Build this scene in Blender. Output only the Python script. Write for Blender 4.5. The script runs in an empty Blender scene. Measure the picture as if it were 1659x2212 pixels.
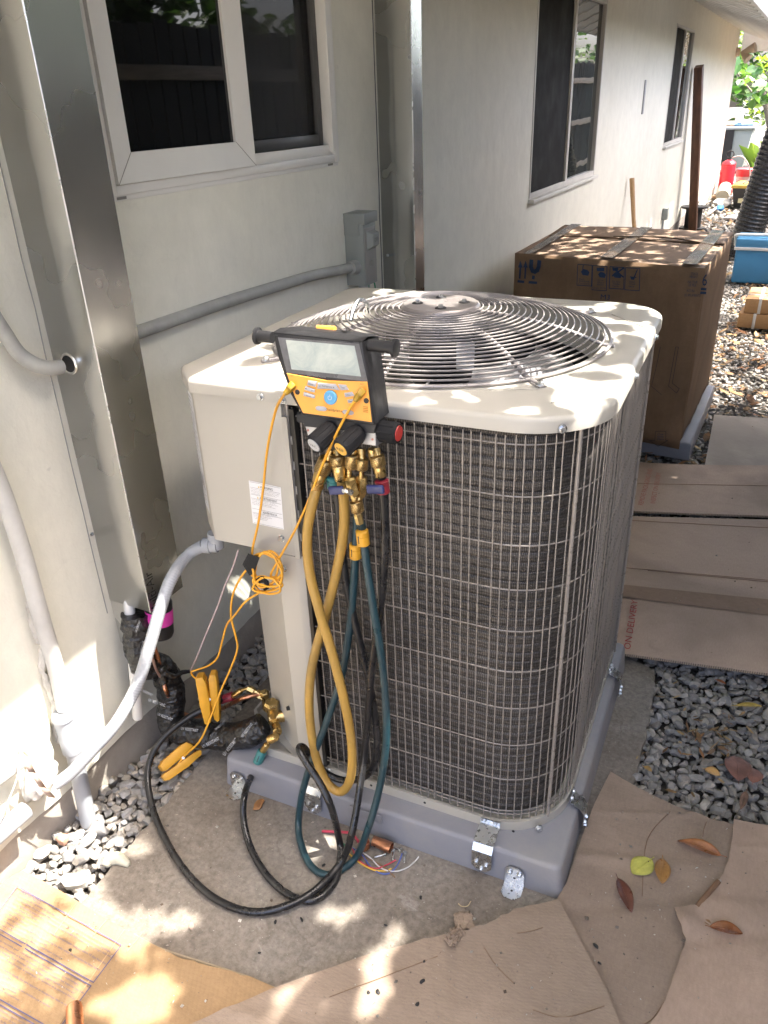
import bpy, bmesh, math, random
import numpy as np
from mathutils import Vector, Matrix, noise as mnoise

random.seed(7)
scene = bpy.context.scene
COL = scene.collection
R = math.radians

# ------------------------------------------------------------------ camera
F_PX, YAW, PITCH, ROLL = 1694.2648, 0.4779, 0.4813, -0.0396      # solved from the wall, window and unit edges
CAM = Vector((1.3776, 0.0, 1.5698))                               # house wall is the plane x = 0, ground z = 0
fw = Vector((-math.sin(YAW) * math.cos(PITCH), math.cos(YAW) * math.cos(PITCH), -math.sin(PITCH)))
rt0 = Vector((math.cos(YAW), math.sin(YAW), 0)); up0 = rt0.cross(fw)
rt = rt0 * math.cos(ROLL) + up0 * math.sin(ROLL)
up = up0 * math.cos(ROLL) - rt0 * math.sin(ROLL)
cd = bpy.data.cameras.new('camera'); cam = bpy.data.objects.new('camera', cd); COL.objects.link(cam)
cd.sensor_fit = 'HORIZONTAL'; cd.sensor_width = 36.0; cd.lens = 36.0 * F_PX / 1659.0
cd.clip_start = 0.02; cd.clip_end = 400
m = Matrix((rt, up, -fw)).transposed().to_4x4(); m.translation = CAM
cam.matrix_world = m; scene.camera = cam

# ------------------------------------------------------------------ sky, sun, exposure
SUN = Vector((1.0, 0.32, 2.07)).normalized()                       # direction towards the sun
w = bpy.data.worlds.new('World'); scene.world = w; w.use_nodes = True
nt = w.node_tree; nt.nodes.clear()
sky = nt.nodes.new('ShaderNodeTexSky'); sky.sky_type = 'NISHITA'; sky.sun_disc = False
sky.sun_elevation = math.asin(SUN.z); sky.sun_rotation = math.atan2(SUN.x, SUN.y)
sky.air_density = 0.62; sky.dust_density = 6.0; sky.ozone_density = 1.0
bgn = nt.nodes.new('ShaderNodeBackground'); bgn.inputs['Strength'].default_value = 0.15
wo = nt.nodes.new('ShaderNodeOutputWorld')
nt.links.new(sky.outputs[0], bgn.inputs[0]); nt.links.new(bgn.outputs[0], wo.inputs[0])
sl = bpy.data.lights.new('sun', 'SUN'); sl.energy = 2.0; sl.angle = R(0.53); sl.color = (1.0, 0.95, 0.87)
so = bpy.data.objects.new('sun', sl); COL.objects.link(so)
so.rotation_euler = SUN.to_track_quat('Z', 'Y').to_euler(); so.location = (6, 2, 9)
vs = scene.view_settings
vs.view_transform = 'Standard'; vs.look = 'None'; vs.gamma = 1.0; vs.use_curve_mapping = False
vs.exposure = 3.22
cy = scene.cycles
cy.max_bounces = 10; cy.diffuse_bounces = 6; cy.glossy_bounces = 5; cy.transmission_bounces = 6
cy.transparent_max_bounces = 10; cy.sample_clamp_indirect = 6.0; cy.use_denoising = True
cy.caustics_reflective = False; cy.caustics_refractive = False

# ------------------------------------------------------------------ measuring: a point of the place from a plane and a sight line
def ray(px, py):
    return fw * F_PX + rt * (px - 829.5) - up * (py - 1106.0)
def wl(px, py, x=0.0):
    d = ray(px, py); return CAM + d * ((x - CAM.x) / d.x)
def gd(px, py, z=0.0):
    d = ray(px, py); return CAM + d * ((z - CAM.z) / d.z)
TH = 0.038; U0 = Vector((0.6933, 1.6375, 0))
EU = Vector((math.cos(TH), math.sin(TH), 0)); EV = Vector((-math.sin(TH), math.cos(TH), 0))
def fr(px, py, v):
    d = ray(px, py); return CAM + d * ((v - (CAM - U0).dot(EV)) / d.dot(EV))
def uvz(u, v, z):
    return U0 + EU * u + EV * v + Vector((0, 0, z))
class PF:
    """a flat face of the place: origin and two in-plane axes; uv() measures on it, M places on it"""
    def __init__(s, o, ex, ey):
        s.o = Vector(o); s.ex = Vector(ex).normalized(); n = s.ex.cross(Vector(ey)).normalized()
        s.n = n; s.ey = n.cross(s.ex)
        s.M = Matrix((s.ex, s.ey, s.n)).transposed().to_4x4(); s.M.translation = s.o
    def p3(s, px, py, h=0.0):
        d = ray(px, py); o = s.o + s.n * h
        return CAM + d * ((o - CAM).dot(s.n) / d.dot(s.n))
    def uv(s, px, py):
        p = s.p3(px, py) - s.o; return (p.dot(s.ex), p.dot(s.ey))
    def at(s, u, v, h=0.0):
        return s.o + s.ex * u + s.ey * v + s.n * h

# ------------------------------------------------------------------ mesh helpers
def cat(pts, n=6, closed=False):
    pts = [Vector(p) for p in pts]; out = []; N = len(pts)
    for i in range(N if closed else N - 1):
        if closed: p0, p1, p2, p3 = pts[i - 1], pts[i], pts[(i + 1) % N], pts[(i + 2) % N]
        else: p0, p1, p2, p3 = pts[max(i - 1, 0)], pts[i], pts[i + 1], pts[min(i + 2, N - 1)]
        for k in range(n):
            t = k / n
            out.append(0.5 * ((2 * p1) + (p2 - p0) * t + (2 * p0 - 5 * p1 + 4 * p2 - p3) * t * t + (3 * p1 - p0 - 3 * p2 + p3) * t ** 3))
    if not closed: out.append(pts[-1])
    return out
class MB:
    def __init__(s): s.v = []; s.f = []
    def add(s, vs, fs, M=None):
        o = len(s.v)
        s.v += [tuple(M @ Vector(p)) if M is not None else tuple(p) for p in vs]
        s.f += [tuple(i + o for i in f) for f in fs]; return s
    def bm(s, b, M=None):
        b.verts.index_update()
        s.add([v.co for v in b.verts], [[v.index for v in f.verts] for f in b.faces], M); b.free(); return s
    def box(s, c, d, M=None, bev=0.0, seg=2):
        b = bmesh.new(); bmesh.ops.create_cube(b, size=1.0)
        for v in b.verts: v.co = Vector((c[0] + v.co.x * d[0], c[1] + v.co.y * d[1], c[2] + v.co.z * d[2]))
        if bev > 0: bmesh.ops.bevel(b, geom=b.edges[:], offset=bev, segments=seg, profile=0.5, affect='EDGES')
        return s.bm(b, M)
    def prism(s, poly, z0, z1, M=None, bev=0.0, seg=2, top=None, vert_only=False):
        b = bmesh.new(); top = top or poly
        lo = [b.verts.new((p[0], p[1], z0)) for p in poly]; hi = [b.verts.new((p[0], p[1], z1)) for p in top]
        n = len(poly); b.faces.new(lo[::-1]); tf = b.faces.new(hi)
        for i in range(n): b.faces.new((lo[i], lo[(i + 1) % n], hi[(i + 1) % n], hi[i]))
        bmesh.ops.recalc_face_normals(b, faces=b.faces)
        if bev > 0:
            ge = tf.edges[:] if not vert_only else [e for e in b.edges if abs(e.verts[0].co.z - e.verts[1].co.z) > 1e-6]
            bmesh.ops.bevel(b, geom=ge, offset=bev, segments=seg, profile=0.5, affect='EDGES')
        return s.bm(b, M)
    def tube(s, pts, r, n=8, closed=False, caps=True):
        pts = [Vector(p) for p in pts]; N = len(pts); o = len(s.v)
        rr = r if isinstance(r, (list, tuple)) else [r] * N
        t0 = (pts[1] - pts[0]).normalized(); a = t0.orthogonal().normalized()
        for i, p in enumerate(pts):
            if closed: t = (pts[(i + 1) % N] - pts[i - 1]).normalized()
            else: t = (pts[min(i + 1, N - 1)] - pts[max(i - 1, 0)]).normalized()
            a = a - t * a.dot(t)
            a = t.orthogonal().normalized() if a.length < 1e-6 else a.normalized()
            b = t.cross(a)
            for k in range(n):
                q = 2 * math.pi * k / n
                s.v.append(tuple(p + (a * math.cos(q) + b * math.sin(q)) * rr[i]))
        for i in range(N if closed else N - 1):
            j = (i + 1) % N
            for k in range(n):
                k2 = (k + 1) % n
                s.f.append((o + i * n + k, o + i * n + k2, o + j * n + k2, o + j * n + k))
        if caps and not closed:
            s.f.append(tuple(o + k for k in range(n))[::-1]); s.f.append(tuple(o + (N - 1) * n + k for k in range(n)))
        return s
    def lathe(s, p0, p1, prof, n=16, flat=False):
        """turned shape on the axis p0-p1; prof = [(t along the axis in m or fraction, radius)]"""
        p0 = Vector(p0); ax = Vector(p1) - p0; L = ax.length; t = ax.normalized()
        a = t.orthogonal().normalized(); b = t.cross(a); o = len(s.v)
        for (q, r) in prof:
            for k in range(n):
                g = 2 * math.pi * k / n
                s.v.append(tuple(p0 + t * (q * L) + (a * math.cos(g) + b * math.sin(g)) * r))
        for i in range(len(prof) - 1):
            for k in range(n):
                k2 = (k + 1) % n
                s.f.append((o + i * n + k, o + i * n + k2, o + (i + 1) * n + k2, o + (i + 1) * n + k))
        s.f.append(tuple(o + k for k in range(n))[::-1]); e = o + (len(prof) - 1) * n; s.f.append(tuple(e + k for k in range(n)))
        return s
    def quad(s, a, b, c, d):
        return s.add([a, b, c, d], [(0, 1, 2, 3)])
    def mesh(s, name, ang=35):
        me = bpy.data.meshes.new(name); me.from_pydata(s.v, [], s.f)
        if ang: 
            me.shade_smooth(); me.set_sharp_from_angle(angle=R(ang))
        return me
    def build(s, name, m, parent=None, ang=35, fix=True):
        me = s.mesh(name, ang); me.materials.append(m)
        if fix:
            b = bmesh.new(); b.from_mesh(me); bmesh.ops.recalc_face_normals(b, faces=b.faces); b.to_mesh(me); b.free()
        return link(name, me, parent)
INV = {}; LOC = {}; WF = []
def wfix(o):
    """a mesh given in world coordinates under a thing that has its own frame"""
    r = o; done = False
    while r.parent is not None:
        r = r.parent; done = done or r.get('_w', 0) == 1
    if r.name in LOC and r is not o and not done: o.matrix_parent_inverse = LOC[r.name]; WF.append(o); o['_w'] = 1
    return o
def link(name, me, parent=None):
    o = bpy.data.objects.new(name, me); COL.objects.link(o)
    if parent is not None:
        o.parent = parent
        if parent.name in INV: o.matrix_parent_inverse = INV[parent.name]
    return o
def tag(o, label=None, cat_=None, group=None, kind=None):
    if label: o['label'] = label
    if cat_: o['category'] = cat_
    if group: o['group'] = group
    if kind: o['kind'] = kind
    return o
def thing(name, label, cat_, loc=(0, 0, 0), rz=0.0, group=None, local=False):
    """an Empty at the thing's base; parts are given in world coordinates unless local"""
    e = bpy.data.objects.new(name, None); COL.objects.link(e); e.location = loc; e.rotation_euler = (0, 0, rz)
    e.empty_display_size = 0.05
    (LOC if local else INV)[e.name] = (Matrix.Translation(Vector(loc)) @ Matrix.Rotation(rz, 4, 'Z')).inverted()
    return tag(e, label, cat_, group)

# ------------------------------------------------------------------ materials
MATS = {}
def nodes(name):
    m = bpy.data.materials.new(name); m.use_nodes = True
    t = m.node_tree; return m, t, t.nodes['Principled BSDF']
def nz(t, scale, detail=4, rough=0.55, coord='Object', dist=0.0, stretch=None):
    tc = t.nodes.new('ShaderNodeTexCoord'); n = t.nodes.new('ShaderNodeTexNoise')
    n.inputs['Scale'].default_value = scale; n.inputs['Detail'].default_value = detail
    n.inputs['Roughness'].default_value = rough; n.inputs['Distortion'].default_value = dist
    if stretch:
        mp = t.nodes.new('ShaderNodeMapping'); mp.inputs['Scale'].default_value = stretch
        t.links.new(tc.outputs[coord], mp.inputs[0]); t.links.new(mp.outputs[0], n.inputs['Vector'])
    else: t.links.new(tc.outputs[coord], n.inputs['Vector'])
    return n.outputs['Fac']
def ramp(t, fac, stops):
    r = t.nodes.new('ShaderNodeValToRGB'); e = r.color_ramp.elements
    while len(e) < len(stops): e.new(0.5)
    for el, (p, c) in zip(e, stops):
        el.position = p; el.color = (*c, 1) if len(c) == 3 else c
    t.links.new(fac, r.inputs[0]); return r.outputs[0]
def mixc(t, fac, a, b, mode='MIX'):
    n = t.nodes.new('ShaderNodeMix'); n.data_type = 'RGBA'; n.blend_type = mode
    for s, v in ((n.inputs[0], fac), (n.inputs[6], a), (n.inputs[7], b)):
        if hasattr(v, 'links') or hasattr(v, 'is_linked'): t.links.new(v, s)
        elif isinstance(v, (int, float)): s.default_value = v
        else: s.default_value = (*v, 1)
    return n.outputs[2]
def bump(t, p, h, strength, dist=0.01, prev=None):
    b = t.nodes.new('ShaderNodeBump'); b.inputs['Strength'].default_value = strength; b.inputs['Distance'].default_value = dist
    t.links.new(h, b.inputs['Height'])
    if prev is not None: t.links.new(prev, b.inputs['Normal'])
    t.links.new(b.outputs[0], p.inputs['Normal']); return b.outputs[0]
def mat(name, col, rough=0.5, metal=0.0, var=0.12, vs=6.0, bmp=0.0, bs=80.0, rv=0.1, dirt=None, dirt_amt=0.35, spec=0.5, coat=0.0, trans=0.0, stretch=None):
    if name in MATS: return MATS[name]
    m, t, p = nodes(name)
    f = nz(t, vs, 5, 0.6, stretch=stretch)
    c = ramp(t, f, [(0.25, tuple(max(0, x * (1 - var)) for x in col)), (0.75, tuple(min(1, x * (1 + var)) for x in col))])
    if dirt:
        d = ramp(t, nz(t, vs * 0.6, 8, 0.7, dist=0.4), [(0.5, (0, 0, 0)), (0.72, (dirt_amt,) * 3)])
        c = mixc(t, d, c, dirt)
    t.links.new(c, p.inputs['Base Color'])
    rr = ramp(t, nz(t, vs * 2.3, 4), [(0.3, (max(0.02, rough - rv),) * 3), (0.7, (min(1, rough + rv),) * 3)])
    t.links.new(rr, p.inputs['Roughness'])
    p.inputs['Metallic'].default_value = metal; p.inputs['Specular IOR Level'].default_value = spec
    p.inputs['Coat Weight'].default_value = coat
    if trans: p.inputs['Transmission Weight'].default_value = trans
    if bmp: bump(t, p, nz(t, bs, 6, 0.6), bmp, 0.004)
    MATS[name] = m; return m

def stucco():
    m, t, p = nodes('painted_stucco')
    base = ramp(t, nz(t, 1.3, 6, 0.6), [(0.3, (0.72, 0.695, 0.595)), (0.7, (0.80, 0.775, 0.675))])
    mott = ramp(t, nz(t, 9, 8, 0.7), [(0.35, (0.86,) * 3), (0.65, (1.0,) * 3)])
    c = mixc(t, 0.6, base, mixc(t, 1.0, base, mott, 'MULTIPLY'))
    drip = ramp(t, nz(t, 3.5, 7, 0.7, stretch=(1, 4.5, 0.35)), [(0.55, (0,) * 3), (0.85, (0.13,) * 3)])
    c = mixc(t, drip, c, (0.36, 0.345, 0.29))
    spots = ramp(t, nz(t, 23, 3, 0.5), [(0.72, (0,) * 3), (0.78, (0.35,) * 3)])
    c = mixc(t, spots, c, (0.42, 0.40, 0.36))
    cv = t.nodes.new('ShaderNodeTexVoronoi'); cv.feature = 'DISTANCE_TO_EDGE'; cv.inputs['Scale'].default_value = 1.1
    tc = t.nodes.new('ShaderNodeTexCoord'); nn = t.nodes.new('ShaderNodeTexNoise'); nn.inputs['Scale'].default_value = 3.5; nn.inputs['Detail'].default_value = 8
    t.links.new(tc.outputs['Object'], nn.inputs['Vector']); sc = t.nodes.new('ShaderNodeVectorMath'); sc.operation = 'SCALE'; sc.inputs['Scale'].default_value = 0.7
    ad = t.nodes.new('ShaderNodeVectorMath'); ad.operation = 'ADD'; t.links.new(nn.outputs['Color'], sc.inputs[0]); t.links.new(tc.outputs['Object'], ad.inputs[0]); t.links.new(sc.outputs[0], ad.inputs[1]); t.links.new(ad.outputs[0], cv.inputs['Vector'])
    ck = ramp(t, cv.outputs['Distance'], [(0.0, (0.08,) * 3), (0.003, (0,) * 3)]); c = mixc(t, ck, c, (0.40, 0.37, 0.31))
    sf = ramp(t, nz(t, 11, 9, 0.8, dist=1.0, stretch=(1, .6, 2.2)), [(0.64, (0,) * 3), (0.70, (0.30,) * 3)]); c = mixc(t, sf, c, (0.45, 0.43, 0.37))
    t.links.new(c, p.inputs['Base Color']); p.inputs['Roughness'].default_value = 0.62
    b1 = bump(t, p, nz(t, 2.2, 3, 0.5), 0.35, 0.03)
    b2 = bump(t, p, nz(t, 14, 5, 0.55, stretch=(1, 1, 0.7)), 0.34, 0.01, b1); bump(t, p, nz(t, 160, 4, 0.6), 0.12, 0.003, b2)
    return m
def galv():
    m, t, p = nodes('galvanised_sheet')
    c = ramp(t, nz(t, 2.5, 2, 0.5), [(0.3, (0.70, 0.70, 0.68)), (0.7, (0.75, 0.75, 0.725))]); t.links.new(c, p.inputs['Base Color'])
    p.inputs['Metallic'].default_value = 1.0
    r = ramp(t, nz(t, 4, 3, 0.5), [(0.3, (0.22,) * 3), (0.7, (0.30,) * 3)]); t.links.new(r, p.inputs['Roughness'])
    b1 = bump(t, p, nz(t, 3.0, 3, 0.5, stretch=(1.6, 1.6, .55)), 0.25, 0.03); return m
def concrete():
    m, t, p = nodes('old_concrete')
    c = ramp(t, nz(t, 2.4, 8, 0.65, dist=0.5), [(0.3, (0.175, 0.145, 0.118)), (0.5, (0.23, 0.20, 0.168)), (0.72, (0.285, 0.267, 0.243))])
    fine = ramp(t, nz(t, 70, 6, 0.75), [(0.36, (0.66,) * 3), (0.6, (1.06,) * 3)])
    c = mixc(t, 1.0, c, fine, 'MULTIPLY')
    wh = ramp(t, nz(t, 5.5, 9, 0.75, dist=0.8), [(0.60, (0,) * 3), (0.74, (0.75,) * 3)])
    c = mixc(t, wh, c, (0.42, 0.405, 0.375))
    dk = ramp(t, nz(t, 3.2, 8, 0.7, dist=1.2), [(0.56, (0,) * 3), (0.75, (0.6,) * 3)])
    c = mixc(t, dk, c, (0.105, 0.083, 0.064))
    sp = ramp(t, nz(t, 190, 2, 0.5), [(0.70, (0,) * 3), (0.74, (0.8,) * 3)]); c = mixc(t, sp, c, (0.45, 0.43, 0.39))
    cv = t.nodes.new('ShaderNodeTexVoronoi'); cv.feature = 'DISTANCE_TO_EDGE'; cv.inputs['Scale'].default_value = 1.3
    tc = t.nodes.new('ShaderNodeTexCoord'); wv = t.nodes.new('ShaderNodeVectorMath'); wv.operation = 'ADD'
    nn = t.nodes.new('ShaderNodeTexNoise'); nn.inputs['Scale'].default_value = 6; nn.inputs['Detail'].default_value = 6
    t.links.new(tc.outputs['Object'], nn.inputs['Vector'])
    sc = t.nodes.new('ShaderNodeVectorMath'); sc.operation = 'SCALE'; sc.inputs['Scale'].default_value = 0.35
    t.links.new(nn.outputs['Color'], sc.inputs[0]); t.links.new(tc.outputs['Object'], wv.inputs[0]); t.links.new(sc.outputs[0], wv.inputs[1])
    t.links.new(wv.outputs[0], cv.inputs['Vector'])
    ck = ramp(t, cv.outputs['Distance'], [(0.0, (0.55,) * 3), (0.005, (0,) * 3)]); c = mixc(t, ck, c, (0.12, 0.1, 0.085))
    t.links.new(c, p.inputs['Base Color']); p.inputs['Roughness'].default_value = 0.85
    b1 = bump(t, p, nz(t, 12, 7, 0.65), 0.25, 0.01); bump(t, p, nz(t, 150, 5, 0.6), 0.35, 0.003, b1); return m
def cardboard(name, col, scuff=(0.23, 0.165, 0.115), stretch=(1, 1, 1), rough=0.75, flute=0.0, amt=0.4, rot=0.0):
    m, t, p = nodes(name)
    c = ramp(t, nz(t, 2.2, 6, 0.6), [(0.3, tuple(x * 0.90 for x in col)), (0.7, tuple(min(1, x * 1.08) for x in col))])
    fib = ramp(t, nz(t, 60, 5, 0.7, stretch=stretch), [(0.3, (0.9,) * 3), (0.7, (1.06,) * 3)]); c = mixc(t, 1.0, c, fib, 'MULTIPLY')
    st = ramp(t, nz(t, 3.3, 9, 0.72, dist=0.6), [(0.55, (0,) * 3), (0.78, (amt,) * 3)]); c = mixc(t, st, c, scuff)
    sm = ramp(t, nz(t, 26, 8, 0.75, dist=0.5, stretch=(1, 3, 1)), [(0.64, (0,) * 3), (0.72, (amt,) * 3)]); c = mixc(t, sm, c, scuff)
    big = ramp(t, nz(t, 1.1, 4, 0.55, dist=1.4), [(0.42, (0.80,) * 3), (0.60, (1.05,) * 3)]); c = mixc(t, 1.0, c, big, 'MULTIPLY')
    scr_ = ramp(t, nz(t, 17, 7, 0.8, dist=2.0, stretch=(.35, 2.2, 1)), [(0.475, (0,) * 3), (0.5, (amt * .7,) * 3), (0.525, (0,) * 3)]); c = mixc(t, scr_, c, tuple(x * .75 for x in scuff))
    fl2 = ramp(t, nz(t, 130, 4, 0.8), [(0.66, (0,) * 3), (0.72, (amt * .8,) * 3)]); c = mixc(t, fl2, c, tuple(min(1, x * 1.5) for x in col))
    t.links.new(c, p.inputs['Base Color']); p.inputs['Roughness'].default_value = rough; p.inputs['Specular IOR Level'].default_value = 0.25
    prev = bump(t, p, nz(t, 11, 6, 0.65, dist=0.7), 0.35, 0.006)
    if flute:
        tc = t.nodes.new('ShaderNodeTexCoord'); mp = t.nodes.new('ShaderNodeMapping'); mp.inputs['Rotation'].default_value = (0, 0, rot)
        wv = t.nodes.new('ShaderNodeTexWave'); wv.inputs['Scale'].default_value = flute; wv.inputs['Distortion'].default_value = 0.15
        t.links.new(tc.outputs['Object'], mp.inputs[0]); t.links.new(mp.outputs[0], wv.inputs['Vector'])
        fl = ramp(t, wv.outputs['Fac'], [(0.0, (0.965,) * 3), (0.5, (1.0,) * 3)]); c = mixc(t, 1.0, c, fl, 'MULTIPLY'); t.links.new(c, p.inputs['Base Color'])
        prev = bump(t, p, wv.outputs['Fac'], 0.07, 0.0015, prev)
    bump(t, p, nz(t, 220, 3, 0.6), 0.1, 0.002, prev); return m
def island(name, cols, rough=0.8, bmp=0.4, bs=120):
    """each loose piece of the mesh takes a colour of its own"""
    m, t, p = nodes(name); g = t.nodes.new('ShaderNodeNewGeometry')
    n = len(cols); c = ramp(t, g.outputs['Random Per Island'], [(i / max(1, n - 1), k) for i, k in enumerate(cols)])
    f = ramp(t, nz(t, 55, 6, 0.7), [(0.3, (0.7,) * 3), (0.7, (1.18,) * 3)]); c = mixc(t, 1.0, c, f, 'MULTIPLY')
    t.links.new(c, p.inputs['Base Color']); p.inputs['Roughness'].default_value = rough
    bump(t, p, nz(t, bs, 5, 0.65), bmp, 0.003); return m
def leafmat(name, cols, trans=0.35, rough=0.45):
    m, t, p = nodes(name); g = t.nodes.new('ShaderNodeNewGeometry'); n = len(cols)
    c = ramp(t, g.outputs['Random Per Island'], [(i / max(1, n - 1), k) for i, k in enumerate(cols)])
    t.links.new(c, p.inputs['Base Color']); p.inputs['Roughness'].default_value = rough
    tr = t.nodes.new('ShaderNodeBsdfTranslucent'); mx = t.nodes.new('ShaderNodeMixShader'); mx.inputs[0].default_value = trans
    br = mixc(t, 1.0, c, (1.5, 1.6, 0.7), 'MULTIPLY'); t.links.new(br, tr.inputs[0])
    t.links.new(p.outputs[0], mx.inputs[1]); t.links.new(tr.outputs[0], mx.inputs[2])
    t.links.new(mx.outputs[0], t.nodes['Material Output'].inputs[0]); return m

STUCCO = stucco(); GALV = galv(); CONC = concrete()
UNITP = mat('beige_powder_coat', (0.43, 0.405, 0.355), 0.38, var=0.04, vs=3, bmp=0.05, bs=300, rv=0.08, dirt=(0.33, 0.30, 0.25), dirt_amt=0.16)
DARKIN = mat('dark_interior', (0.016, 0.016, 0.017), 0.6)
WIREP = mat('bronze_coated_wire', (0.285, 0.255, 0.228), 0.32, metal=0.15, var=0.12, vs=20)
GUARDP = mat('fan_guard_wire', (0.30, 0.275, 0.265), 0.34, metal=0.2, var=0.06, vs=20)
ZINC = mat('zinc_steel', (0.62, 0.64, 0.66), 0.28, metal=1.0, var=0.1, vs=30, bmp=0.05)
PADG = mat('grey_plastic_pad', (0.235, 0.235, 0.26), 0.55, var=0.07, vs=5, bmp=0.06, bs=200, dirt=(0.36, 0.33, 0.29), dirt_amt=0.55)
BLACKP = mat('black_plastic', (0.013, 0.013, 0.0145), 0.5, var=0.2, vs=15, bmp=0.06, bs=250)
BLACKR = mat('black_rubber_hose', (0.012, 0.012, 0.013), 0.30, var=0.3, vs=14, dirt=(0.09, 0.085, 0.08), dirt_amt=0.35)
TEALR = mat('teal_rubber_hose', (0.011, 0.040, 0.052), 0.36, var=0.2, vs=14, dirt=(0.10, 0.12, 0.12), dirt_amt=0.35)
YELR = mat('yellow_rubber_hose', (0.43, 0.255, 0.055), 0.42, var=0.18, vs=9, dirt=(0.17, 0.125, 0.05), dirt_amt=0.65)
YELC = mat('yellow_cable', (0.78, 0.38, 0.03), 0.4, var=0.08, vs=12)
YELP = mat('yellow_plastic', (0.66, 0.33, 0.025), 0.42, var=0.12, vs=9, dirt=(0.28, 0.17, 0.05), dirt_amt=0.5)
ORANGE = mat('orange_faceplate', (0.80, 0.36, 0.06), 0.45, var=0.06, vs=9, dirt=(0.50, 0.24, 0.07), dirt_amt=0.3)
BRASS = mat('brass', (0.60, 0.42, 0.17), 0.30, metal=1.0, var=0.18, vs=25, rv=0.1, dirt=(0.20, 0.13, 0.06), dirt_amt=0.5)
COPPER = mat('copper', (0.66, 0.32, 0.19), 0.30, metal=1.0, var=0.2, vs=14, rv=0.1, dirt=(0.22, 0.10, 0.06), dirt_amt=0.5)
PVCG = mat('grey_pvc', (0.34, 0.355, 0.38), 0.4, var=0.06, vs=8, bmp=0.04)
PVCP = mat('painted_pvc', (0.52, 0.51, 0.48), 0.5, var=0.1, vs=9, bmp=0.2, bs=60, dirt=(0.34, 0.33, 0.31), dirt_amt=0.5)
PVCW = mat('white_pvc', (0.74, 0.73, 0.71), 0.38, var=0.04, vs=8)
VINYL = mat('white_vinyl', (0.72, 0.70, 0.655), 0.42, var=0.03, vs=5, dirt=(0.5, 0.47, 0.40), dirt_amt=0.15)
ALUM = mat('aluminium_frame', (0.60, 0.575, 0.53), 0.45, metal=0.15, var=0.06)
def glassy(name, col, rough=0.03, spec=0.5, bmp=0.0):
    m, t, p = nodes(name); p.inputs['Base Color'].default_value = (*col, 1); p.inputs['Roughness'].default_value = rough
    p.inputs['Specular IOR Level'].default_value = spec
    if bmp: bump(t, p, nz(t, 1.7, 2, 0.5), bmp, 0.02)
    return m
PANE = glassy('dark_window_glass', (0.006, 0.0065, 0.0065), 0.02, 0.6, 0.03)
PANEW = glassy('wavy_window_glass', (0.02, 0.025, 0.024), 0.02, 1.0, 0.12)
SCREEN = mat('insect_screen', (0.016, 0.0145, 0.013), 0.7, var=0.1, vs=3, bmp=0.2, bs=400, spec=0.12)
INKB = mat('blue_ink', (0.035, 0.075, 0.19), 0.7, var=0.25, vs=40)
INKR = mat('red_ink', (0.36, 0.05, 0.045), 0.7, var=0.2, vs=40)
INKK = mat('black_ink', (0.02, 0.02, 0.022), 0.6)
INKG = mat('grey_ink', (0.16, 0.16, 0.17), 0.7)
INKW = mat('white_ink', (0.62, 0.63, 0.64), 0.5)
PAPER = mat('white_label', (0.72, 0.72, 0.73), 0.45, var=0.03)

def scr(parent, p, nrm, r=.0062, h=.005, washer=True, name='screw'):
    p = Vector(p); nrm = Vector(nrm).normalized(); b = MB()
    if washer: b.lathe(p, p + nrm * .0018, [(0, r * 1.35), (1, r * 1.3)], 14)
    b.lathe(p + nrm * .0010, p + nrm * (h + .0015), [(0, r), (.8, r), (1, r * .8)], 6)
    return b.build(name, ZINC, parent)
def dot(parent, p, q, r, m_, name, n=10):
    b = MB(); b.lathe(p, q, [(0, r), (1, r)], n); return b.build(name, m_, parent)
# ------------------------------------------------------------------ lettering: text turned into flat mesh and laid on a face
def text_mesh(body, res=2):
    cu = bpy.data.curves.new('txt', 'FONT'); cu.body = body; cu.resolution_u = res; cu.size = 1.0
    ob = bpy.data.objects.new('txt', cu); COL.objects.link(ob)
    dg = bpy.context.evaluated_depsgraph_get(); me = bpy.data.meshes.new_from_object(ob.evaluated_get(dg))
    bpy.data.objects.remove(ob); bpy.data.curves.remove(cu); return me
def letters(name, body, pf, bl, br, tl, mt, parent, h=0.0006, bold=0.0, px=True):
    """lay a line of text on face pf: bottom-left, bottom-right and top-left corners given as sight lines (or face uv)"""
    me = text_mesh(body); vs_ = [v.co.copy() for v in me.vertices]
    if not vs_: return None
    x0 = min(v.x for v in vs_); x1 = max(v.x for v in vs_); y0 = min(v.y for v in vs_); y1 = max(v.y for v in vs_)
    cv = (lambda q: Vector(pf.uv(*q))) if px else (lambda q: Vector(q))
    A, B, Ct = cv(bl), cv(br), cv(tl)
    for v in me.vertices:
        a = (v.co.x - x0) / max(1e-6, x1 - x0); b = (v.co.y - y0) / max(1e-6, y1 - y0)
        q = A + (B - A) * a + (Ct - A) * b; v.co = pf.at(q.x, q.y, h)
    me.materials.clear(); me.materials.append(mt); me.name = name
    return wfix(link(name, me, parent))
def bars(name, pf, quads, mt, parent, h=0.0006, px=True, solid=0.0):
    b = MB()
    for q in quads:
        pts = [pf.uv(*c) if px else c for c in q]
        n = len(pts); b.add([pf.at(*c, h) for c in pts], [tuple(range(n))])
    return wfix(b.build(name, mt, parent, ang=0, fix=False))
def stroke(pts, wd):
    """flat ribbon polygons along a 2-d path (face uv)"""
    out = []
    for a, b in zip(pts, pts[1:]):
        a, b = Vector(a), Vector(b); t = (b - a).normalized() if (b - a).length > 0 else Vector((1, 0)); n = Vector((-t.y, t.x)) * wd / 2
        out.append([tuple(a - n - t * wd * .3), tuple(b - n + t * wd * .3), tuple(b + n + t * wd * .3), tuple(a + n - t * wd * .3)])
    return out
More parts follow.
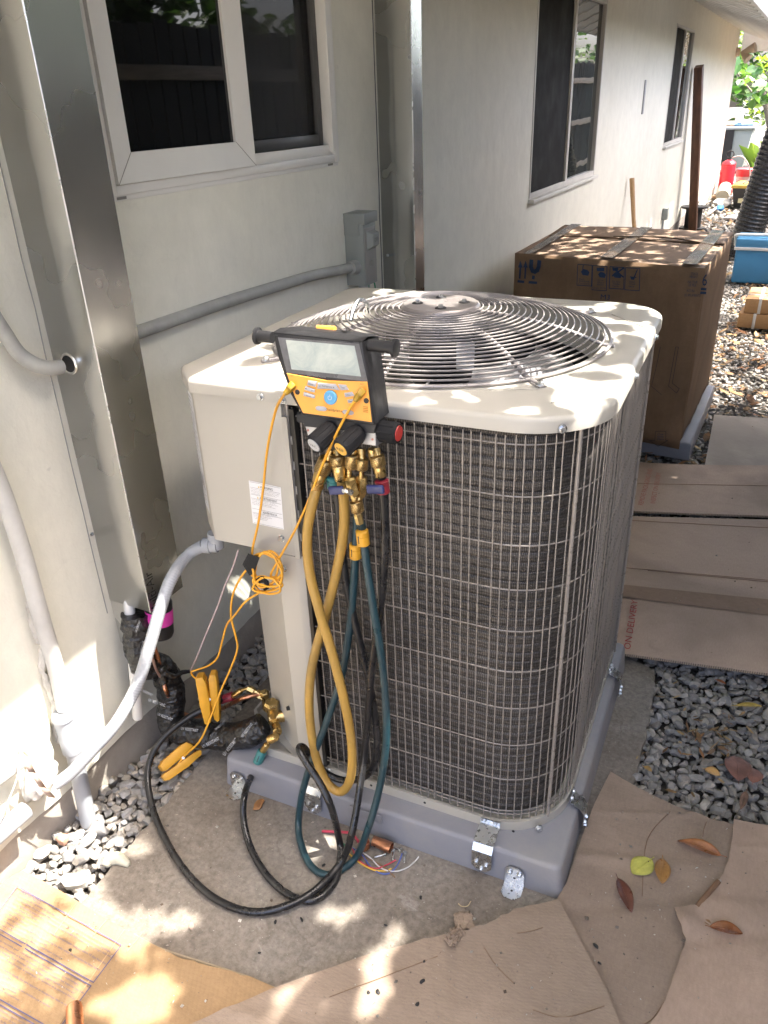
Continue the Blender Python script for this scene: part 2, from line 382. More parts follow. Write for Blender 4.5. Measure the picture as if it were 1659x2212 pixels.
# ================================================================== SETTING
PALE = mat('bounce_concrete', (0.56, 0.53, 0.47), .85, var=.1, vs=4, bmp=.3, bs=90)  # pale surface of the two added bounce strips
def soil():
    m, t, p = nodes('soil')
    c = ramp(t, nz(t, 9, 8, 0.7), [(0.3, (0.060, 0.050, 0.042)), (0.6, (0.13, 0.115, 0.10)), (0.8, (0.2, 0.18, 0.155))])
    f = ramp(t, nz(t, 60, 4, 0.7), [(0.35, (0.55,) * 3), (0.65, (1.2,) * 3)]); c = mixc(t, 1.0, c, f, 'MULTIPLY')
    t.links.new(c, p.inputs['Base Color']); p.inputs['Roughness'].default_value = 0.95
    bump(t, p, nz(t, 45, 7, 0.7), 0.8, 0.02); return m
b = MB(); b.add([(-60, -40, -0.045), (60, -40, -0.045), (60, 90, -0.045), (-60, 90, -0.045)], [(0, 1, 2, 3)])
tag(b.build('ground', soil(), ang=0), 'dark soil under the gravel beside the house', kind='structure')
b = MB(); b.prism([(0.02, -12), (3.2, -12), (3.2, -0.75), (0.02, -0.75)], -0.06, -0.012, bev=.006); tag(b.build('path', PALE, ang=40), 'pale concrete path added unseen behind the viewer to bounce sunlight', kind='structure')  # added out of view: bounces sun and brightens the metal's reflections
b = MB(); b.prism([(1.98, -0.74), (2.66, -0.74), (2.66, 24), (1.98, 24)], -0.06, -0.02, bev=.006); tag(b.build('path', PALE, ang=40), 'pale concrete strip added unseen along the fence to bounce sunlight', kind='structure')  # added out of view to bounce warm fill onto the house wall

# concrete slab under the pad, its right edge and its gravel-side left edge as measured
def edge_noise(p, q, n, amp, seed):
    rnd = random.Random(seed); out = []
    p, q = Vector(p), Vector(q); d = (q - p); nn = Vector((-d.y, d.x, 0)).normalized()
    for i in range(n):
        t = i / n; out.append(p + d * t + nn * (rnd.uniform(-amp, amp) if 0 < i else 0))
    return out
sl_pts = [gd(205, 1905), gd(340, 1780), gd(455, 1655), gd(515, 1560)]
sp = []
ring = [Vector((0.30, -0.6, 0)), Vector((1.30, -0.6, 0)), Vector((1.262, 1.0, 0)), Vector((1.257, 1.58, 0)), Vector((1.245, 1.95, 0)), Vector((1.225, 2.055, 0)), Vector((1.05, 2.13, 0)), Vector((0.17, 2.10, 0)), Vector((0.15, 1.50, 0)), Vector((0.185, 1.12, 0)), Vector((0.20, 0.76, 0))]
for i in range(len(ring)): sp += edge_noise(ring[i], ring[(i + 1) % len(ring)], 14, 0.004, i)
b = MB(); b.prism([(p.x, p.y) for p in sp], -0.09, 0.0, bev=0.006, seg=2)
tag(b.build('concrete_slab', CONC, ang=40), 'stained old concrete slab under the grey equipment pad', kind='structure')

# gravel: loose grey stones, nobody could count them
def stone(rnd, sub=1):
    bm = bmesh.new(); bmesh.ops.create_icosphere(bm, subdivisions=sub, radius=1.0)
    off = Vector((rnd.uniform(-50, 50), rnd.uniform(-50, 50), rnd.uniform(-50, 50)))
    for k in range(8):                                   # chop flat facets
        n = Vector((rnd.gauss(0, 1), rnd.gauss(0, 1), rnd.gauss(0, 1))).normalized(); d = rnd.uniform(0.48, 0.8)
        for v in bm.verts:
            e = v.co.dot(n) - d
            if e > 0: v.co -= n * e
    for v in bm.verts: v.co *= 1 + 0.16 * mnoise.noise(v.co * 1.7 + off)
    vs_ = [v.co.copy() for v in bm.verts]; bm.verts.index_update(); fs_ = [[v.index for v in f.verts] for f in bm.faces]; bm.free(); return vs_, fs_
rg = random.Random(3)
LIB2 = [stone(rg, 2) for _ in range(14)]; LIB1 = [stone(rg, 1) for _ in range(14)]
def strew(name, lib, spots, mt, parent=None):
    V, Fc = [], []; o = 0
    for (x, y, z, s) in spots:
        vs_, fs_ = rg.choice(lib)
        M = Matrix.Translation((x, y, z)) @ Matrix.Rotation(rg.uniform(0, 6.3), 4, 'Z') @ Matrix.Rotation(rg.uniform(-.6, .6), 4, 'X') @ Matrix.Diagonal((s * rg.uniform(.85, 1.35), s * rg.uniform(.7, 1.0), s * rg.uniform(.5, .75), 1))
        V += [tuple(M @ v) for v in vs_]; Fc += [tuple(i + o for i in f) for f in fs_]; o += len(vs_)
    bb = MB(); bb.v = V; bb.f = Fc; return bb.build(name, mt, parent, ang=24, fix=False)
STONE = island('grey_limestone', [(0.172, 0.163, 0.152), (0.330, 0.303, 0.274), (0.251, 0.241, 0.231), (0.409, 0.373, 0.326), (0.290, 0.252, 0.218), (0.198, 0.193, 0.192), (0.356, 0.338, 0.318)], 0.8, 0.5, 90)
STONEL = island('pale_limestone', [(0.198, 0.191, 0.178), (0.356, 0.329, 0.290), (0.264, 0.257, 0.252), (0.422, 0.380, 0.320), (0.304, 0.263, 0.227), (0.238, 0.236, 0.234), (0.330, 0.322, 0.315)], 0.8, 0.5, 90)
spots = []
def fillgrid(x0, x1, y0, y1, step, smin, smax, z0, ok=lambda x, y: True):
    y = y0
    while y < y1:
        x = x0
        while x < x1:
            X, Y = x + rg.uniform(-.45, .45) * step, y + rg.uniform(-.45, .45) * step
            if ok(X, Y): spots.append((X, Y, z0 + rg.uniform(-.004, .006), rg.uniform(smin, smax)))
            x += step
        y += step
slabok = lambda x, y: not (0.19 < x < 1.236 and y < 2.10) 
fillgrid(1.22, 1.97, 1.2, 3.2, 0.020, 0.008, 0.014, -0.028, slabok)
fillgrid(1.22, 1.97, 1.2, 3.2, 0.027, 0.010, 0.0205, -0.016, slabok)
fillgrid(0.2, 1.25, 2.08, 3.5, 0.026, 0.012, 0.018, -0.022, lambda x, y: True)
tag(strew('gravel', LIB2, spots, STONE), 'grey crushed stone right of the concrete slab', kind='stuff')
spots = []
fillgrid(0.015, 0.24, 0.45, 2.2, 0.022, 0.011, 0.018, -0.030, lambda x, y: x < 0.205 - 0.03 * (y > 1.3))
fillgrid(0.015, 0.22, 0.45, 2.2, 0.032, 0.011, 0.021, -0.016, lambda x, y: x < 0.19 - 0.03 * (y > 1.3))
tag(strew('wall_gravel', LIB2, spots, STONEL), 'pale stones between the house wall and the slab', kind='stuff')
spots = []
fillgrid(0.1, 1.97, 3.4, 9.0, 0.036, 0.014, 0.023, -0.026)
fillgrid(0.05, 1.9, 9.0, 18.5, 0.075, 0.025, 0.045, -0.03)
tag(strew('path_gravel', LIB1, spots, STONEL), 'gravel side path running along the house', kind='stuff')

# ------------------------------------------------------------------ house: wall with openings, footing, eave, windows
YC = 15.75; ZT = 2.40
hs = thing('house', 'off-white stuccoed house wall with sliding windows and a sloping eave', 'house', (0, 0, 0))
wins = [(1.385, 2.425, 1.405, 2.12), (4.57, 6.13, 1.055, 2.11), (9.16, 10.45, 1.065, 2.14)]
ys = sorted({-3.0, YC} | {v for q in wins for v in q[:2]}); 
def grid_rect(bmb, y0, y1, z0, z1, st=0.25):
    ny = max(1, int((y1 - y0) / st)); nzz = max(1, int((z1 - z0) / st)); o = len(bmb.v)
    for j in range(nzz + 1):
        for i in range(ny + 1): bmb.v.append((0, y0 + (y1 - y0) * i / ny, z0 + (z1 - z0) * j / nzz))
    for j in range(nzz):
        for i in range(ny): a = o + j * (ny + 1) + i; bmb.f.append((a, a + 1, a + ny + 2, a + ny + 1))
b = MB()
for y0, y1 in zip(ys, ys[1:]):
    wn = [q for q in wins if q[0] <= y0 and q[1] >= y1]
    if wn: grid_rect(b, y0, y1, 0.10, wn[0][2]); grid_rect(b, y0, y1, wn[0][3], ZT + .05)
    else: grid_rect(b, y0, y1, 0.10, ZT + .05)
for (y0, y1, z0, z1) in wins:                              # reveals
    d = -0.10
    b.quad((0, y0, z0), (0, y1, z0), (d, y1, z0), (d, y0, z0)); b.quad((0, y0, z1), (d, y0, z1), (d, y1, z1), (0, y1, z1))
    b.quad((0, y0, z0), (d, y0, z0), (d, y0, z1), (0, y0, z1)); b.quad((0, y1, z0), (0, y1, z1), (d, y1, z1), (d, y1, z0))
b.quad((0, YC, -.05), (-6, YC, -.05), (-6, YC, 3.2), (0, YC, ZT + .05))
b.quad((0, -3, -.05), (0, -3, ZT + .05), (-6, -3, 3.2), (-6, -3, -.05))
b.quad((-.3, -3, ZT + .05), (-.3, YC, ZT + .05), (-.3, YC, -.05), (-.3, -3, -.05))
b.build('wall', STUCCO, hs, ang=30, fix=False)
b = MB(); rf_ = random.Random(5); n = 120; pr = []
for i in range(n + 1):
    y = -3 + (YC + 3) * (i / n) ** 1.6 if False else -3 + (YC + 3) * i / n
    pr.append(y)
for i in range(n):                                        # footing: a rough, slightly set-back band under the stucco
    y0, y1 = pr[i], pr[i + 1]
    b.quad((-.008, y0, -.06), (-.008, y1, -.06), (-.008, y1, .115), (-.008, y0, .115))
b.build('footing', mat('rough_footing', (0.36, 0.32, 0.275), 0.9, var=0.25, vs=7, bmp=0.7, bs=35), hs, ang=0, fix=False)
b = MB()                                                   # uneven lower lip of the stucco
yy = -1.0
pts = []
while yy < 4.2:
    pts.append((yy, 0.085 + 0.022 * mnoise.noise(Vector((yy * 3.1, 0, 0))) + 0.008 * mnoise.noise(Vector((yy * 17, 3, 0))))); yy += 0.03
for (a, za), (c, zc) in zip(pts, pts[1:]):
    b.quad((0.0015, a, za), (0.0015, c, zc), (0.0015, c, 0.14), (0.0015, a, 0.14)); b.quad((-.008, a, za), (-.008, c, zc), (0.0015, c, zc), (0.0015, a, za))
b.build('stucco_lip', STUCCO, hs, ang=0, fix=False)

# eave: soffit boards running out from the wall, sloping down, fascia and roof deck
EAVE = 0.80; SLP = -0.37
SOFF = mat('white_soffit', (0.66, 0.645, 0.61), 0.55, var=0.06, vs=3)
ROOFM = mat('roof_shingle', (0.17, 0.15, 0.13), 0.9, var=0.25, vs=8, bmp=0.5, bs=40)
sb = MB(); Lb = math.hypot(EAVE, EAVE * SLP); ang = math.atan(SLP)
Ms = Matrix.Translation((0, 0, ZT)) @ Matrix.Rotation(-ang, 4, 'Y')
sb.box((Lb / 2, 0, 0.010), (Lb, 0.376, 0.016), Ms, bev=0.003, seg=1)
me = sb.mesh('soffit_board', 30); me.materials.append(SOFF)
bd = MB(); bd.box((Lb / 2, 0, -0.004), (Lb, 0.026, 0.016), Ms, bev=0.004, seg=2); mbd = bd.mesh('soffit_bead', 30); mbd.materials.append(mat('soffit_bead_white', (0.78, 0.76, 0.72), 0.45))
y = 2.0; k = 0
while y < 16.5:
    o = link('soffit_board', me, hs); o.location = (0, y, 0)
    o = link('soffit_bead', mbd, hs); o.location = (0, y + .19, 0); y += 0.38
b = MB(); x1, z1 = EAVE, ZT + EAVE * SLP
b.add([(0, -3, ZT + .035), (x1, -3, z1 + .035), (x1, 16.5, z1 + .035), (0, 16.5, ZT + .035)], [(0, 1, 2, 3)]); 
b.box((x1 / 2, -.55, (ZT + z1) / 2 + .02), (0.001, 0.001, 0.001))
b.add([(0, -3, ZT + .0), (x1, -3, z1 + .0), (x1, 1.94, z1 + .0), (0, 1.94, ZT + .0)], [(0, 1, 2, 3)])
b.build('roof_deck', SOFF, hs, ang=0)
b = MB(); b.box((EAVE + .012, 6.75, z1 + .10), (0.024, 19.5, 0.20), bev=.003); b.build('fascia', SOFF, hs)
b = MB(); b.add([(EAVE + .05, -3, z1 + .18), (EAVE + .05, 16.6, z1 + .18), (-6, 16.6, z1 + .18 + 2.3), (-6, -3, z1 + .18 + 2.3)], [(0, 1, 2, 3)]); b.build('roof', ROOFM, hs, ang=0)
dd = ray(1612, 112); zq = (CAM + dd * (16.6 / dd.y)).z
b = MB(); b.add([(-.02, 16.6, zq), (2.2, 16.6, zq - .02), (2.2, 16.6, zq + .25), (-.02, 16.6, ZT + .1), (-.02, 16.64, zq), (2.2, 16.64, zq - .02), (2.2, 16.64, zq + .25), (-.02, 16.64, ZT + .1)], [(0, 1, 2, 3), (7, 6, 5, 4), (0, 4, 5, 1), (3, 2, 6, 7), (1, 5, 6, 2), (0, 3, 7, 4)]); b.build('gable_board', mat('white_gable', (0.8, 0.78, 0.72), 0.6), hs)

def window(name_label, q, style):
    y0, y1, z0, z1 = q
    e = MB()
    if style == 'vinyl':
        fwid = 0.028; x = 0.004
        for (a, c, s, t) in ((y0, y0 + fwid, z0, z1), (y1 - fwid, y1, z0, z1)): e.box((x - .035, (a + c) / 2, (s + t) / 2), (0.085, c - a, t - s), bev=.003)
        for (s, t) in ((z0, z0 + .022), (z1 - .03, z1)): e.box((x - .036, (y0 + y1) / 2, (s + t) / 2), (0.085, y1 - y0 - 2 * fwid, t - s), bev=.003)
        wo_ = e.build('window', VINYL, hs)
        ym = 1.935; ya = 1.413; zb = 1.428; sw = 0.062
        sash = MB()                                        # near sliding sash: mitred, bevelled stiles standing proud of the wall
        ou = [(ya, zb), (ym + .008, zb), (ym + .008, z1 - .03), (ya, z1 - .03)]
        inn = [(ya + sw, zb + sw), (ym - .062, zb + sw), (ym - .062, z1 - .03 - sw), (ya + sw, z1 - .03 - sw)]
        xo, xi, xb = 0.020, 0.012, -0.02
        for i in range(4):
            j = (i + 1) % 4
            g = 0.0006
            sash.add([(xo, *ou[i]), (xo, *ou[j]), (xi, *inn[j]), (xi, *inn[i]), (xb, *ou[i]), (xb, *ou[j]), (xb, *inn[j]), (xb, *inn[i])],
                     [(0, 1, 2, 3), (0, 4, 5, 1), (3, 2, 6, 7)])
        so_ = sash.build('sash', VINYL, wo_, ang=20)
        for i in range(2):                                 # dark mitre joints
            mt_ = MB()
            P, Q = Vector((0, *ou[i])), Vector((0, *inn[i])); d = (Q - P).normalized(); nn = Vector((0, -d.z, d.y)) * .0011
            mt_.quad((xo + .0005, *(P - nn)[1:]), (xi + .0005, *(Q - nn)[1:]), (xi + .0005, *(Q + nn)[1:]), (xo + .0005, *(P + nn)[1:]))
            mt_.build('mitre_joint', mat('joint_dirt', (0.3, 0.28, 0.24), 0.8), wo_, ang=0)
        g = MB(); g.box((0.001, (ya + sw + ym - .062) / 2, (zb + z1) / 2), (0.006, ym - .062 - ya - sw + .01, z1 - zb - .12)); g.build('pane', PANE, wo_)
        g = MB(); g.box((-.045, (ym + y1) / 2, (z0 + z1) / 2), (0.006, y1 - ym - 2 * fwid + .06, z1 - z0 - .06)); g.build('pane', PANE, wo_)
        s2 = MB()                                          # far fixed light: slim dark screen frame and white track lips
        a, c = ym + .01, y1 - fwid - .014
        for (p, q2, r_, s_) in ((c - .03, c, z0 + .05, z1 - .05), (a, a + .02, z0 + .05, z1 - .05)): s2.box((-.026, (p + q2) / 2, (r_ + s_) / 2), (.012, q2 - p, s_ - r_), bev=.002)
        s2.box((-.026, (a + c) / 2, z0 + .066), (.012, c - a - .05, .032), bev=.002); s2.box((-.026, (a + c) / 2, z1 - .07), (.012, c - a - .05, .04))
        s2.build('screen_frame', mat('dark_screen_frame', (0.07, 0.068, 0.065), 0.5), wo_)
        g = MB(); g.quad((-.03, a + .02, z0 + .08), (-.03, c - .03, z0 + .08), (-.03, c - .03, z1 - .09), (-.03, a + .02, z1 - .09)); g.build('screen', SCREENT, wo_, ang=0)
        l = MB(); l.box((-.004, (ym + y1) / 2 + .01, z0 + .036), (.006, y1 - ym - .05, .03), bev=.001); l.box((-.012, y1 - fwid - .007, (z0 + z1) / 2), (.05, .012, z1 - z0 - .06), bev=.001); l.build('track_lip', VINYL, wo_)
        st = MB(); st.box((-.002, (y0 + y1) / 2, z0 - .006), (.012, y1 - y0 + .006, .012), bev=.002); st.build('sill', VINYL, wo_)
        for yc in (y0 + .045, y1 - .05): wp = MB(); wp.box((.0035, yc, z0 - .006), (.003, .03, .006)); wp.build('weep_slot', mat('weep_dark', (0.2, 0.19, 0.17), 0.8), wo_)
    else:
        fw2 = 0.03
        for (a, c, s, t) in ((y0, y0 + .02, z0, z1), (y1 - .02, y1, z0, z1), ((y0 + y1) / 2 - .022, (y0 + y1) / 2 + .022, z0 + .03, z1 - .03)): e.box((-.02, (a + c) / 2, (s + t) / 2), (0.05, c - a, t - s), bev=.003)
        for (s, t) in ((z0, z0 + fw2), (z1 - .025, z1)): e.box((-.021, (y0 + y1) / 2, (s + t) / 2), (0.05, y1 - y0 - .04, t - s), bev=.003)
        wo_ = e.build('window', ALUM, hs)
        ym = (y0 + y1) / 2
        g = MB(); g.box((-.012, (y0 + ym) / 2, (z0 + z1) / 2), (.006, ym - y0 - .05, z1 - z0 - .06)); g.build('screen', SCREEN, wo_)
        g = MB(); g.box((-.024, (y1 + ym) / 2, (z0 + z1) / 2), (.006, y1 - ym - .05, z1 - z0 - .05)); g.build('pane', PANEW, wo_)
        st = MB(); st.box((.010, (y0 + y1) / 2, z0 - .009), (.05, y1 - y0 + .02, .022), bev=.004); st.build('sill', mat('painted_sill', (0.62, 0.60, 0.55), 0.5), wo_)
    return wo_
def screent():
    m, t, p = nodes('window_screen_mesh'); p.inputs['Base Color'].default_value = (0.022, 0.021, 0.02, 1); p.inputs['Roughness'].default_value = 0.6
    tr = t.nodes.new('ShaderNodeBsdfTransparent'); mx = t.nodes.new('ShaderNodeMixShader'); mx.inputs[0].default_value = 0.45
    t.links.new(p.outputs[0], mx.inputs[1]); t.links.new(tr.outputs[0], mx.inputs[2]); t.links.new(mx.outputs[0], t.nodes['Material Output'].inputs[0]); return m
SCREENT = screent()
window('w1', wins[0], 'vinyl'); window('w2', wins[1], 'alu'); window('w3', wins[2], 'alu')

# ------------------------------------------------------------------ galvanised line covers on the wall
def line_cover(y0, wd, dep, z0, z1, label, lip=True, lean=0.0, tail=0.0):
    t = thing('line_cover', label, 'metal duct', (0, (y0 + wd / 2), z0))
    b = MB(); w2 = wd
    prof = [(0.0, y0), (dep, y0), (dep, y0 + w2), (0.0, y0 + w2)]
    n = 14
    for i in range(n + 1):
        f = i / n; z = z0 + (z1 - z0) * f; s = 1 - lean * (1 - f)
        b.v += [(x, y0 + (y - y0) * s, z) for x, y in prof]
    for i in range(n):
        for k in range(3): a = i * 4 + k; b.f.append((a, a + 1, a + 5, a + 4))
    o = b.build('sheet', GALV, t, ang=30)
    bv = o.modifiers.new('b', 'BEVEL'); bv.width = 0.0022; bv.segments = 2; bv.limit_method = 'ANGLE'; bv.angle_limit = R(40)
    sol = o.modifiers.new('s', 'SOLIDIFY'); sol.thickness = 0.0012; sol.offset = -1
    if lip:                                                # bright raw folded edge
        l = MB(); l.tube([(dep + .0008, y0 - .0006, z0), (dep + .0008, y0 - .0006, z1)], .0017, 6); l.build('folded_edge', mat('bright_edge', (0.85, 0.85, 0.82), 0.3, metal=0.8), t)
    if tail:
        l = MB(); l.box((.030, y0 + .001, z0 - tail / 2), (.055, .0015, tail)); l.build('back_strip', GALV, t)
    return t
ct = line_cover(1.148, 0.137, 0.131, 0.488, 2.32, 'galvanised metal line cover between the left wall and the white-framed window', lean=0.09, tail=0.13)
cf = line_cover(2.735, 0.086, 0.131, 0.30, 2.32, 'galvanised metal line cover behind the fan, right of the grey switch box')
pc = PF((0.1335, 1.148, 0.5), (0, 1, 0), (0, 0, 1))        # handwriting on the near cover
letters('handwriting', 'Multi-Air', pc, (345, 1318), (326, 1232), (329, 1328), INKK, ct, h=.0012)
b = MB(); hp = wl(124, 795, .045); b.tube([Vector((hp.x + .021 * math.cos(a), 1.1475, hp.z + .021 * math.sin(a))) for a in [i * math.pi / 10 for i in range(20)]], .003, 8, closed=True); b.build('cut_hole_rim', GALV, ct)
b = MB(); b.lathe((hp.x, 1.150, hp.z), (hp.x, 1.1465, hp.z), [(0, .0205), (1, .0205)], 20); b.build('cut_hole', DARKIN, ct)
scr(ct, wl(198, 1154, .002), (1, 0, 0), .004, .003); scr(cf, (.02, 2.735, 1.06), (0, -1, 0), .004, .003)
# dark caulk lines beside the covers
b = MB(); b.tube(cat([(0.001, 1.1305 + .004 * mnoise.noise(Vector((i * .7, 0, 1))), .46 + i * .095) for i in range(20)], 3), .0013, 5); b.build('caulk_line', mat('grey_caulk', (0.30, 0.29, 0.27), 0.7), ct)
b = MB(); b.tube(cat([(0.001, 2.7175 + .003 * mnoise.noise(Vector((i * .7, 5, 1))), .4 + i * .1) for i in range(20)], 3), .0020, 5); b.build('caulk_line', mat('dark_caulk', (0.10, 0.10, 0.10), 0.7), cf)
# ================================================================== EQUIPMENT PAD
HP = 0.0855
pd_ = thing('equipment_pad', 'grey plastic equipment pad under the beige air conditioner', 'equipment pad', tuple(uvz(.0195, -.052, 0)), TH, local=True)
def rrect(hx, hy, r, n=6):
    out = []
    for cx, cy_, a0 in ((hx - r, -hy + r, -90), (hx - r, hy - r, 0), (-hx + r, hy - r, 90), (-hx + r, -hy + r, 180)):
        for i in range(n + 1): a = R(a0 + 90 * i / n); out.append((cx + r * math.cos(a), cy_ + r * math.sin(a)))
    return out
b = MB(); hx, hy = .444, .4393
b.prism(rrect(hx, hy, .018), 0.001, HP, top=rrect(hx - .008, hy - .008, .018), bev=.010, seg=4); pb = b.build('body', PADG, pd_, ang=40)
# tie-down straps bolted to pad and base pan
def strap(prof, w_, side, c):
    """bent flat steel strap: prof = points (out, z) from the base rim over the pad edge; side 'f' front or 'r' right; c = position along the edge"""
    def P(o, z, a, lift=0.0):
        return Vector((c + a, -o, z)) if side == 'f' else Vector((o, c + a, z))
    o = MB(); hw = w_ / 2; pts = [Vector(p) for p in prof]; rows = []
    for i, p in enumerate(pts):
        d = (pts[min(i + 1, len(pts) - 1)] - pts[max(i - 1, 0)]).normalized(); n = Vector((-d.y, d.x)); n = n if n.x > 0 or (abs(n.x) < 1e-6 and n.y > 0) else -n
        rows.append((p, n)); k = hw if i < len(pts) - 1 else hw * .4
        for a in (-k, k):
            for h in (0.0, .0017): q = p + n * h; o.v.append(tuple(P(q.x, q.y, a)))
    for i in range(len(pts) - 1):
        b0, b1 = i * 4, i * 4 + 4
        o.f += [(b0, b0 + 2, b1 + 2, b1), (b0 + 1, b1 + 1, b1 + 3, b0 + 3), (b0, b1, b1 + 1, b0 + 1), (b0 + 2, b0 + 3, b1 + 3, b1 + 2)]
    o.f += [(0, 1, 3, 2), (len(o.v) - 4, len(o.v) - 2, len(o.v) - 1, len(o.v) - 3)]
    ob = o.build('mounting_strap', ZINC, pd_, ang=30)
    nv = lambda n: Vector((0, -n.x, n.y)) if side == 'f' else Vector((n.x, 0, n.y))
    n0 = rows[0][1]; n2 = rows[-1][1]
    for a in (-hw * .6, hw * .5): q = pts[0].lerp(pts[1], .3) + n0 * .0017; scr(ob, P(q.x, q.y, a), nv(n0), .0045, .004)
    for a, f in ((-hw * .5, .55), (hw * .5, .6), (0, .88)): q = pts[-3].lerp(pts[-1], f) + n2 * .0017; scr(ob, P(q.x, q.y, a), nv(n2), .0045, .004)
    return ob
FP = [(.3845, .1135), (.3860, .098), (.4345, .0885), (.4445, .075), (.4455, .030), (.4455, .016)]
def padloc(P):
    d = P - uvz(.0195, -.052, 0); return Vector((d.dot(EU), d.dot(EV), d.z))
strap(FP, .046, 'f', .262); strap(FP, .046, 'f', -.172)
RP = [(.4145, .1135), (.4165, .098), (.4385, .088), (.4495, .074), (.4500, .030), (.4500, .016)]
strap(RP, .040, 'r', -.235); strap(RP, .040, 'r', .27)
# angle clips: pad to slab
def clip(u, label):
    o = MB(); f = -hy - .0012
    prof = [(-.022, .004), (.022, .004), (.022, .040), (.012, .056), (-.012, .056), (-.022, .046)]
    o.prism(prof, 0, .0018, Matrix.Translation((u, f, 0)) @ Matrix.Rotation(math.pi / 2, 4, 'X'), )
    o.prism([(-.022, 0), (.022, 0), (.022, -.028), (.010, -.040), (-.012, -.040), (-.022, -.030)], .0025, .0043, Matrix.Translation((u, f, 0)))
    ob = o.build('anchor_clip', ZINC, pd_, ang=30)
    for a in (-.011, .011): scr(ob, (u + a, f - .0018, .040), (0, -1, 0), .0052, .004)
    dot(ob, (u, f - .0022, .024), (u, f - .0019, .024), .0028, DARKIN, 'bolt_hole'); dot(ob, (u, f - .020, .0046), (u, f - .020, .0044), .0028, DARKIN, 'bolt_hole')
clip(.338, ''); clip(-.395, '')
st = MB(); st.box((-.03, -hy + .002, .060), (.085, .004, .026), bev=.001); st.build('moulded_plate', PADG, pd_)
pf = PF(uvz(.0195, -.052, 0) + EU * -.07 + EV * (-hy - .0005) + Vector((0, 0, .055)), EU, (0, 0, 1))
# second pad, under the carton further back

# ================================================================== AIR CONDITIONER
ac = thing('air_conditioner', 'beige outdoor air conditioner with round fan grille and wire coil guard', 'air conditioner', tuple(U0), TH, local=True)
def rounded(hx0, hx1, hy0, hy1, rFR, rRR, rRL, ch):
    """outline: chamfer ch at front-left, rounded elsewhere (u right, v away)"""
    o = [(hx0 + ch[0], hy0)]
    for cx, cy_, r, a0 in ((hx1 - rFR, hy0 + rFR, rFR, -90), (hx1 - rRR, hy1 - rRR, rRR, 0), (hx0 + rRL, hy1 - rRL, rRL, 90)):
        for i in range(13): a = R(a0 + 90 * i / 12); o.append((cx + r * math.cos(a), cy_ + r * math.sin(a)))
    o.append((hx0, hy0 + ch[1])); return o
COV = rounded(-.446, .446, -.446, .446, .165, .13, .05, (.069, .068))
def polar(poly, n):
    out = []
    for k in range(n):
        a = 2 * math.pi * k / n; d = Vector((math.cos(a), math.sin(a))); best = None
        for i in range(len(poly)):
            p, q = Vector(poly[i]), Vector(poly[(i + 1) % len(poly)]); e = q - p
            den = d.x * e.y - d.y * e.x
            if abs(den) < 1e-9: continue
            t = (p.x * e.y - p.y * e.x) / den; s_ = (p.x * d.y - p.y * d.x) / den
            if t > 0 and -1e-6 <= s_ <= 1 + 1e-6: best = t if best is None else max(best, t)
        out.append(best)
    return out
N = 180; rad = polar(COV, N)
b = MB()
def ring_(f, z):
    for k in range(N):
        a = 2 * math.pi * k / N; r = f(rad[k]); b.v.append((r * math.cos(a), r * math.sin(a), z))
rows = [(lambda r: r - .004, 1.064), (lambda r: r, 1.064), (lambda r: r, 1.0835), (lambda r: r - .0022, 1.0885), (lambda r: r - .0065, 1.0915), (lambda r: r - .013, 1.0925),
        (lambda r: .3 * r + .7 * .372, 1.0935), (lambda r: .372, 1.0935), (lambda r: .366, 1.0965), (lambda r: .360, 1.0960), (lambda r: .356, 1.088), (lambda r: .350, 1.06), (lambda r: .352, 1.02)]
for f, z in rows: ring_(f, z)
for i in range(len(rows) - 1):
    for k in range(N): k2 = (k + 1) % N; b.f.append((i * N + k, i * N + k2, (i + 1) * N + k2, (i + 1) * N + k))
top = b.build('top_cover', UNITP, ac, ang=32)
for (u_, v_, n_) in ((-.205, -.4465, (0, -1, 0)), (-.155, -.4465, (0, -1, 0)), (.375, -.4225, (.5, -.85, 0)), (.4465, -.10, (1, 0, 0)), (.4465, .2, (1, 0, 0))): scr(top, (u_, v_, 1.073), n_, .006, .005)
for a, c in (((.30, -.30), (.02, -.385)), ((.40, -.24), (.34, -.36)), ((.33, .30), (.42, .20))):
    p, q = Vector((*a, 1.0938)), Vector((*c, 1.0938)); rg_ = MB(); rg_.tube([p, q], .0012, 5); rg_.build('pressed_crease', UNITP, top)

